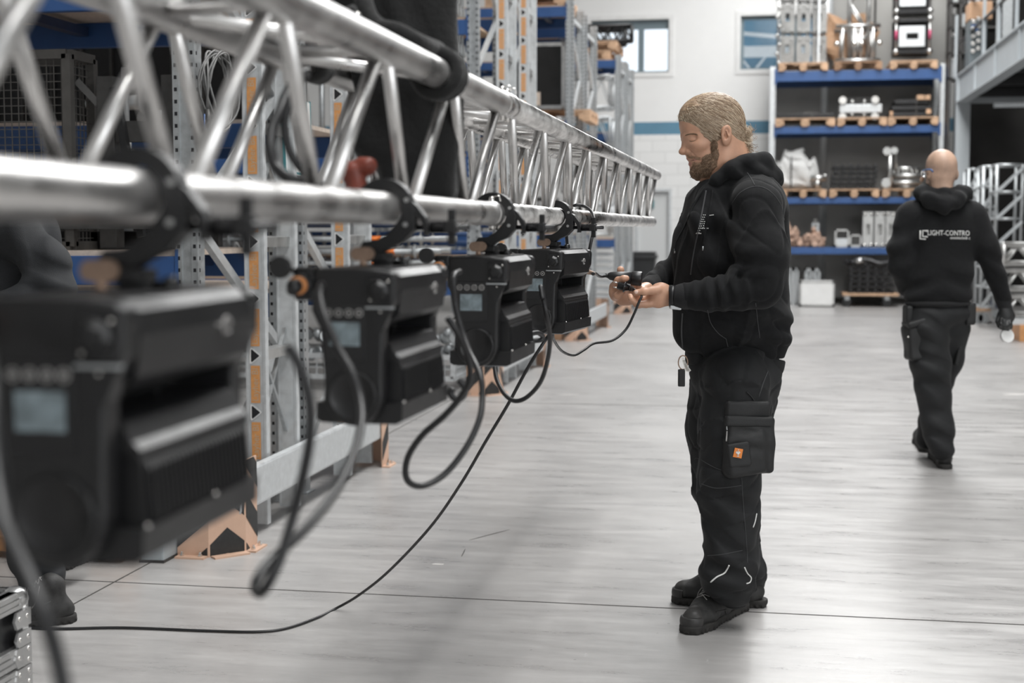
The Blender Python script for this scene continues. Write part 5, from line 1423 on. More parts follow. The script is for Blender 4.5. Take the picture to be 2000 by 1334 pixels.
# ================================================================== BODIES: signed-distance surfaces, meshed with surface nets
class S:
    """list of primitives blended with a smooth minimum"""
    def __init__(s): s.p = []; s.disp = None; s.cut = []
    def cone(s, a, b, ra, rb, k=.02, flat=None, mi=0, op=1):
        """tapered capsule; flat=(axis vector, factor) squeezes it along that axis"""
        a = np.array(a, float); b = np.array(b, float)
        s.p.append(('c', a, b, ra, rb, k, flat, mi, op)); return s
    def chain(s, pts, rs, k=.02, flat=None, mi=0):
        for i in range(len(pts)-1): s.cone(pts[i], pts[i+1], rs[i], rs[i+1], k if i else k, flat, mi)
        return s
    def ell(s, c, r, k=.02, R=None, mi=0, op=1):
        s.p.append(('e', np.array(c, float), np.array(r, float), R, None, k, None, mi, op)); return s
    def box(s, c, r, rnd, k=.02, R=None, mi=0, op=1):
        s.p.append(('b', np.array(c, float), np.array(r, float), R, rnd, k, None, mi, op)); return s
    def one(s, q, P):
        t = q[0]
        if t == 'c':
            a, b, ra, rb = q[1:5]; X = P
            if q[6] is not None:
                n = np.array(q[6][0], float); n /= np.linalg.norm(n); mid = (a+b)/2
                X = P + ((q[6][1]-1)*((P-mid)@n))[:, None]*n
            d = b-a; L = d@d + 1e-12
            h = np.clip(((X-a)@d)/L, 0, 1)
            return np.linalg.norm(X-a-h[:, None]*d, axis=1) - (ra+(rb-ra)*h)
        X = P-q[1]
        if q[3] is not None: X = X @ q[3]          # R columns are the local axes
        if t == 'e':
            k0 = np.linalg.norm(X/q[2], axis=1); k1 = np.linalg.norm(X/(q[2]**2), axis=1)+1e-9
            return k0*(k0-1)/k1
        r_ = q[4]; Y = np.abs(X)-(q[2]-r_)
        return np.linalg.norm(np.maximum(Y, 0), axis=1)+np.minimum(Y.max(axis=1), 0)-r_
    def f(s, P, prims=None):
        prims = s.p if prims is None else prims
        D = None
        for q in prims:
            d = s.one(q, P); k = q[5]
            if D is None: D = d if q[8] == 1 else np.full(len(P), 1.0)
            if q[8] == 1:
                if d is D: continue
                h = np.clip(.5+.5*(D-d)/k, 0, 1); D = D*(1-h)+d*h-k*h*(1-h)
            else:
                h = np.clip(.5-.5*(D+d)/k, 0, 1); D = D*(1-h)+(-d)*h+k*h*(1-h)
        return D
    def bounds(s, pad=.03):
        lo = np.full(3, 1e9); hi = -lo
        for q in s.p:
            if q[8] != 1: continue
            if q[0] == 'c':
                for e, r_ in ((q[1], q[3]), (q[2], q[4])): lo = np.minimum(lo, e-r_); hi = np.maximum(hi, e+r_)
            else:
                m = np.linalg.norm(q[2]) if q[3] is not None else q[2]; lo = np.minimum(lo, q[1]-m); hi = np.maximum(hi, q[1]+m)
        return lo-pad, hi+pad
    def mesh(s, name, h, mats, parent=None, amp=0.0, matf=None, clip=None):
        lo, hi = s.bounds(.02+amp); B = 20
        n = np.ceil((hi-lo)/h).astype(int)+1
        nb = np.ceil(n/B).astype(int)
        cx = np.array([(i, j, k) for i in range(nb[0]) for j in range(nb[1]) for k in range(nb[2])])
        cc = lo+(cx+.5)*B*h; R = (B/2+1.5)*h*math.sqrt(3)
        dc = [s.one(q, cc) for q in s.p]; DD = s.f(cc)
        act = np.where(np.abs(DD) < R*1.25+amp+.03)[0]
        V = {}; keys_all = []; pos_all = []; quads = []
        NX, NY, NZ = (nb+1)*B+3
        g = np.arange(-1, B+1)
        for a in act:
            pr = [q for q, d in zip(s.p, dc) if d[a] < R*1.3+q[5]+amp+.04]
            if not pr: continue
            o = cx[a]*B
            I, J, K = np.meshgrid(g+o[0], g+o[1], g+o[2], indexing='ij')
            P = np.stack([I, J, K], -1).reshape(-1, 3)*h+lo
            D = s.f(P, pr)
            if s.disp is not None: D = D+s.disp(P, D)
            if clip is not None: D = np.maximum(D, clip(P))
            D = D.reshape(B+2, B+2, B+2)
            if D.min() > 0 or D.max() < 0: continue
            ins = D < 0
            # cells with a crossing
            c8 = [ins[x:x+B+1, y:y+B+1, z:z+B+1] for x in (0, 1) for y in (0, 1) for z in (0, 1)]
            sm = sum(c.astype(np.int8) for c in c8); cell = (sm > 0) & (sm < 8)
            ci = np.argwhere(cell)
            if len(ci) == 0: continue
            acc = np.zeros((len(ci), 3)); cnt = np.zeros(len(ci))
            corners = [(x, y, z) for x in (0, 1) for y in (0, 1) for z in (0, 1)]
            val = {c: D[ci[:, 0]+c[0], ci[:, 1]+c[1], ci[:, 2]+c[2]] for c in corners}
            for c in corners:
                for ax in range(3):
                    if c[ax] == 0:
                        e = list(c); e[ax] = 1; e = tuple(e); d0, d1 = val[c], val[e]
                        m = (d0 < 0) != (d1 < 0)
                        t = np.where(m, d0/(d0-d1+1e-12), 0)
                        p = np.array(c, float)[None, :].repeat(len(ci), 0); p[:, ax] += t
                        acc += p*m[:, None]; cnt += m
            vp = (ci-1+o+acc/cnt[:, None])*h+lo
            gi = ci-1+o+1
            key = (gi[:, 0].astype(np.int64)*NY+gi[:, 1])*NZ+gi[:, 2]
            keys_all.append(key); pos_all.append(vp)
            # quads for edges starting at samples 1..B (global o..o+B-1)
            for ax in range(3):
                sl0 = [slice(1, B+1)]*3; sl1 = list(sl0); sl1[ax] = slice(2, B+2)
                if ax == 0: A0 = ins[1:B+1, 1:B+1, 1:B+1]; A1 = ins[2:B+2, 1:B+1, 1:B+1]
                if ax == 1: A0 = ins[1:B+1, 1:B+1, 1:B+1]; A1 = ins[1:B+1, 2:B+2, 1:B+1]
                if ax == 2: A0 = ins[1:B+1, 1:B+1, 1:B+1]; A1 = ins[1:B+1, 1:B+1, 2:B+2]
                for sgn in (0, 1):
                    mk = (A0 & ~A1) if sgn == 0 else (~A0 & A1)
                    e = np.argwhere(mk)
                    if len(e) == 0: continue
                    e = e+o+1    # same shift as gi (global sample index + 1)
                    u, v = [(1, 2), (2, 0), (0, 1)][ax]
                    def K(du, dv):
                        q = e.copy(); q[:, u] -= du; q[:, v] -= dv
                        return (q[:, 0].astype(np.int64)*NY+q[:, 1])*NZ+q[:, 2]
                    Q = np.stack([K(1, 1), K(0, 1), K(0, 0), K(1, 0)], 1)
                    quads.append(Q if sgn == 0 else Q[:, ::-1])
        keys = np.concatenate(keys_all); pos = np.concatenate(pos_all)
        uk, ix = np.unique(keys, return_index=True); verts = pos[ix]
        Q = np.concatenate(quads); Qi = np.searchsorted(uk, Q); Qi = np.clip(Qi, 0, len(uk)-1)
        ok = (uk[Qi] == Q).all(axis=1); Qi = Qi[ok]
        me = bpy.data.meshes.new(name)
        me.vertices.add(len(verts)); me.vertices.foreach_set('co', verts.ravel())
        me.loops.add(len(Qi)*4); me.loops.foreach_set('vertex_index', Qi.ravel().astype(np.int32))
        me.polygons.add(len(Qi)); me.polygons.foreach_set('loop_start', np.arange(len(Qi), dtype=np.int32)*4)
        me.polygons.foreach_set('use_smooth', np.ones(len(Qi), bool))
        ml = mats if isinstance(mats, (list, tuple)) else [mats]
        for m in ml: me.materials.append(m)
        if matf is not None:
            me.polygons.foreach_set('material_index', matf(verts[Qi].mean(axis=1)).astype(np.int32))
        me.update(); me.validate()
        return link(name, me, parent)
def rot3(ax, ay=None):
    """orthonormal matrix whose columns are local axes; first axis given"""
    x = np.array(ax, float); x /= np.linalg.norm(x)
    y = np.array(ay if ay is not None else (0, 0, 1), float); y = y-x*(x@y); y /= np.linalg.norm(y)
    return np.stack([x, y, np.cross(x, y)], 1)
def ridge(P, freq, dirv, ph=0.0):
    return np.sin((P@np.array(dirv, float))*freq+ph)
def lump(P, sc, seed=0):
    """cheap smooth 3-d noise, about -1..1"""
    rs = np.random.RandomState(seed); out = 0
    for i in range(5):
        d = rs.normal(size=3); d /= np.linalg.norm(d); out = out+np.sin((P@d)*sc*rs.uniform(.7, 1.5)+rs.uniform(0, 6))
    return out/2.6
def folds(P, c, r, d, freq, amp, seed=0):
    """local group of creases around c, lines running across direction d"""
    d = np.array(d, float); d /= np.linalg.norm(d)
    X = P-np.array(c); w_ = np.exp(-(X**2).sum(axis=1)/(r*r))
    u = X@d + .012*lump(P, 22, seed)
    s_ = np.sin(u*freq)
    return amp*w_*(np.abs(s_)**.7*np.sign(s_))

from mathutils.bvhtree import BVHTree
def bvh_of(*objs):
    vs = []; fs = []
    for o in objs:
        n0 = len(vs); mw = o.matrix_world; vs += [mw @ v.co for v in o.data.vertices]; fs += [[i+n0 for i in p.vertices] for p in o.data.polygons]
    return BVHTree.FromPolygons(vs, fs)
def hit(bv, x, y, off=.0015, d0=1.0):
    o = Vector((0, 0, CAM_H)); d = (W(x, y, 4.0)-o).normalized()
    h_ = bv.ray_cast(o+d*d0, d)
    if h_[0] is None: return None
    return h_[0]-d*off

def crease(P, sc, seed, p=4):
    a = np.abs(lump(P, sc, seed)); return np.clip(1-a*1.4, 0, 1)**p
skin_m = mat('skin', (0.50, 0.28, 0.185), 0.46, noise=0.10, nscale=22, bump=0.12, bscale=260, bdist=.002)
skin_m.node_tree.nodes['Principled BSDF'].inputs['Subsurface Weight'].default_value = 0.12
skin_m.node_tree.nodes['Principled BSDF'].inputs['Subsurface Radius'].default_value = (0.02, 0.008, 0.004)
lip_m = mat('lips', (0.42, 0.20, 0.16), 0.42)
nail_m = mat('nail', (0.70, 0.50, 0.42), 0.3)
hair_m = mat('blond_hair', (0.30, 0.205, 0.13), 0.42, noise=0.45, nscale=40, stretch=(1, 1, 4), bump=.4, bscale=160, bdist=.004)
hair_l = mat('light_blond_strand', (0.66, 0.54, 0.40), 0.35)
hair_d = mat('dark_blond_strand', (0.20, 0.125, 0.075), 0.45)
beard_m = mat('beard_hair', (0.20, 0.125, 0.078), 0.7, noise=.3, nscale=120, bump=.8, bscale=260, bdist=.004)
hood_m = mat('black_sweatshirt', (0.0080, 0.0083, 0.0090), 0.92, spec=.28, sheen=0.05, noise=.22, nscale=60, bump=.35, bscale=520, bdist=.002)
rib_m = mat('ribbed_knit', (0.010, 0.0102, 0.011), 0.95, sheen=0.05, bump=.5, bscale=300, stretch=(1, 1, .15), bdist=.003)
trou_m = mat('black_work_fabric', (0.011, 0.0116, 0.0125), 0.72, spec=.35, sheen=0.03, noise=.4, nscale=6, bump=.3, bscale=420, bdist=.002)
pocket_m = mat('black_pocket_fabric', (0.008, 0.0083, 0.0088), 0.6, noise=.3, nscale=14, bump=.3, bscale=300, bdist=.002)
shoe_m = mat('black_shoe_leather', (0.020, 0.0195, 0.019), 0.62, noise=.5, nscale=22, bump=.25, bscale=160, bdist=.003)
sole_m = mat('shoe_sole', (0.022, 0.0205, 0.019), 0.8, noise=.35, nscale=30)
toe_m = mat('scuffed_toe_cap', (0.030, 0.0285, 0.0275), 0.5, noise=.45, nscale=26)
lace_m = mat('grey_lace', (0.36, 0.35, 0.34), 0.8)
seam_m = mat('grey_seam', (0.055, 0.056, 0.058), 0.9)
refl_m = mat('reflective_piping', (0.78, 0.78, 0.76), 0.4)

# ------------------------------------------------------------------ the blond technician
D1 = 4.95
def A(x, y, dv=0.0): return np.array(W(x, y, D1+dv))
man = root('person', WF(1405, 1215), 'man with blond ponytail and beard in black hoodie, joining a plug and socket', 'person')
# camera axes in the hall at the man
RGT = np.array((CS, SS, 0)); AWY = np.array((-SS, CS, 0)); UPV = np.array((0, 0, 1.0))
px = 1/561.0
def axes(r_, a_, u_):   # rotation helper: local axes as combos
    return None
b = S()
# ---- head: facing left, turned a little to the camera, bowed
HT = .20
HN_ = (-AWY+RGT*HT)/math.sqrt(1+HT*HT)          # sideways, to the near side of the head
HR_ = rot3(RGT+AWY*HT+UPV*.10, UPV)
def H(x, y, s=0.0): return A(x, y, (x-1395)*px*HT)+HN_*s
b.ell(H(1392, 244), (.103, .101, .078), .02, HR_)               # cranium
b.ell(H(1366, 242), (.070, .078, .064), .02, HR_)               # forehead
b.ell(H(1370, 280), (.067, .058, .056), .02, HR_)               # middle of the face
b.ell(H(1374, 304), (.057, .036, .048), .02, HR_)               # upper jaw
b.ell(H(1371, 332), (.032, .025, .030), .025, HR_)              # chin
for s_ in (1, -1):
    b.cone(H(1368, 331, .018*s_), H(1403, 314, .048*s_), .023, .022, .03)
    b.cone(H(1403, 314, .048*s_), H(1407, 272, .056*s_), .022, .018, .03)
    b.ell(H(1359, 284, .043*s_), (.024, .018, .018), .02, HR_)
b.ell(H(1386, 314), (.055, .044, .048), .03, HR_)
# brow ridge, nose
for s_ in (1, -1):
    b.cone(H(1337, 266, .010*s_), H(1346, 263.5, .034*s_), .0085, .0085, .012)
    b.cone(H(1346, 263.5, .034*s_), H(1357, 267, .050*s_), .0085, .007, .012)
b.cone(H(1340, 271), H(1336.5, 291), .0085, .0125, .010)
b.ell(H(1334, 296), (.0155, .0120, .0145), .008, HR_)
for s_ in (1, -1):
    b.ell(H(1342.5, 296, .0165*s_), (.0125, .0100, .0095), .004, HR_)
b.ell(H(1339, 302.5, .008), (.0055, .0030, .0040), .003, op=-1)
_base = list(b.p)
def surf(x, y, dv=-.16):
    """point of the head surface behind photo pixel (x, y)"""
    o = Vector((0, 0, CAM_H)); d = np.array((W(x, y, 4.0)-o).normalized()); p = A(x, y, dv)
    for _ in range(60):
        v = b.f(p[None, :], _base)[0]
        if v < .0003: break
        p = p+d*max(v*.7, .0004)
    return p
# closed-looking eye, looking down
pe = surf(1354, 270.5)
b.ell(pe+AWY*.000-RGT*.006, (.0160, .0095, .0085), .012, rot3(RGT+UPV*.22, UPV), op=-1)
b.ell(pe+AWY*.0142-UPV*.0010+RGT*.001, (.0165, .0120, .0122), .0060)
b.cone(surf(1345, 268)+AWY*.0012, surf(1353, 264.8)+AWY*.0006, .0011, .0013, .0025, op=-1)
b.cone(surf(1353, 264.8)+AWY*.0006, surf(1360, 266.5)+AWY*.0010, .0013, .0006, .0025, op=-1)
b.cone(surf(1347, 276.5)+AWY*.001, surf(1361, 272.5)+AWY*.001, .0009, .0009, .0025, op=-1)
pf = H(1343, 271, -.030); b.ell(pf, (.014, .012, .012), .006)
# nostril crease and smile line
b.cone(surf(1346.5, 291), surf(1349.5, 298), .0010, .0012, .003, op=-1)
b.cone(surf(1349.5, 298), surf(1346, 303), .0012, .0008, .003, op=-1)
b.cone(surf(1350, 296)+AWY*.0005, surf(1362, 309)+AWY*.0005, .0010, .0014, .005, op=-1)
# mouth, slightly open
lu0, lu1 = H(1344.5, 309.5), surf(1360, 309.5)+AWY*.004
ll0, ll1 = H(1349, 320.5), surf(1359, 313.5)+AWY*.004
b.cone(lu0+AWY*.002, lu1, .0065, .0035, .005); b.cone(ll0, ll1, .0080, .0040, .005)
b.cone(H(1342, 315, .0), surf(1360.5, 311.2)+AWY*.001, .0028, .0009, .0022, op=-1)
b.cone(H(1342, 315, .0)+HN_*.008, surf(1354, 312.4)-AWY*.001, .0030, .0016, .0022, op=-1)
b.cone(surf(1352, 327)+AWY*.001, surf(1362, 326)+AWY*.002, .0020, .0010, .008, op=-1)
# ear
pr_ = surf(1417, 264); ER = rot3(RGT+UPV*-.10+AWY*.30, UPV+RGT*.18)
b.ell(pr_-AWY*.005+RGT*.003, (.0185, .0345, .0085), .006, ER)
b.ell(pr_+UPV*.014-RGT*.000-AWY*.004, (.017, .019, .010), .004, ER)
b.ell(pr_-AWY*.014+UPV*.006+RGT*.0015, (.0105, .0200, .0065), .004, ER, op=-1)
b.ell(pr_-AWY*.012-UPV*.006-RGT*.003, (.0070, .0090, .0080), .004, ER, op=-1)
b.cone(pr_-AWY*.012+UPV*.014+RGT*.002, pr_-AWY*.011-UPV*.004+RGT*.008, .0022, .0026, .004)
b.cone(pr_-AWY*.008-RGT*.012+UPV*.002, pr_-AWY*.009-RGT*.010-UPV*.010, .0045, .0045, .004)
# neck and upper trunk
b.cone(A(1408, 300, .0), A(1432, 372, .01), .062, .072, .03)
b.cone(A(1396, 330, .0), A(1404, 385, .0), .040, .050, .04)
b.cone(A(1428, 285, .0), A(1450, 350, .01), .050, .058, .04)
b.cone(A(1432, 390, .01), A(1432, 500, .03), .080, .080, .06)
b.cone(A(1470, 400, -.13), A(1400, 400, .15), .050, .050, .05)
# ---- near (left) arm: shoulder, elbow, wrist
SHn, ELn, WRn = A(1478, 405, -.17), A(1478, 572, -.24), A(1318, 578, -.20)
b.cone(SHn, ELn, .050, .040, .03); b.cone(ELn, WRn, .038, .027, .02)
SHf, ELf, WRf = A(1385, 405, .17), A(1345, 540, .24), A(1262, 562, .04)
b.cone(SHf, ELf, .050, .034, .03); b.cone(ELf, WRf, .028, .025, .02)
# near hand: back of the hand to the camera, thumb on top pinching the cable
flt = (AWY, 1.55)
HN = -.185
b.cone(A(1316, 579, HN), A(1290, 577, HN+.004), .030, .040, .012, flat=(AWY, 1.45))
b.cone(A(1292, 570, HN), A(1284, 586, HN), .030, .026, .012, flat=(AWY, 1.35))
b.cone(A(1284, 572, HN+.008), A(1268, 590, HN+.012), .026, .020, .012, flat=(AWY, 1.2))
# thumb (pixels from the photo: base 1283,568 -> joint 1262,569 -> tip 1241,567)
b.chain([A(1286, 566, HN-.014), A(1271, 568, HN-.024), A(1258, 570, HN-.030), A(1243, 571.5, HN-.026)], [.0165, .0130, .0122, .0105], .006)
# fingers of the near hand
b.chain([A(1280, 590, HN-.002), A(1262, 594, HN-.008), A(1247, 596, HN+.0), A(1240, 588, HN+.004)], [.0150, .0125, .0108, .0098], .005)      # index low, curling up
b.chain([A(1262, 594, HN-.012), A(1243, 594, HN-.020), A(1233, 584, HN-.022), A(1231, 578.5, HN-.016)], [.0120, .0108, .0095, .0088], .004)
b.chain([A(1275, 585, HN+.018), A(1255, 583, HN+.02), A(1243, 580, HN+.012), A(1245, 576, HN+.0)], [.0120, .0105, .0092, .0085], .004)
b.chain([A(1280, 580, HN+.032), A(1262, 577, HN+.036), A(1252, 572, HN+.028)], [.0115, .0100, .0088], .004)
# far (right) hand: palm towards camera, holding the socket; thumb on top, index over it
HF = -.10
b.cone(A(1262, 566, .00), A(1248, 572, -.06), .027, .028, .012)
b.cone(A(1250, 574, -.065), A(1216, 586, -.075), .030, .024, .012, flat=(UPV, 1.15))
b.cone(A(1228, 580, -.07), A(1202, 572, -.082), .028, .022, .012)
b.cone(A(1203, 570, -.078), A(1199, 560, -.078), .020, .016, .012)
b.chain([A(1222, 570, -.045), A(1213, 548, -.052), A(1212, 527, -.064)], [.0145, .0135, .0125], .006)      # thumb up behind the socket
b.chain([A(1200, 558, -.085), A(1207, 547.5, -.125), A(1218, 544, -.142), A(1223.5, 543.5, -.140)], [.0135, .0118, .0108, .0098], .005)  # index round the socket
b.chain([A(1200, 580, -.085), A(1206, 577.5, -.122), A(1215, 570, -.130)], [.0135, .0125, .0112], .005)   # middle finger below the plug
b.chain([A(1212, 588, -.075), A(1226, 578, -.075), A(1232, 565, -.080), A(1238, 556, -.088)], [.0125, .0110, .0100, .0092], .005)
b.chain([A(1222, 588, -.07), A(1240, 576, -.065), A(1244, 564, -.070), A(1248.5, 556, -.082)], [.0115, .0105, .0098, .0088], .005)
b.chain([A(1240, 580, -.062), A(1248, 572, -.066), A(1256, 565, -.078)], [.0105, .0098, .0086], .005)
lipS = S(); lipS.cone(lu0+AWY*.002, lu1, .0065, .0035, .004); lipS.cone(ll0, ll1, .0080, .0040, .004)
def skinmat(C):
    return np.where((lipS.f(C) < .0010) & (np.linalg.norm(C-lu0, axis=1) < .05), 1, 0)
body1 = b.mesh('body', .0023, [skin_m, lip_m], man, matf=skinmat)
# nails, closed-eye lashes
m = MB(); Mn = Matrix.Translation(Vector(A(1241, 570.0, HN-.036)))
m.sph(tuple(A(1243, 570.6, HN-.035)), (.0075, .0025, .0062), n=12); o = m.build('thumb_nail', nail_m, man)
bpy.context.view_layer.update(); bvb = bvh_of(body1)
def bsurf(x, y, off=0.0):
    return tuple(hit(bvb, x, y, off) or A(x, y, -.05))
m = MB(); m.tube([bsurf(1346, 274.5, .0004), bsurf(1350, 276.2, .0006), bsurf(1355, 275.4, .0006), bsurf(1359.5, 273.2, .0004)], [.0007, .0013, .0013, .0006], 6)
m.build('eyelash', hair_d, man)
random.seed(21)
m = MB()
for i in range(90):
    t_ = i/89; x = 1338+22*t_; y = 264.5-2.6*math.sin(t_*2.9)-.5*t_; dy = random.uniform(-1.1, 1.3)
    m.tube([bsurf(x, y+dy, .0006), bsurf(x+3.2, y+dy-.6, .0014)], [.0006, .0003], 3, caps=False)
m.build('eyebrow', hair_m, man)
m = MB()
for i in range(90):
    t_ = random.random(); x = 1342+26*t_; y = 304.0+5*t_+random.uniform(-2.4, 2.2)
    m.tube([bsurf(x, y, .0003), bsurf(x+1.2, y+3.2, .0016)], [.0005, .0003], 3, caps=False)
for i in range(260):
    x = random.uniform(1352, 1372); y = random.uniform(316, 330)
    m.tube([bsurf(x, y, .0003), bsurf(x+1.0, y+2.8, .0018)], [.0005, .0003], 3, caps=False)
m.build('moustache', hair_m, man)['kind'] = 'stuff'

# ---- hair: shell plus strands
hs = S()
hs.ell(H(1394, 241), (.110, .105, .084), .02, HR_)
hs.ell(H(1372, 226), (.082, .066, .074), .02, HR_)
hs.ell(H(1426, 262), (.046, .072, .068), .02, HR_)
hs.ell(H(1434, 285), (.034, .046, .050), .02, HR_)
C0 = H(1394, 244)
def hairline(xx): return np.interp(xx, [1300, 1322, 1330, 1345, 1368, 1380, 1386, 1391, 1396, 1404, 1410, 1426, 1434, 1440, 1448, 1470], [238, 236, 233, 228, 227, 240, 252, 266, 270, 252, 246, 246, 262, 285, 318, 320])
def hairclip(P):
    # the near side follows the photographed hairline, mirrored on the far side through the head's own plane
    s_ = (P-C0)@HN_; Q = P-np.outer(s_, HN_)*1.0
    u = (Q-A(1390, 246, 0))@RGT/px; v = -(Q-A(1390, 246, 0))@UPV/px
    xx = 1390+u+np.clip(np.abs(s_), 0, .08)*HT/px; yy = 246+v
    yy = yy+1.5*np.sin(xx*.9)+1.2*np.sin(xx*.37+1)
    return (yy-hairline(xx))*px*.8
hs.disp = lambda P, D: .0010*lump(P, 60, 3)+.0006*lump(P, 190, 5)
hs.mesh('hair', .0030, hair_m, man, amp=.004, clip=hairclip)
# strands combed back from the hairline to the tie at the nape
tie = H(1448, 284)
NS = 2800; K = 13; rs = np.random.RandomState(5)
st = []; 
for i in range(NS):
    if i % 5 < 2:   # along the near hairline
        x = rs.uniform(1328, 1424) if i % 2 else rs.uniform(1328, 1392); y = hairline(x)-rs.uniform(0, 7); s0_ = np.interp(x, [1328, 1345, 1370, 1390, 1424], [.0, .040, .066, .075, .078])
        st.append(H(x-s0_*HT/px, y, s0_))
    else:
        s0_ = rs.uniform(-.07, .07)
        if i % 3 == 0: st.append(H(rs.uniform(1327, 1350), rs.uniform(212, 233), s0_))
        elif i % 3 == 1: st.append(H(rs.uniform(1334, 1380), rs.uniform(196, 224), rs.uniform(-.03, .075)))
        else: st.append(H(rs.uniform(1334, 1400), rs.uniform(180, 205), s0_*.6))
st = np.array(st); d0_ = st-C0; d0_ /= np.linalg.norm(d0_, axis=1)[:, None]
end = tie+rs.normal(size=(NS, 3))*.007; d1_ = end-C0; d1_ /= np.linalg.norm(d1_, axis=1)[:, None]
up_ = np.array(UPV)*.0
om = np.arccos(np.clip((d0_*d1_).sum(1), -1, 1))[:, None]
T = np.linspace(0, 1, K)
path = np.zeros((NS, K, 3))
wav = rs.uniform(0, 6.28, NS)[:, None]
for k, t_ in enumerate(T):
    dd = (np.sin((1-t_)*om)*d0_+np.sin(t_*om)*d1_)/np.sin(om)
    dd = dd+(UPV*.22*math.sin(t_*PI)+0)*np.clip(om/1.6, 0, 1)+UPV*.012*np.sin(wav+t_*7)
    dd /= np.linalg.norm(dd, axis=1)[:, None]
    lo_ = np.full(NS, .03); hi_ = np.full(NS, .16)
    for _ in range(14):
        mid = (lo_+hi_)/2; v = S.f(hs, C0+dd*mid[:, None]); lo_ = np.where(v < 0, mid, lo_); hi_ = np.where(v < 0, hi_, mid)
    path[:, k] = C0+dd*(lo_+.0002+.0018*math.sin(t_*PI)*rs.rand(NS))[:, None]
sl = {0: MB(), 1: MB(), 2: MB()}
for i in range(NS):
    kx = rs.choice([0, 1, 2], p=[.36, .38, .26])
    sl[kx].tube([tuple(q) for q in path[i]], [.0004]+[.00085]*(K-2)+[.0004], 3, caps=False)
for i in range(150):   # fly-away wisps at front and crown
    tt = random.random()**1.5; x = np.interp(tt, [0, .5, 1], [1329, 1340, 1372]); y = np.interp(tt, [0, .5, 1], [234, 208, 190]); p0 = H(x+1, y+1, random.uniform(-.03, .03))
    dx, dy = random.uniform(-9, -1), random.uniform(-9, 1)
    q = smooth_path([Vector(p0), Vector(p0+RGT*dx*.6*px-UPV*dy*.5*px), Vector(p0+RGT*(dx+random.uniform(0, 9))*px-UPV*dy*px), Vector(p0+RGT*(dx+random.uniform(8, 24))*px-UPV*(dy*1.3)*px)], 3)
    sl[1].tube(q, .0003, 3, caps=False)
sl[0].build('hair_strand', hair_m, man)['kind'] = 'stuff'; sl[1].build('light_strand', hair_l, man)['kind'] = 'stuff'; sl[2].build('dark_strand', hair_d, man)['kind'] = 'stuff'
# curly tail
m = MB(); tl = MB()
for i in range(420):
    p0 = tie+UPV*random.uniform(-.02, .025)+HN_*random.uniform(-.02, .02)
    R0 = random.uniform(.004, .013); ph = random.uniform(0, 6); fr = random.uniform(7, 13)
    big = i % 6 == 0
    ex, ey = (random.uniform(1462, 1480), random.uniform(246, 300)) if big else (random.uniform(1450, 1468), random.uniform(246, 308))
    e = A(ex, ey, random.uniform(-.035, .035)); pts = []
    for k in range(16):
        s_ = k/15; q = p0*(1-s_)+e*s_+UPV*.012*math.sin(s_*PI)
        q = q+(RGT*math.cos(ph+s_*fr)+UPV*math.sin(ph+s_*fr))*R0*min(1, s_*2.2)+AWY*R0*.7*math.sin(s_*fr+ph)
        pts.append(tuple(q))
    (m if i % 3 else tl).tube(pts, [.0006]*15+[.0003], 3, caps=False)
pt = m.build('ponytail', hair_l, man); pt['kind'] = 'stuff'; tl.build('ponytail_underside', hair_m, man)['kind'] = 'stuff'
bs = S(); bs.ell(A(1452, 284, .0), (.016, .034, .022), .01); bs.ell(A(1453, 264, .0), (.013, .020, .018), .01); bs.ell(A(1456, 298, -.01), (.012, .013, .014), .01)
bs.disp = lambda P, D: .003*lump(P, 190, 2)
bs.mesh('hair_knot', .003, hair_m, man, amp=.006)

# ---- beard: thin shell plus bristles
bd = S()
def near(x, y, dp=.010): return surf(x, y)+AWY*dp
bd.cone(H(1367, 336), H(1378, 336), .027, .030, .03)
bd.chain([near(1362, 334, .018), near(1378, 330, .018), near(1394, 316, .017), near(1400, 300, .015), near(1396, 280, .011), near(1394, 268, .007)], [.0215, .0235, .0215, .0185, .0125, .0072], .02)
bd.cone(near(1378, 308, .012), near(1386, 322, .016), .0135, .019, .02)
for (x0_, y0_, x1_, y1_) in ((1367, 334, 1402, 316),): bd.cone(H(x0_, y0_, -.018), H(x1_, y1_, -.050), .025, .024, .03)
bd.disp = lambda P, D: .0012*lump(P, 420, 4)+.0006
bobj = bd.mesh('beard', .0028, beard_m, man, amp=.004)
bpy.context.view_layer.update(); bvd = bvh_of(bobj)
m = MB(); m2 = MB()
for i in range(2600):
    u = random.random()
    if u < .3: x, y, dv = random.uniform(1350, 1390), random.uniform(322, 346), -.10
    elif u < .9:
        t_ = random.random(); x = 1364+36*t_+random.uniform(-13, 11); y = 330-40*t_+random.uniform(-16, 14); dv = -.12
    else: x, y, dv = random.uniform(1388, 1402), random.uniform(262, 292), -.12
    p = hit(bvd, x, y, 0.0)
    if p is None: continue
    p = np.array(p); n_ = -AWY*.4-UPV*.8-RGT*.35+np.random.RandomState(i).normal(size=3)*.3; n_ /= np.linalg.norm(n_)
    L = random.uniform(.004, .009)
    (m if random.random() < .6 else m2).tube([tuple(p), tuple(p+n_*L*.5), tuple(p+n_*L-UPV*.001)], [.0006, .0005, .0002], 3, caps=False)
m.build('beard_bristle', beard_m, man)['kind'] = 'stuff'; m2.build('light_bristle', hair_m, man)['kind'] = 'stuff'
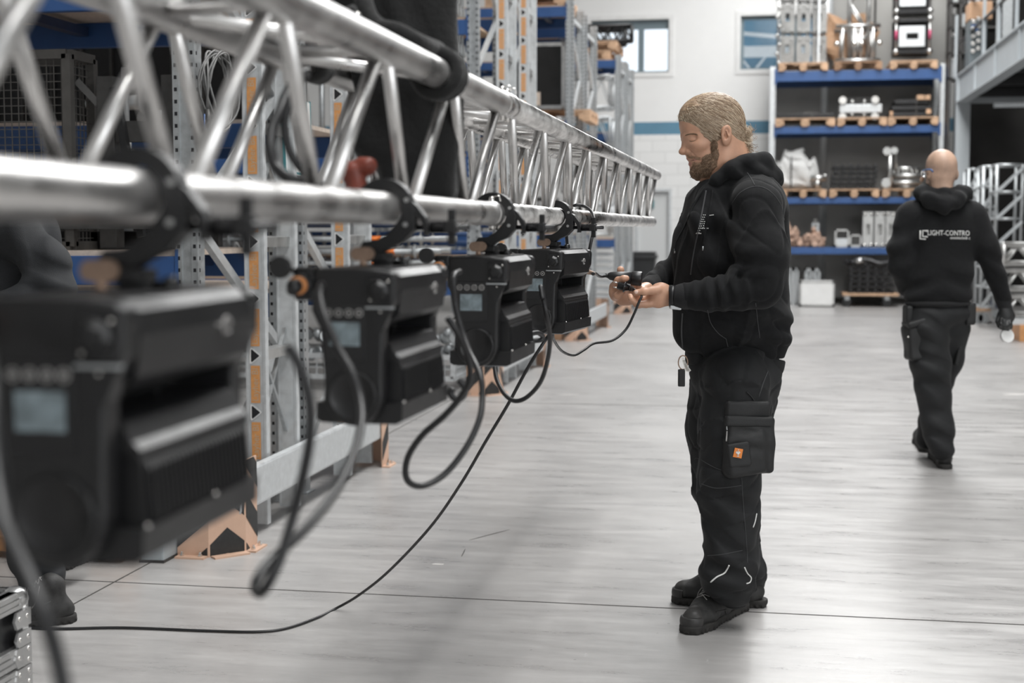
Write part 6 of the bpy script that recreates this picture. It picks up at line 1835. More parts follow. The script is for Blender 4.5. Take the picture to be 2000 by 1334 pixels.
# ---- hoodie
h = S()
TA = rot3(RGT, UPV)
h.ell(A(1432, 430, .01), (.172, .125, .175), .05)                        # chest and upper back
h.cone(A(1470, 392, -.02), A(1448, 395, .08), .100, .090, .05)
h.cone(A(1486, 396, -.125), A(1402, 398, .150), .066, .062, .06)         # shoulder line
h.ell(A(1424, 500, .02), (.182, .200, .160), .07)
h.ell(A(1432, 600, .02), (.190, .170, .155), .07)
h.ell(A(1440, 662, .02), (.178, .075, .155), .05)
h.cone(A(1386, 372, -.045), A(1372, 430, -.10), .040, .055, .05)         # front opening / chest near
h.cone(A(1492, 420, -.02), A(1500, 640, .0), .060, .062, .06)            # broad back
h.cone(A(1350, 470, .03), A(1350, 650, .0), .055, .060, .06)
# arms
h.cone(SHn+UPV*.0, A(1488, 500, -.235), .088, .082, .05); h.cone(A(1488, 500, -.235), A(1486, 560, -.25), .080, .066, .05)
h.chain([A(1488, 556, -.25), A(1440, 566, -.25), A(1385, 576, -.23), A(1352, 577, -.215)], [.068, .056, .050, .043], .03)
h.chain([SHf, A(1362, 470, .22), A(1335, 530, .22)], [.086, .076, .062], .05)
h.chain([A(1336, 530, .22), A(1305, 540, .16), A(1278, 552, .09)], [.058, .048, .036], .03)
fc = A(1410, 560, -.25)
fdir = np.array(A(1360, 577, -.2))-np.array(A(1480, 560, -.25))
def hd(P, D):
    r_ = .0040*lump(P, 17, 1)+.0020*lump(P, 48, 2)-.0060*crease(P*np.array((1, 1, .55)), 24, 11)+.0040*crease(P*np.array((1, 1, .6)), 34, 14)
    r_ = r_+folds(P, A(1395, 560, -.27), .075, fdir, 150, .0085, 1)      # bunched forearm
    r_ = r_+folds(P, A(1440, 545, -.28), .055, RGT*.9-UPV*.5, 120, .0095, 2)
    r_ = r_+folds(P, A(1462, 515, -.25), .07, UPV+RGT*.35, 85, .0125, 3)  # inner elbow
    r_ = r_+folds(P, A(1300, 545, .13), .07, RGT+UPV*.25, 130, .0080, 4)
    r_ = r_+folds(P, A(1430, 430, -.17), .10, RGT*.8+UPV*.35, 62, .0085, 5) # drag lines from shoulder
    r_ = r_+folds(P, A(1450, 640, -.12), .12, UPV+RGT*.25, 60, .0100, 6)
    r_ = r_+folds(P, A(1520, 640, -.04), .08, UPV+RGT*.5, 75, .0110, 7)
    r_ = r_+folds(P, A(1350, 600, -.10), .12, RGT+UPV*.15, 55, .0050, 8)
    r_ = r_+folds(P, A(1375, 450, -.13), .10, RGT+UPV*.25, 70, .0065, 9)
    return r_
h.disp = hd
def hclip(P):  # flat hem
    yy = 246-((P-A(1390, 246, 0))@UPV)/px
    return np.maximum((yy-697)*px, -1)
h.cone(A(1404, 378, -.055), A(1452, 362, -.06), .046, .052, .03)
h.cone(A(1403, 335, .0), A(1394, 366, -.01), .048, .046, .012, op=-1)
hoodie = h.mesh('hoodie', .0046, hood_m, man, amp=.02, clip=hclip)
# hem band, cuffs
hb_ = S(); hb_.ell(A(1434, 700, .02), (.172, .035, .150), .02)
hb_.cone(A(1500, 700, .0), A(1500, 716, .0), .046, .044, .03); hb_.cone(A(1360, 690, .02), A(1362, 700, .02), .030, .028, .03)
hb_.disp = lambda P, D: .0018*lump(P, 30, 9)
hb_.mesh('hem_band', .005, rib_m, man, amp=.004, clip=lambda P: np.abs((246-((P-A(1390, 246, 0))@UPV)/px)-706-((P-A(1434, 700, 0))@RGT)/px*.09)*px-.024)
cu = S(); cu.chain([A(1352, 577, -.215), A(1334, 578, -.205), A(1323, 579, -.200)], [.0445, .041, .037], .012)
cu.disp = lambda P, D: .0022*lump(P, 55, 9)
_wd = (WRn-ELn)/np.linalg.norm(WRn-ELn)
cu.mesh('cuff', .0035, rib_m, man, amp=.004, clip=lambda P: (P-A(1317, 578, -.2))@_wd+.10*((P-A(1317, 578, -.2))@UPV))
cu = S(); cu.chain([A(1282, 550, .10), A(1266, 560, .045)], [.036, .031], .012); cu.disp = lambda P, D: .0015*lump(P, 55, 8)
cu.mesh('cuff', .0035, rib_m, man, amp=.004)
# hood: thick roll round the neck hanging down the back
hd_ = S()
hd_.chain([A(1384, 372, -.065), A(1400, 352, -.085), A(1432, 328, -.090), A(1462, 318, -.070), A(1478, 322, -.0), A(1462, 318, .070), A(1420, 335, .085), A(1388, 368, .05)], [.018, .021, .026, .028, .030, .028, .022, .016], .02)
hd_.chain([A(1455, 318, -.055), A(1488, 322, -.045), A(1512, 346, -.02), A(1514, 356, .02), A(1490, 326, .055)], [.026, .034, .026, .024, .03], .03)
hd_.ell(A(1480, 345, .0), (.060, .042, .088), .03, rot3(RGT-UPV*.55, UPV+RGT*.55))
hd_.chain([A(1440, 345, -.088), A(1478, 345, -.085), A(1506, 358, -.045)], [.020, .026, .022], .025)
hd_.chain([A(1376, 372, -.052), A(1380, 388, -.085), A(1384, 405, -.115)], [.013, .012, .006], .012)
hd_.chain([A(1372, 372, .0), A(1366, 386, -.03), A(1368, 400, -.07)], [.013, .012, .006], .012)
hd_.disp = lambda P, D: .0035*lump(P, 34, 12)+.0022*lump(P, 85, 13)+folds(P, A(1450, 335, -.08), .08, UPV+RGT*.4, 120, .004, 4)
hd_.mesh('hood', .0040, hood_m, man, amp=.008)
# surface projector: shoot along the view onto the clothes
bpy.context.view_layer.update()
bvh = bvh_of(hoodie)
def line_on(bv, pts, r_, name, m_, parent, n=6, off=.0005):
    P = smooth_path([Vector((x, y, 0)) for x, y in pts], n); q = [hit(bv, p.x, p.y, off) for p in P]; q = [v for v in q if v is not None]
    if len(q) < 2: return
    mb = MB(); mb.tube(q, r_, 6); return mb.build(name, m_, parent)
line_on(bvh, [(1379, 372), (1374, 400), (1364, 450), (1354, 500), (1349, 536)], .0030, 'zipper', seam_m, man, off=.0)
line_on(bvh, [(1333, 612), (1331, 650), (1334, 686)], .0030, 'zipper', seam_m, man, off=.0)
line_on(bvh, [(1376, 366), (1356, 400), (1338, 440), (1322, 470), (1318, 490)], .0028, 'drawstring', hood_m, man, off=.004)
line_on(bvh, [(1392, 372), (1386, 410), (1378, 450), (1373, 480)], .0028, 'drawstring', hood_m, man, off=.004)
for x, y in ((1318, 486), (1373, 481)):
    p = hit(bvh, x, y, .005)
    if p: mb = MB(); mb.tube([p, p-Vector((0, 0, .015))], .0026, 8); mb.build('drawstring_tip', galv, man)
line_on(bvh, [(1456, 332), (1468, 350), (1474, 362)], .0016, 'shoulder_seam', seam_m, man)
line_on(bvh, [(1428, 400), (1446, 376), (1475, 364), (1502, 372), (1524, 398), (1532, 430)], .0016, 'armhole_seam', seam_m, man)
line_on(bvh, [(1382, 606), (1388, 630), (1402, 650), (1418, 662)], .0016, 'pocket_seam', seam_m, man)
line_on(bvh, [(1418, 662), (1422, 678), (1428, 692)], .0016, 'pocket_seam', seam_m, man)
line_on(bvh, [(1476, 592), (1480, 630), (1484, 660)], .0014, 'side_seam', seam_m, man)
# printed mark on the chest: rows of dots and short words
dots = []
for i in range(9):
    for j in range(2): dots.append((1374-i*1.5+j*3.2, 420+i*4.3))
for i in range(4): dots.append((1376-i*.9, 433+i*4))
for j in range(5): dots.append((1372-12+j*2.2, 456))
for j in range(5): dots.append((1384+j*2.3, 421-.3*j)); 
for j in range(2): dots.append((1384-.5*j, 423+j*1.6))
for j in range(6): dots.append((1371+j*2.4, 446))
mb = MB()
for (x, y) in dots:
    p = hit(bvh, x, y, .0014)
    if p: mb.sph(tuple(p), .0019, n=6)
mb.build('chest_print', white_print, man)
# smart band on the near wrist
wdir = WRn-ELn; wdir /= np.linalg.norm(wdir)
wc = A(1312.8, 578, -.196)
bandc = []
vv = np.cross(wdir, UPV); vv /= np.linalg.norm(vv)
for i in range(24):
    a_ = 2*PI*i/24; bandc.append(tuple(wc+UPV*math.cos(a_)*.0365+vv*math.sin(a_)*.033+wdir*0))
mb = MB()
vs = []
for q in bandc:
    for s_ in (-.012, .010): vs.append(Vector(q)+Vector(wdir)*s_)
fs = [(2*i, 2*((i+1) % 24), 2*((i+1) % 24)+1, 2*i+1) for i in range(24)]
mb._add(vs, fs, 0, True); wb = mb.build('watch_band', blk, man); sm = wb.modifiers.new('solid', 'SOLIDIFY'); sm.thickness = .003
mb = MB(); cW = Vector(A(1319, 600.5, -.20)); Rm = Matrix.Translation(cW) @ Matrix.Rotation(PSI, 4, 'Z') @ Matrix.Rotation(math.radians(6), 4, 'Y')
mb.box((-.019, -.016, -.0065), (.019, .016, .0065), 0, Rm, bev=.004); mb.build('watch_case', galv_pale, man)
# keys on the belt
kr = A(1334, 708, -.10)
mb = MB(); mb.tube([tuple(kr+RGT*.016*math.cos(t_)+UPV*.024*math.sin(t_)) for t_ in [i*2*PI/20 for i in range(20)]], .0022, 6, closed=True); kr_o = mb.build('key_ring', brass, man)
mb = MB()
for i in range(5): mb.bar(tuple(kr+RGT*(.002*i)+UPV*(.015-.006*i)), tuple(kr+RGT*(.012+.003*i)-UPV*(.030)), .004, .009)
mb.build('key', screw_m, man)
mb = MB(); q = A(1331, 738, -.10); Mq = Matrix.Translation(Vector(q)) @ Matrix.Rotation(PSI, 4, 'Z'); mb.box((-.012, -.008, -.030), (.012, .008, .030), 0, Mq, bev=.004); mb.build('key_fob', blk_gloss, man)

# ---- trousers
t = S()
t.ell(A(1434, 720, .02), (.160, .085, .135), .05)
t.ell(A(1478, 762, .03), (.078, .085, .120), .05)
# near leg
t.chain([A(1436, 745, -.06), A(1432, 830, -.075), A(1424, 930, -.085), A(1420, 985, -.085)], [.120, .110, .098, .092], .05)
t.chain([A(1424, 960, -.085), A(1430, 1020, -.08), A(1428, 1085, -.075), A(1420, 1125, -.08)], [.094, .088, .082, .082], .05)
t.cone(A(1404, 1118, -.10), A(1424, 1142, -.075), .056, .056, .04)
t.chain([A(1436, 1120, -.07), A(1438, 1160, -.06)], [.062, .046], .04)
# far leg
t.chain([A(1410, 745, .10), A(1400, 830, .13), A(1402, 930, .15), A(1412, 985, .16)], [.115, .102, .088, .084], .05)
t.chain([A(1412, 985, .16), A(1432, 1050, .19), A(1448, 1110, .21)], [.086, .080, .078], .05)
t.cone(A(1462, 1110, .22), A(1462, 1140, .22), .062, .056, .03)
t.cone(A(1450, 1150, .22), A(1452, 1168, .22), .055, .050, .03)
def td(P, D):
    r_ = .0045*lump(P, 15, 21)+.0022*lump(P, 46, 22)-.0075*crease(P*np.array((1, 1, .9)), 24, 24)+.0050*crease(P, 38, 25)
    r_ = r_+folds(P, A(1420, 985, -.16), .10, UPV+RGT*.35, 58, .0090, 3)
    r_ = r_+folds(P, A(1405, 1060, -.15), .10, UPV*.7+RGT*.7, 60, .0080, 4)
    r_ = r_+folds(P, A(1425, 1125, -.13), .09, UPV+RGT*.3, 85, .0100, 5)
    r_ = r_+folds(P, A(1450, 1140, .18), .08, UPV+RGT*.4, 80, .009, 6)
    r_ = r_+folds(P, A(1500, 780, -.05), .08, UPV*.6+RGT, 55, .007, 7)
    r_ = r_+folds(P, A(1390, 800, -.15), .14, UPV+RGT*.8, 30, .004, 8)
    r_ = r_+folds(P, A(1370, 960, .10), .12, UPV+RGT*.3, 50, .006, 9)
    return r_
t.disp = td
trous = t.mesh('trousers', .0048, trou_m, man, amp=.02)
bpy.context.view_layer.update(); bvt = bvh_of(trous)
# knee panel and cargo pocket with flap, patch, zip
pk = S(); 
pk.box(A(1462, 870, -.175), (.088, .030, .098), .018, .02, rot3(RGT+AWY*.25, AWY))
pk.box(A(1455, 888, -.195), (.070, .026, .070), .016, .015, rot3(RGT+AWY*.2+UPV*.1, AWY))
pk.disp = lambda P, D: .004*lump(P, 40, 31)+.002*lump(P, 95, 32)+folds(P, A(1462, 850, -.2), .06, UPV+RGT*.25, 110, .0035, 2)
pocket = pk.mesh('cargo_pocket', .0045, pocket_m, man, amp=.008)
fp = S(); fp.box(A(1463, 823, -.198), (.086, .012, .018), .008, .01, rot3(RGT+AWY*.22-UPV*.06, AWY)); fp.disp = lambda P, D: .002*lump(P, 50, 33)
flap = fp.mesh('pocket_flap', .004, pocket_m, man, amp=.004)
fp = S(); fp.box(A(1460, 800, -.180), (.078, .014, .030), .010, .01, rot3(RGT+AWY*.22-UPV*.04, AWY)); fp.disp = lambda P, D: .003*lump(P, 60, 34)
fp.mesh('pocket_pleat', .004, pocket_m, man, amp=.004)
bpy.context.view_layer.update(); bvp = bvh_of(pocket, trous)
def patch_on(bv, corners, name, m_, parent, off=.002, thick=0):
    q = [hit(bv, x, y, off) for x, y in corners]
    mb = MB(); n_ = (q[1]-q[0]).cross(q[2]-q[0]).normalized()*.0015
    mb._add(q+[v+n_ for v in q], [(0, 1, 2, 3), (7, 6, 5, 4), (0, 4, 5, 1), (1, 5, 6, 2), (2, 6, 7, 3), (3, 7, 4, 0)]); return mb.build(name, m_, parent)
sub = S(); sub.box(A(1443, 888, -.222), (.040, .010, .042), .008, .01, rot3(RGT+AWY*.18+UPV*.12, AWY)); sub.disp = lambda P, D: .0015*lump(P, 60, 35)
small_p = sub.mesh('small_pocket', .0035, pocket_m, man, amp=.004)
bpy.context.view_layer.update(); bvs = bvh_of(small_p, pocket, trous)
patch = patch_on(bvs, [(1435.5, 874.5), (1451.5, 877.5), (1448, 895.5), (1431.5, 892.5)], 'orange_patch', mat('patch_orange', (.72, .22, .04), .6), man, .003)
mb = MB(); c_ = hit(bvs, 1441.5, 885, .0058)
for dx, dy, r_ in ((-2.1, -1, .0040), (2.1, -1, .0040), (0, 1.2, .0040)): 
    p = Vector(c_)+Vector(RGT)*dx*px+Vector(UPV)*(-dy)*px; mb.sph(tuple(p), (r_, .0008, r_), n=10)
mb.tube([Vector(c_)+Vector(UPV)*.003, Vector(c_)+Vector(UPV)*.0105, Vector(c_)+Vector(UPV)*.0115+Vector(RGT)*.003], .0012, 6); mb.tube([c_, Vector(c_)-Vector(UPV)*.0105], .0012, 6); mb.bar(Vector(c_)-Vector(UPV)*.0105-Vector(RGT)*.004, Vector(c_)-Vector(UPV)*.0105+Vector(RGT)*.004, .002, .002)
mb.build('patch_emblem', white_print, man)
p = hit(bvs, 1471, 803, .006); mb = MB(); mb.sph(tuple(p), (.007, .004, .007), n=12); mb.build('snap_button', screw_m, man)
line_on(bvs, [(1421, 822), (1419.5, 832), (1420, 840)], .0022, 'zip_puller', galv, man, off=.003)
line_on(bvs, [(1420, 842), (1418.5, 862)], .0026, 'zip_cord', lace_m, man, off=.003)
line_on(bvs, [(1458, 765), (1468, 775), (1476, 788), (1478, 792)], .0018, 'pull_cord', rubber, man, off=.005)
line_on(bvt, [(1356, 897), (1365, 896), (1405, 917), (1447, 918)], .0012, 'knee_seam', seam_m, man)
line_on(bvt, [(1370, 945), (1395, 953), (1420, 952), (1448, 948)], .0016, 'knee_seam', seam_m, man)
line_on(bvt, [(1382, 1085), (1410, 1083), (1450, 1075)], .0016, 'shin_seam', seam_m, man)
line_on(bvt, [(1448, 925), (1452, 990), (1458, 1060), (1460, 1100)], .0014, 'leg_seam', seam_m, man)
line_on(bvt, [(1362, 760), (1368, 800), (1369, 880)], .0014, 'leg_seam', seam_m, man)
line_on(bvt, [(1500, 725), (1492, 745), (1482, 775)], .0020, 'back_pocket_edge', seam_m, man)
line_on(bvt, [(1388, 1137), (1400, 1127), (1414, 1120), (1420, 1112), (1424, 1104)], .0028, 'reflective_stripe', refl_m, man, off=.001)
line_on(bvt, [(1454, 1108), (1460, 1120), (1467, 1128), (1465, 1137), (1458, 1140)], .0022, 'reflective_stripe', refl_m, man, off=.001)
line_on(bvt, [(1478, 1003), (1475, 1018), (1471, 1030)], .0022, 'reflective_stripe', refl_m, man, off=.001)

# ---- shoes
def shoe(toe, heel, ankle, parent, wdt=.050, laces=True, nm='shoe'):
    toe = np.array(toe); heel = np.array(heel); z0 = 0.0
    toe[2] = 0; heel[2] = 0; d = toe-heel; L = np.linalg.norm(d); d /= L; n_ = np.cross(UPV, d)
    def Q(u, v, z): return heel+d*u*L+n_*v+UPV*z
    s = S()
    s.chain([Q(.10, 0, .050), Q(.42, 0, .052), Q(.70, .003, .048), Q(.88, .004, .046)], [.040, .042, .043, .040], .03)
    s.cone(Q(.16, 0, .06), Q(.22, 0, .125), .038, .040, .03)
    s.cone(Q(.27, 0, .145), Q(.64, 0, .080), .036, .036, .03)
    s.disp = lambda P, D: .0022*lump(P, 60, 41)+.0010*lump(P, 160, 42)
    def tm(C):
        u = ((C-heel)@d)/L; return np.where((u > .82+.06*np.sin(((C-heel)@n_)*40)**2) & (C[:, 2] < .088), 1, 0)
    up = s.mesh(nm, .0038, [shoe_m, toe_m], parent, amp=.004, matf=tm, clip=lambda P: .018-P[:, 2])
    so = S(); so.chain([Q(.06, 0, .018), Q(.40, -.003, .018), Q(.74, .004, .018), Q(.90, .005, .020)], [.041, .042, .049, .045], .02)
    so.disp = lambda P, D: .0022*np.sign(np.sin(((P-heel)@d)*260))*(P[:, 2] < .012)
    so.mesh('sole', .0038, sole_m, up, amp=.004, clip=lambda P: np.maximum(P[:, 2]-.029, .001-P[:, 2]))
    tc_ = S(); tc_.cone(Q(.86, .004, .040), Q(.90, .005, .040), .046, .044, .02); tc_.mesh('toe_guard', .0035, toe_m, up, clip=lambda P: np.maximum(np.maximum(P[:, 2]-.058, .02-P[:, 2]), -(((P-heel)@d)/L-.90)))
    bpy.context.view_layer.update(); bv = bvh_of(up)
    if laces:
        mb = MB()
        def top(u, v):
            h_ = bv.ray_cast(Vector(Q(u, v, .3)), Vector((0, 0, -1))); return (h_[0]+Vector((0, 0, .0015))) if h_[0] else Vector(Q(u, v, .09))
        k = 0
        for i in range(6):
            u = .40+.055*i
            for sg in (-1, 1):
                mb.tube([top(u, sg*.020), top(u+.02, sg*.006)+Vector((0, 0, .003)), top(u+.048, -sg*.020)], .0016, 5)
        for sg in (-1, 1):
            P_ = [top(.40, 0), Vector(Q(.44, sg*.03, .14)), Vector(Q(.50, sg*.060, .10)), Vector(Q(.56, sg*.052, .075)), Vector(Q(.50, sg*.030, .10)), top(.42, 0)]
            mb.tube(smooth_path(P_, 5), .0017, 5)
        mb.build('laces', lace_m, up)
        mb = MB()
        def side(u, z, sg=1):
            o = Vector(Q(u, sg*.2, z)); h_ = bv.ray_cast(o, -Vector(n_)*sg); return (h_[0]+Vector(n_)*sg*.0012) if h_[0] else None
        sg = 1 if (Vector(n_).dot(Vector(AWY)) < 0) else -1
        for ln in ([(.28, .09), (.45, .075), (.52, .045), (.50, .035)], [(.70, .06), (.52, .050)], [(.50, .085), (.42, .06), (.36, .045)], [(.42, .09), (.33, .062)]):
            q = [side(u, z, sg) for u, z in ln]; q = [v for v in q if v]
            if len(q) > 1: mb.tube(q, .0020, 5)
        mb.build('side_stripe', toe_m, up)
    return up
n1 = shoe(WF(1338, 1240), WF(1448, 1188), None, man)
n2 = shoe(WF(1318, 1176), WF(1488, 1184), None, man)

# ================================================================== PLUG AND SOCKET IN HIS HANDS
g = root('cable_socket', A(1217, 540, -.1), 'black rubber cable socket held in the man\'s right hand', 'socket')
s0, s1 = Vector(A(1187, 538.5, -.09)), Vector(A(1254, 545, -.11)); ax = (s1-s0).normalized(); Ls = (s1-s0).length
m = MB(); m.tube([s0, s0+ax*.008, s0+ax*Ls*.22, s0+ax*Ls*.70], [.0085, .0135, .0165, .0215], 24); m.build('socket_body', rubber, g)
m = MB(); m.tube([s0+ax*Ls*.70, s0+ax*Ls*.72, s0+ax*Ls*.97, s0+ax*Ls], [.0225, .0245, .0250, .0225], 24); m.build('socket_collar', blk, g)
m = MB(); m.tube([s0-ax*.010, s0+ax*.004], [.0065, .009], 14); m.build('cable_gland', rubber, g)
g2 = root('power_plug', A(1222, 558, -.15), 'black plug with two silver pins, tip of the cable held in his left hand', 'plug')
q0, q1 = Vector(A(1200, 556, -.150)), Vector(A(1238, 565, -.165)); ax = (q1-q0).normalized(); Lp = (q1-q0).length
m = MB(); m.tube([q0+ax*Lp*.18, q0+ax*Lp*.20, q0+ax*Lp*.48, q0+ax*Lp*.50], [.012, .0135, .0135, .0175], 20); m.tube([q0+ax*Lp*.50, q0+ax*Lp*.54, q0+ax*Lp*.60, q0+ax*Lp*.78], [.0185, .0185, .012, .0085], 20); m.build('plug_body', blk_gloss, g2)
m = MB()
for k in range(3): c_ = q0+ax*Lp*(.80+.07*k); m.tube([c_, c_+ax*.0025], .0105-.001*k, 16)
m.build('strain_relief', rubber, g2)
for sg in (-1, 1):
    m = MB(); u = Vector((0, 0, 1)); o_ = u*sg*.0085; m.tube([q0-ax*.016+o_+ax*.012, q0+ax*Lp*.2+o_], .0022, 10); m.build('plug_pin', screw_m, g2)

# ================================================================== CABLES
def cable(pts, r_, label, group='black power cables of the stage lights', name='power_cable', mm=None, n=8):
    P = smooth_path(pts, n); o = MB(); o.tube(P, r_, 12); ob = o.build(name, mm or rubber); tag(ob, label, 'cable', group); return ob
cr_ = .0042
# plug cable: from his left hand down in an arc to below the farthest light
cable([Vector(q1), A(1244, 569, -.176), A(1250, 574, -.198), A(1253, 579, -.222), A(1248, 590, -.228), A(1238, 614, -.225), A(1222, 644, -.22), A(1196, 665, -.25), A(1160, 671, -.30), A(1140, 684, -.36), A(1120, 694, -.42), A(1098, 686, -.55), A(1084, 668, -.70), A(1080, 655, -.80), A(1084, 640, -.85)], .0042, 'thin black cable looping from the far light to the plug in his hand')
# socket cable to the farthest light
e4 = W(1158, 535, 4.30)
cable([s0-(s1-s0).normalized()*.004, A(1172, 540, -.12), A(1163, 534, -.25), Vector(e4)], .0052, 'short thick cable from the far light to the socket')
o = root('gland_sleeve', e4, 'silver wire sleeve where the socket cable leaves the far light', 'sleeve'); m = MB(); m.tube([Vector(e4)-Vector((.02, 0, -.008)), Vector(e4)+(Vector(A(1163, 534, -.25))-Vector(e4))*.4], [.008, .006], 10); m.build('sleeve_body', brass, o)
# loop over the chord behind the far clamp
cable([W(1150, 494, 4.2), W(1155, 470, 4.2), W(1159, 452, 4.22), W(1161, 430, 4.25), W(1154, 412, 4.30), W(1138, 402, 4.34), W(1124, 401, 4.34), W(1112, 410, 4.36), W(1106, 440, 4.38), W(1108, 480, 4.34), W(1110, 498, 4.26)], .0048, 'black cable looped over the lower chord just beyond the farthest clamp')
# long cable: floor at left, rising to the far light
def fl(x, y): v = WF(x, y); return Vector((v.x, v.y, .0055))
cable([fl(55, 1229), fl(120, 1231), fl(240, 1229), fl(400, 1235), fl(500, 1237), fl(560, 1230), fl(620, 1209), fl(655, 1192), W(700, 1163, 5.02), W(760, 1115, 4.85), W(840, 1030, 4.55), W(900, 945, 4.30), W(950, 860, 4.12), W(992, 790, 4.0), W(1030, 720, 3.92), W(1060, 672, 3.9), W(1082, 640, 3.95)], .0048, 'long black cable lying on the floor at left and rising to the lights', n=10)
# loops between the lights (pixel outline, distances between the fixtures)
cable([W(1060, 585, 3.2), W(1056, 560, 3.22), W(1066, 610, 3.2), W(1074, 655, 3.25), W(1070, 700, 3.3), W(1056, 745, 3.35), W(1030, 775, 3.4), W(1005, 783, 3.42), W(984, 768, 3.45), W(970, 740, 3.5), W(966, 712, 3.55)], .0055, 'cable loop hanging under the farthest two lights')
cable([W(898, 530, 2.78), W(886, 540, 2.68), W(888, 590, 2.68), W(900, 640, 2.68), W(918, 690, 2.65), W(938, 735, 2.6), W(942, 775, 2.58), W(936, 820, 2.55), W(910, 875, 2.52), W(870, 925, 2.5), W(830, 948, 2.48), W(803, 945, 2.46), W(792, 925, 2.45), W(798, 890, 2.44), W(825, 850, 2.42), W(868, 812, 2.40), W(900, 775, 2.38), W(918, 740, 2.36), W(912, 690, 2.34), W(890, 645, 2.32), W(874, 620, 2.32)], .0058, 'thick cable loop hanging between the second and third lights')
cable([W(628, 556, 1.98), W(622, 575, 1.93), W(634, 620, 1.90), W(660, 680, 1.88), W(688, 730, 1.86), W(703, 780, 1.84), W(705, 830, 1.80), W(690, 890, 1.74), W(655, 960, 1.66), W(600, 1030, 1.58), W(535, 1090, 1.54), W(504, 1128, 1.50), W(499, 1150, 1.49), W(509, 1158, 1.48), W(524, 1140, 1.47), W(548, 1090, 1.48), W(572, 1010, 1.50), W(592, 930, 1.50), W(606, 850, 1.50), W(604, 780, 1.50), W(585, 715, 1.50), W(562, 675, 1.50)], .0058, 'blurred cable loop hanging between the nearest and second lights')
cable([W(-30, 640, 1.15), W(-15, 760, 1.1), W(-12, 900, 1.06), W(5, 1020, 1.02), W(45, 1110, 1.0), W(80, 1190, .98), W(105, 1260, .97), W(125, 1350, .96), W(140, 1450, .95)], .0062, 'very blurred cable hanging at the left edge in front of the road case')
# dark hook loops below second/third lights
cable([W(896, 742, 2.5), W(905, 752, 2.5), W(908, 765, 2.5), W(900, 778, 2.5), W(888, 778, 2.5), W(880, 768, 2.5), W(884, 758, 2.5)], .006, 'short black strap hook hanging below the second light')
# thick loop seen between 3rd and 4th light
cable([W(1036, 652, 3.4), W(1050, 650, 3.42), W(1060, 657, 3.45), W(1056, 664, 3.45), W(1036, 666, 3.45)], .006, 'small cable bend between the third and farthest lights')
# doubled cable inside the truss at the left
cable([W(600, 140, 2.1), W(580, 150, 2.08), W(562, 180, 2.05), W(548, 215, 2.02), W(532, 250, 2.0), W(528, 290, 1.98), W(538, 325, 1.97), W(565, 348, 1.96), W(600, 360, 1.98), W(630, 366, 2.0)], .0078, 'thick black cable sagging inside the truss, outer bend')
cable([W(600, 145, 2.05), W(585, 165, 2.05), W(566, 200, 2.04), W(556, 240, 2.03), W(562, 285, 2.02), W(580, 320, 2.02), W(602, 345, 2.02), W(625, 362, 2.03), W(650, 375, 2.05)], .0062, 'thick black cable sagging inside the truss, inner bend beside the notice')
o = root('velcro_tie', W(600, 140, 2.06), 'black cloth tie wrapping the rear upper chord of the truss', 'cable tie')
c_ = TR['rt']; p = WX(606, 150, c_[0]); 
m = MB(); m.tube([(c_[0], p.y-.04, c_[1]), (c_[0], p.y+.05, c_[1])], .031, 20); m.build('tie_band', blk_cloth, o)

# ---- black hoist bag and round sling round the upper chord, red shackle
g = root('chain_bag', W(770, 150, 3.0), 'big black cloth chain bag hanging behind the truss, folded at the top', 'bag')
bg = S()
DB = 2.62
def Bq(x, y, dv=0.0): return np.array(W(x, y, DB+dv))
bg.box(Bq(820, 60, .12), (.075, .07, .33), .03, .05, rot3(RGT, AWY)); bg.box(Bq(785, 235, .10), (.082, .05, .080), .03, .04, rot3(RGT-UPV*.10, AWY))
bg.cone(Bq(700, -60, .1), Bq(735, 110, .12), .055, .060, .04); bg.cone(Bq(680, -80, .08), Bq(668, 60, .1), .022, .020, .03)
bg.cone(Bq(775, 20, .1), Bq(790, 200, .1), .080, .080, .04, flat=(AWY, 1.6))
bg.disp = lambda P, D: .005*lump(P, 24, 51)+.0025*lump(P, 70, 52)+folds(P, Bq(740, 80, .05), .14, RGT+UPV*.3, 95, .006, 3)
bg.mesh('bag_body', .0055, blk_cloth, g, amp=.014)
g = root('round_sling', W(850, 150, 2.5), 'black round sling wrapped around the front upper chord of the truss', 'sling')
c_ = TR['ft']; p = WX(858, 152, c_[0]); Yp = p.y
for k in range(3):
    m = MB(); m.tube([(c_[0]+.036*math.cos(a_)*1.02, Yp-.022+.018*k+.006*math.sin(a_*2+k), c_[1]+.036*math.sin(a_)) for a_ in [i*2*PI/20 for i in range(20)]], .012, 10, closed=True); m.build('sling_wrap', blk_cloth, g)
m = MB(); m.tube(smooth_path([(c_[0]-.005, Yp+.01, c_[1]+.042), Vector(W(820, 85, 2.42)), Vector(W(775, 62, 2.4)), Vector(W(735, 50, 2.42)), Vector(W(712, 10, 2.45)), Vector(W(700, -60, 2.5))], 6), [.016]*31, 10); m.build('sling_leg', blk_cloth, g)
m = MB(); m.tube([W(560+60, -10, 2.3), W(575+60, 30, 2.3)], .010, 8); m.tube(smooth_path([W(612, -20, 2.35), W(628, 15, 2.35), W(652, 30, 2.38), W(690, 20, 2.42)], 6), .010, 8); m.build('sling_leg', blk_cloth, g)
o = root('shackle_pin', W(696, 38, 2.45), 'small bright metal pin between the folds of the sling', 'shackle'); m = MB(); m.tube([W(699, 24, 2.34), W(695, 50, 2.34)], [.006, .004], 8); m.build('pin_body', screw_m, o)
g = root('red_hook_block', W(700, 345, 2.1), 'red-brown metal hook block hanging inside the truss', 'hook block')
rb_ = S(); DR = 2.35
def Rq(x, y, dv=0.0): return np.array(W(x, y, DR+dv))
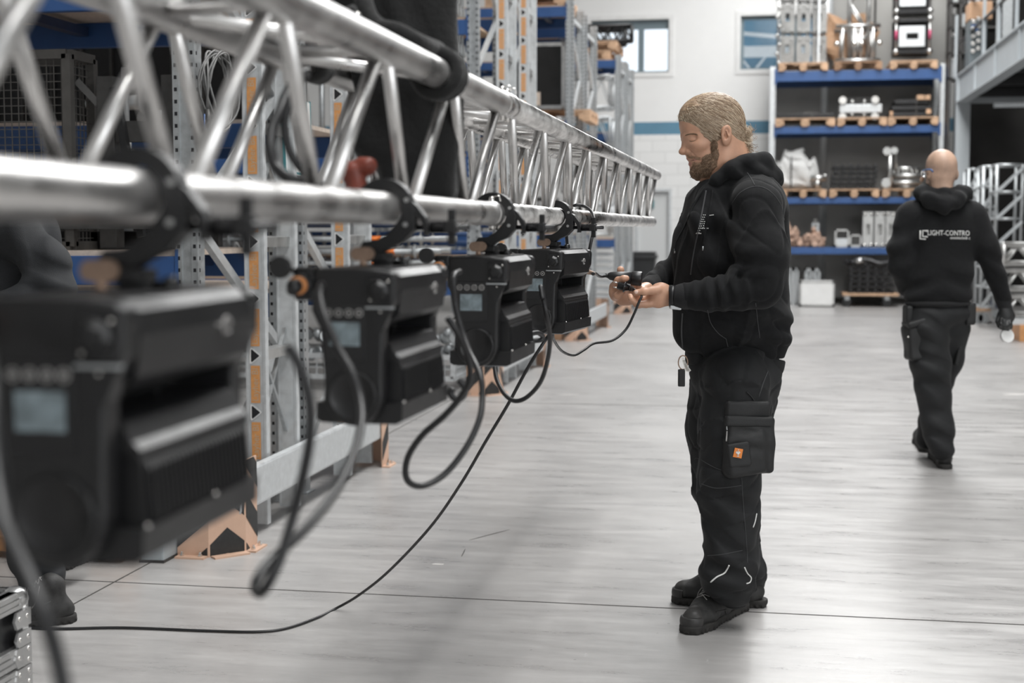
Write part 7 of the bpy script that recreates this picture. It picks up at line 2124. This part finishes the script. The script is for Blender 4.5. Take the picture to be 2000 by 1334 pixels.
rb_.cone(Rq(697, 368), Rq(695, 352), .020, .016, .008); rb_.cone(Rq(692, 350), Rq(688, 336), .014, .018, .008); rb_.ell(Rq(717, 327, .0), (.014, .017, .015), .006); rb_.cone(Rq(705, 318), Rq(722, 322), .010, .012, .006); rb_.cone(Rq(665, 330), Rq(672, 318), .010, .007, .006); rb_.cone(Rq(676, 340), Rq(700, 330), .010, .011, .008)
rb_.mesh('hook_casting', .0028, red, g)
# ================================================================== THE BALD COLLEAGUE WALKING AWAY
D2 = 8.25; px2 = D2/F
def B2(x, y, dv=0.0): return np.array(W(x, y, D2+dv))
man2 = root('person', WF(1838, 915), 'bald man in printed black hoodie, walking away with a white disc in hand', 'person')
b = S()
HB = rot3(RGT, UPV)
b.ell(B2(1839, 322, .0), (.086, .090, .100), .02, HB)
b.ell(B2(1839, 340, .01), (.082, .075, .090), .03, HB)
b.ell(B2(1826, 352, .09), (.050, .070, .050), .03, HB)
b.cone(B2(1822, 362, .12), B2(1828, 372, .07), .03, .035, .03)
b.cone(B2(1803, 345, .12), B2(1800, 352, .13), .010, .012, .01)      # nose, towards the glasses side
b.cone(B2(1838, 350, -.02), B2(1840, 400, -.01), .060, .072, .03)
for x, s_ in ((1814, -1), (1867, 1)):
    b.ell(B2(x, 341, -.012 if s_ < 0 else .015), (.013, .033, .022), .006, rot3(RGT+AWY*.35*s_, UPV+RGT*.1*s_))
b.ell(B2(1812.0, 340, -.030), (.006, .018, .008), .004, op=-1)
b.cone(B2(1840, 430, .0), B2(1836, 560, .0), .11, .10, .05)
b.cone(B2(1785, 412, 0), B2(1895, 412, 0), .055, .055, .05)
b.chain([B2(1779, 415, 0), B2(1752, 500, .0), B2(1772, 560, .16)], [.045, .038, .028], .02)
b.cone(B2(1772, 560, .16), B2(1780, 568, .24), .03, .026, .02)
b.chain([B2(1900, 415, 0), B2(1935, 500, -.01), B2(1962, 590, .03)], [.045, .038, .028], .02)
body2 = b.mesh('body', .0045, mat('skin_tanned', (.46, .305, .225), .5, noise=.22, nscale=9, bump=.1, bscale=200, bdist=.002), man2)
# glasses
g_ = MB(); g_.tube([tuple(B2(1822, 336, -.088)), tuple(B2(1819, 331.5, -.078)), tuple(B2(1811, 331, -.03)), tuple(B2(1802, 333.5, .06))], .0048, 8)
gg = g_.build('glasses', mat('blue_frame', (.05, .12, .28), .35), man2)
m = MB(); m.tube([tuple(B2(1804+4.5*math.cos(a_), 340+7*math.sin(a_), .065+.02*math.cos(a_))) for a_ in [i*2*PI/16 for i in range(16)]], .0022, 6, closed=True); m.build('glasses_rim', white_m, gg)
m = MB(); m.sph(tuple(B2(1804, 340, .065)), (.010, .004, .016), n=10); m.build('glasses_lens', MATS['window_glass'], gg)
# hoodie
h = S()
h.ell(B2(1840, 450, .0), (.235, .19, .135), .05, HB); h.ell(B2(1836, 530, .0), (.195, .20, .130), .06, HB)
h.ell(B2(1831, 578, .0), (.195, .085, .130), .05, HB)
h.cone(B2(1785, 418, .0), B2(1893, 420, .0), .082, .078, .05)
h.chain([B2(1776, 425, .0), B2(1758, 485, -.02), B2(1757, 520, -.01), B2(1772, 560, .10)], [.082, .070, .066, .058], .035)
h.chain([B2(1902, 425, .0), B2(1926, 480, -.03), B2(1944, 535, -.01), B2(1959, 582, .03)], [.080, .066, .056, .046], .035)
def hd2(P, D):
    r_ = .005*lump(P, 14, 61)+.002*lump(P, 40, 62)
    r_ = r_+folds(P, B2(1870, 560, -.12), .14, UPV+RGT*.4, 42, .010, 3)+folds(P, B2(1945, 520, -.05), .10, UPV+RGT*.6, 60, .008, 4)
    r_ = r_+folds(P, B2(1750, 470, -.06), .12, UPV-RGT*.5, 55, .008, 5)+folds(P, B2(1800, 430, -.12), .10, RGT-UPV*.6, 60, .006, 6)
    r_ = r_+folds(P, B2(1790, 570, -.12), .12, UPV-RGT*.3, 60, .009, 7)
    return r_
h.disp = hd2
hood2 = h.mesh('hoodie', .0065, hood_m, man2, amp=.02, clip=lambda P: -(P-B2(1840, 588, 0))@UPV)
q = S(); q.ell(B2(1831, 592, .0), (.196, .03, .132), .02, HB); q.disp = lambda P, D: .003*lump(P, 25, 63); q.mesh('hem_band', .0065, rib_m, man2, amp=.004, clip=lambda P: np.abs((P-B2(1831, 594, 0))@UPV)-.024)
q = S(); q.chain([B2(1957, 580, .03), B2(1963, 600, .03)], [.047, .040], .02); q.mesh('cuff', .006, rib_m, man2)
q = S()
q.chain([B2(1806, 368, .03), B2(1800, 378, -.03), B2(1818, 392, -.12), B2(1845, 404, -.155), B2(1868, 390, -.12), B2(1882, 378, -.03), B2(1874, 368, .04)], [.030, .040, .042, .036, .042, .040, .030], .03)
q.chain([B2(1812, 372, -.05), B2(1842, 378, -.10), B2(1870, 372, -.05)], [.030, .030, .030], .03)
q.cone(B2(1844, 395, -.135), B2(1846, 408, -.145), .032, .016, .03)
q.cone(B2(1844, 380, -.10), B2(1845, 400, -.15), .03, .03, .03)
q.disp = lambda P, D: .004*lump(P, 28, 64)+.0025*lump(P, 70, 65)+folds(P, B2(1842, 385, -.13), .10, UPV*.8+RGT*.5, 80, .005, 3)
q.mesh('hood', .006, hood_m, man2, amp=.01)
bpy.context.view_layer.update(); bv2 = bvh_of(hood2)
def text_on(bv, txt, x0, x1, y0, y1, name, m_, parent, slant=0.0, off=.004, sx=None):
    cu_ = bpy.data.curves.new(name, 'FONT'); cu_.body = txt; cu_.size = 1; cu_.resolution_u = 2
    tmp = bpy.data.objects.new('tmp', cu_); COL.objects.link(tmp); bpy.context.view_layer.update()
    me = bpy.data.meshes.new_from_object(tmp.evaluated_get(bpy.context.evaluated_depsgraph_get())); bpy.data.objects.remove(tmp)
    bm = bmesh.new(); bm.from_mesh(me); bmesh.ops.triangulate(bm, faces=bm.faces[:]); 
    for _ in range(2): bmesh.ops.subdivide_edges(bm, edges=[e for e in bm.edges if e.calc_length() > .18], cuts=1)
    xs = [v.co.x for v in bm.verts]; ys = [v.co.y for v in bm.verts]; X0, X1, Y0_, Y1_ = min(xs), max(xs), min(ys), max(ys)
    for v in bm.verts:
        u = (v.co.x-X0)/(X1-X0); w_ = (v.co.y-Y0_)/(Y1_-Y0_); x = x0+(x1-x0)*u; y = y1-(y1-y0)*w_+slant*u
        p = hit(bv, x, y, off); v.co = p if p else Vector(B2(x, y, -.15))
    bm.to_mesh(me); bm.free(); me.materials.clear(); me.materials.append(m_); me.name = name
    o = link(name, me, parent); sd = o.modifiers.new('thick', 'SOLIDIFY'); sd.thickness = .0015; return o
text_on(bv2, 'LIGHT-CONTRO', 1812, 1894, 449.5, 459.5, 'back_print', white_print, man2, slant=1.0)
text_on(bv2, 'eventtechnik c', 1856, 1895, 461.5, 467, 'back_print_small', white_print, man2, slant=.6)
mk = MB()
def seg(pts, r_=.0042):
    P = [hit(bv2, x, y, .004) for x, y in pts]; P = [p for p in P if p]; mk.tube(P, r_, 6)
seg([(1797.5, 450), (1797, 466.5), (1808, 467)]); seg([(1813, 451), (1802.5, 450.5), (1802, 462), (1812, 462.5)]); seg([(1812, 451), (1808, 451)], .005)
mk.build('back_logo', white_print, man2)
# trousers
t = S()
t.ell(B2(1834, 612, .0), (.190, .085, .125), .04, HB)
t.chain([B2(1812, 640, -.03), B2(1818, 710, -.04), B2(1822, 770, -.03)], [.118, .102, .092], .05)
t.chain([B2(1822, 770, -.03), B2(1830, 830, -.05), B2(1838, 874, -.08)], [.092, .092, .080], .04)
t.chain([B2(1860, 640, .06), B2(1850, 700, .16), B2(1836, 750, .22)], [.105, .085, .070], .05)
t.chain([B2(1836, 750, .22), B2(1815, 820, .32), B2(1808, 858, .36)], [.070, .062, .058], .04)
def td2(P, D):
    r_ = .005*lump(P, 13, 71)+.0025*lump(P, 38, 72)
    for c_, s_ in (((1818, 715), 3), ((1815, 760), 4), ((1828, 860), 5), ((1812, 640), 6)):
        r_ = r_+folds(P, B2(c_[0], c_[1], -.12), .12, UPV+RGT*.45, 52, .010, s_)
    return r_
t.disp = td2
tr2 = t.mesh('trousers', .0065, trou_m, man2, amp=.02)
q = S(); q.box(B2(1790, 668, -.045), (.062, .10, .075), .02, .02, rot3(RGT+UPV*.10, UPV)); q.disp = lambda P, D: .006*lump(P, 30, 73); q.mesh('cargo_pocket', .006, pocket_m, man2, amp=.01)
q = S(); q.box(B2(1786, 630, -.045), (.058, .020, .078), .014, .02, rot3(RGT+UPV*.3, UPV)); q.mesh('pocket_flap', .006, pocket_m, man2)
q = S(); q.box(B2(1891, 612, .0), (.030, .065, .06), .015, .02, HB); q.mesh('tool_pocket', .006, pocket_m, man2)
q = S(); q.box(B2(1773, 618, -.02), (.022, .065, .05), .015, .02, HB); q.mesh('tool_pocket', .006, pocket_m, man2)
q = S(); q.box(B2(1868, 690, .06), (.012, .07, .05), .008, .02, rot3(RGT-UPV*.2, UPV)); q.mesh('leg_pocket', .006, pocket_m, man2)
m = MB(); p = B2(1774, 658, -.125); m.sph(tuple(p), .006, n=8); m.build('pocket_stud', screw_m, man2)
shoe(WF(1826, 888), WF(1847, 917), None, man2, laces=False)
c_ = WF(1806, 882); shoe(WF(1796, 860), WF(1808, 884), None, man2, laces=False)
# gloved hand holding the white disc
q = S(); HG = .02
q.cone(B2(1963, 600, HG), B2(1965, 618, HG), .034, .046, .02, flat=(AWY, 1.25)); q.cone(B2(1965, 616, HG), B2(1963, 630, HG), .044, .036, .02, flat=(AWY, 1.2))
for k, (x, l) in enumerate(((1955, 640), (1961, 643), (1967, 643), (1973, 639))):
    q.chain([B2(x+1, 624, HG-.02), B2(x, l-7, HG-.045), B2(x+1, l, HG-.02), B2(x+2, l-3, HG+.015)], [.0135, .0125, .0115, .0105], .005)
q.chain([B2(1952, 614, HG), B2(1948, 628, HG-.01), B2(1951, 638, HG-.015)], [.014, .0125, .011], .006)
q.disp = lambda P, D: .001*lump(P, 90, 80)
q.mesh('glove', .0035, mat('black_glove', (.011, .0115, .012), .45, bump=.3, bscale=120, bdist=.003), man2, amp=.002)
r = root('white_disc', WF(1967, 640), 'round white disc on a short stem in the bald man\'s gloved hand', 'disc')
c_ = B2(1967, 656, .0); M = Matrix.Translation(Vector(c_)) @ Matrix.Rotation(PSI+.25, 4, 'Z') @ Matrix.Rotation(-.2, 4, 'X')
m = MB(); m.lathe([(.034, .016), (.040, .012), (.042, -.006), (.038, -.012), (.036, -.010), (.0, -.010)], (0, 0, 0), 'y', 28, 0, M); m.build('disc_body', white_m, r)
m = MB(); m.tube([tuple(B2(1964, 645, .01)), tuple(B2(1963.5, 634, .015))], .009, 10); m.build('disc_stem', white_m, r)

# ================================================================== PERSON BENDING AT THE LEFT EDGE
D3 = 5.05
def C3(x, y, dv=0.0): return np.array(W(x, y, D3+dv))
man3 = root('person', WF(100, 1218), 'person in dark workwear bending behind the nearest stage light, head outside picture', 'person')
b = S()
b.ell(C3(-78, 388, .0), (.095, .105, .078), .02, rot3(RGT+UPV*.5, UPV)); b.ell(C3(-100, 402, -.0), (.06, .06, .055), .03)
b.cone(C3(-117, 404, -.01), C3(-121, 412, -.012), .010, .012, .01); b.ell(C3(-62, 392, -.077), (.014, .028, .010), .006)
b.cone(C3(-50, 400, 0), C3(-5, 440, 0), .058, .065, .03); b.cone(C3(0, 455, 0), C3(40, 640, 0), .10, .11, .05)
b.cone(C3(30, 455, -.17), C3(105, 555, -.20), .048, .038, .03); b.cone(C3(105, 555, -.20), C3(-20, 600, -.28), .036, .027, .02)
HQ = C3(-35, 606, -.29); b.cone(C3(-20, 600, -.28), HQ, .03, .036, .02, flat=(AWY, 1.4))
for k in range(4): b.chain([HQ+UPV*(.02-.018*k), C3(-62, 606+9*k-12, -.29), C3(-76, 612+9*k-12, -.27)], [.012, .0105, .0095], .004)
b.chain([HQ+UPV*.02, C3(-55, 586, -.31), C3(-68, 588, -.31)], [.013, .012, .010], .005)
b.mesh('body', .005, skin_m, man3)
hq = S(); hq.ell(C3(-70, 380, .0), (.100, .100, .084), .02, rot3(RGT+UPV*.5, UPV)); hq.mesh('hair', .006, hair_d, man3, clip=lambda P: -((P-C3(-82, 395, 0))@(UPV*.8+RGT*.6)))
work_m = mat('navy_workwear', (.012, .0132, .0155), .8, noise=.35, nscale=7, bump=.4, bscale=300, bdist=.003)
j = S(); j.cone(C3(5, 470, 0), C3(40, 650, 0), .165, .165, .08, flat=(AWY, 1.05)); j.cone(C3(-20, 450, 0), C3(40, 470, 0), .10, .13, .06)
j.chain([C3(38, 462, -.14), C3(90, 515, -.19), C3(108, 556, -.21)], [.088, .072, .066], .04); j.chain([C3(106, 558, -.21), C3(50, 584, -.25), C3(-8, 598, -.28)], [.064, .052, .040], .03)
j.disp = lambda P, D: .006*lump(P, 16, 91)+folds(P, C3(105, 540, -.25), .12, UPV+RGT*.5, 60, .010, 3)+folds(P, C3(60, 480, -.2), .12, RGT+UPV*.2, 60, .007, 4)
j.mesh('jacket', .007, work_m, man3, amp=.02)
t = S(); t.ell(C3(40, 690, 0), (.16, .11, .135), .05); t.chain([C3(45, 720, -.08), C3(20, 880, -.12), C3(60, 1000, -.08), C3(72, 1080, -.05), C3(88, 1165, -.02)], [.118, .098, .096, .090, .078], .05)
t.chain([C3(45, 720, .10), C3(60, 880, .14), C3(110, 1000, .3), C3(142, 1070, .45)], [.115, .095, .085, .070], .05)
t.disp = lambda P, D: .005*lump(P, 15, 92)+folds(P, C3(85, 1040, -.12), .12, UPV+RGT*.5, 52, .012, 3)+folds(P, C3(100, 1120, -.1), .12, UPV-RGT*.4, 60, .009, 4)
t.mesh('trousers', .007, work_m, man3, amp=.02)
shoe(WF(2, 1228), WF(135, 1214), None, man3)
shoe(WF(95, 1118), WF(176, 1090), None, man3, laces=False)
# ================================================================== labels of parts that look different from their thing
PL = {'socket_ring': 'orange locking ring', 'thumb_screw': 'bronze thumb screw', 'display': 'grey display', 'panel_button': 'ringed round button', 'side_logo': 'pale maker mark',
      'orange_patch': 'small orange patch with white emblem', 'zip_cord': 'grey zip cord', 'reflective_stripe': 'white reflective piping', 'laces': 'grey laces', 'watch_case': 'grey watch case',
      'key_ring': 'bronze key ring', 'chest_print': 'white dotted print', 'back_print': 'white lettering LIGHT-CONTRO', 'back_print_small': 'small white lettering eventtechnik c', 'back_logo': 'white angular logo',
      'glasses': 'blue glasses', 'maker_label': 'orange label', 'label_lettering': 'pale lettering Layher', 'chevron_stripes': 'black chevrons', 'teal_header': 'teal header band', 'hole_rim': 'bright rim',
      'orange_diagram': 'orange diagram', 'beard': 'brown beard', 'ponytail': 'curly blond ponytail', 'pink_tape': 'pink tape', 'wood_block': 'pale wood blocks', 'shelf_board': 'chipboard shelf', 'shelf_beam': 'blue beam',
      'drawstring_tip': 'silver drawstring tip', 'glove': 'black glove', 'blue_cord': 'blue cord', 'thumb_nail': 'pale thumb nail', 'snap_button': 'silver snap button'}
for o in bpy.data.objects:
    b_ = o.name.split('.')[0]
    if o.parent is not None and b_ in PL: o['label'] = PL[b_]
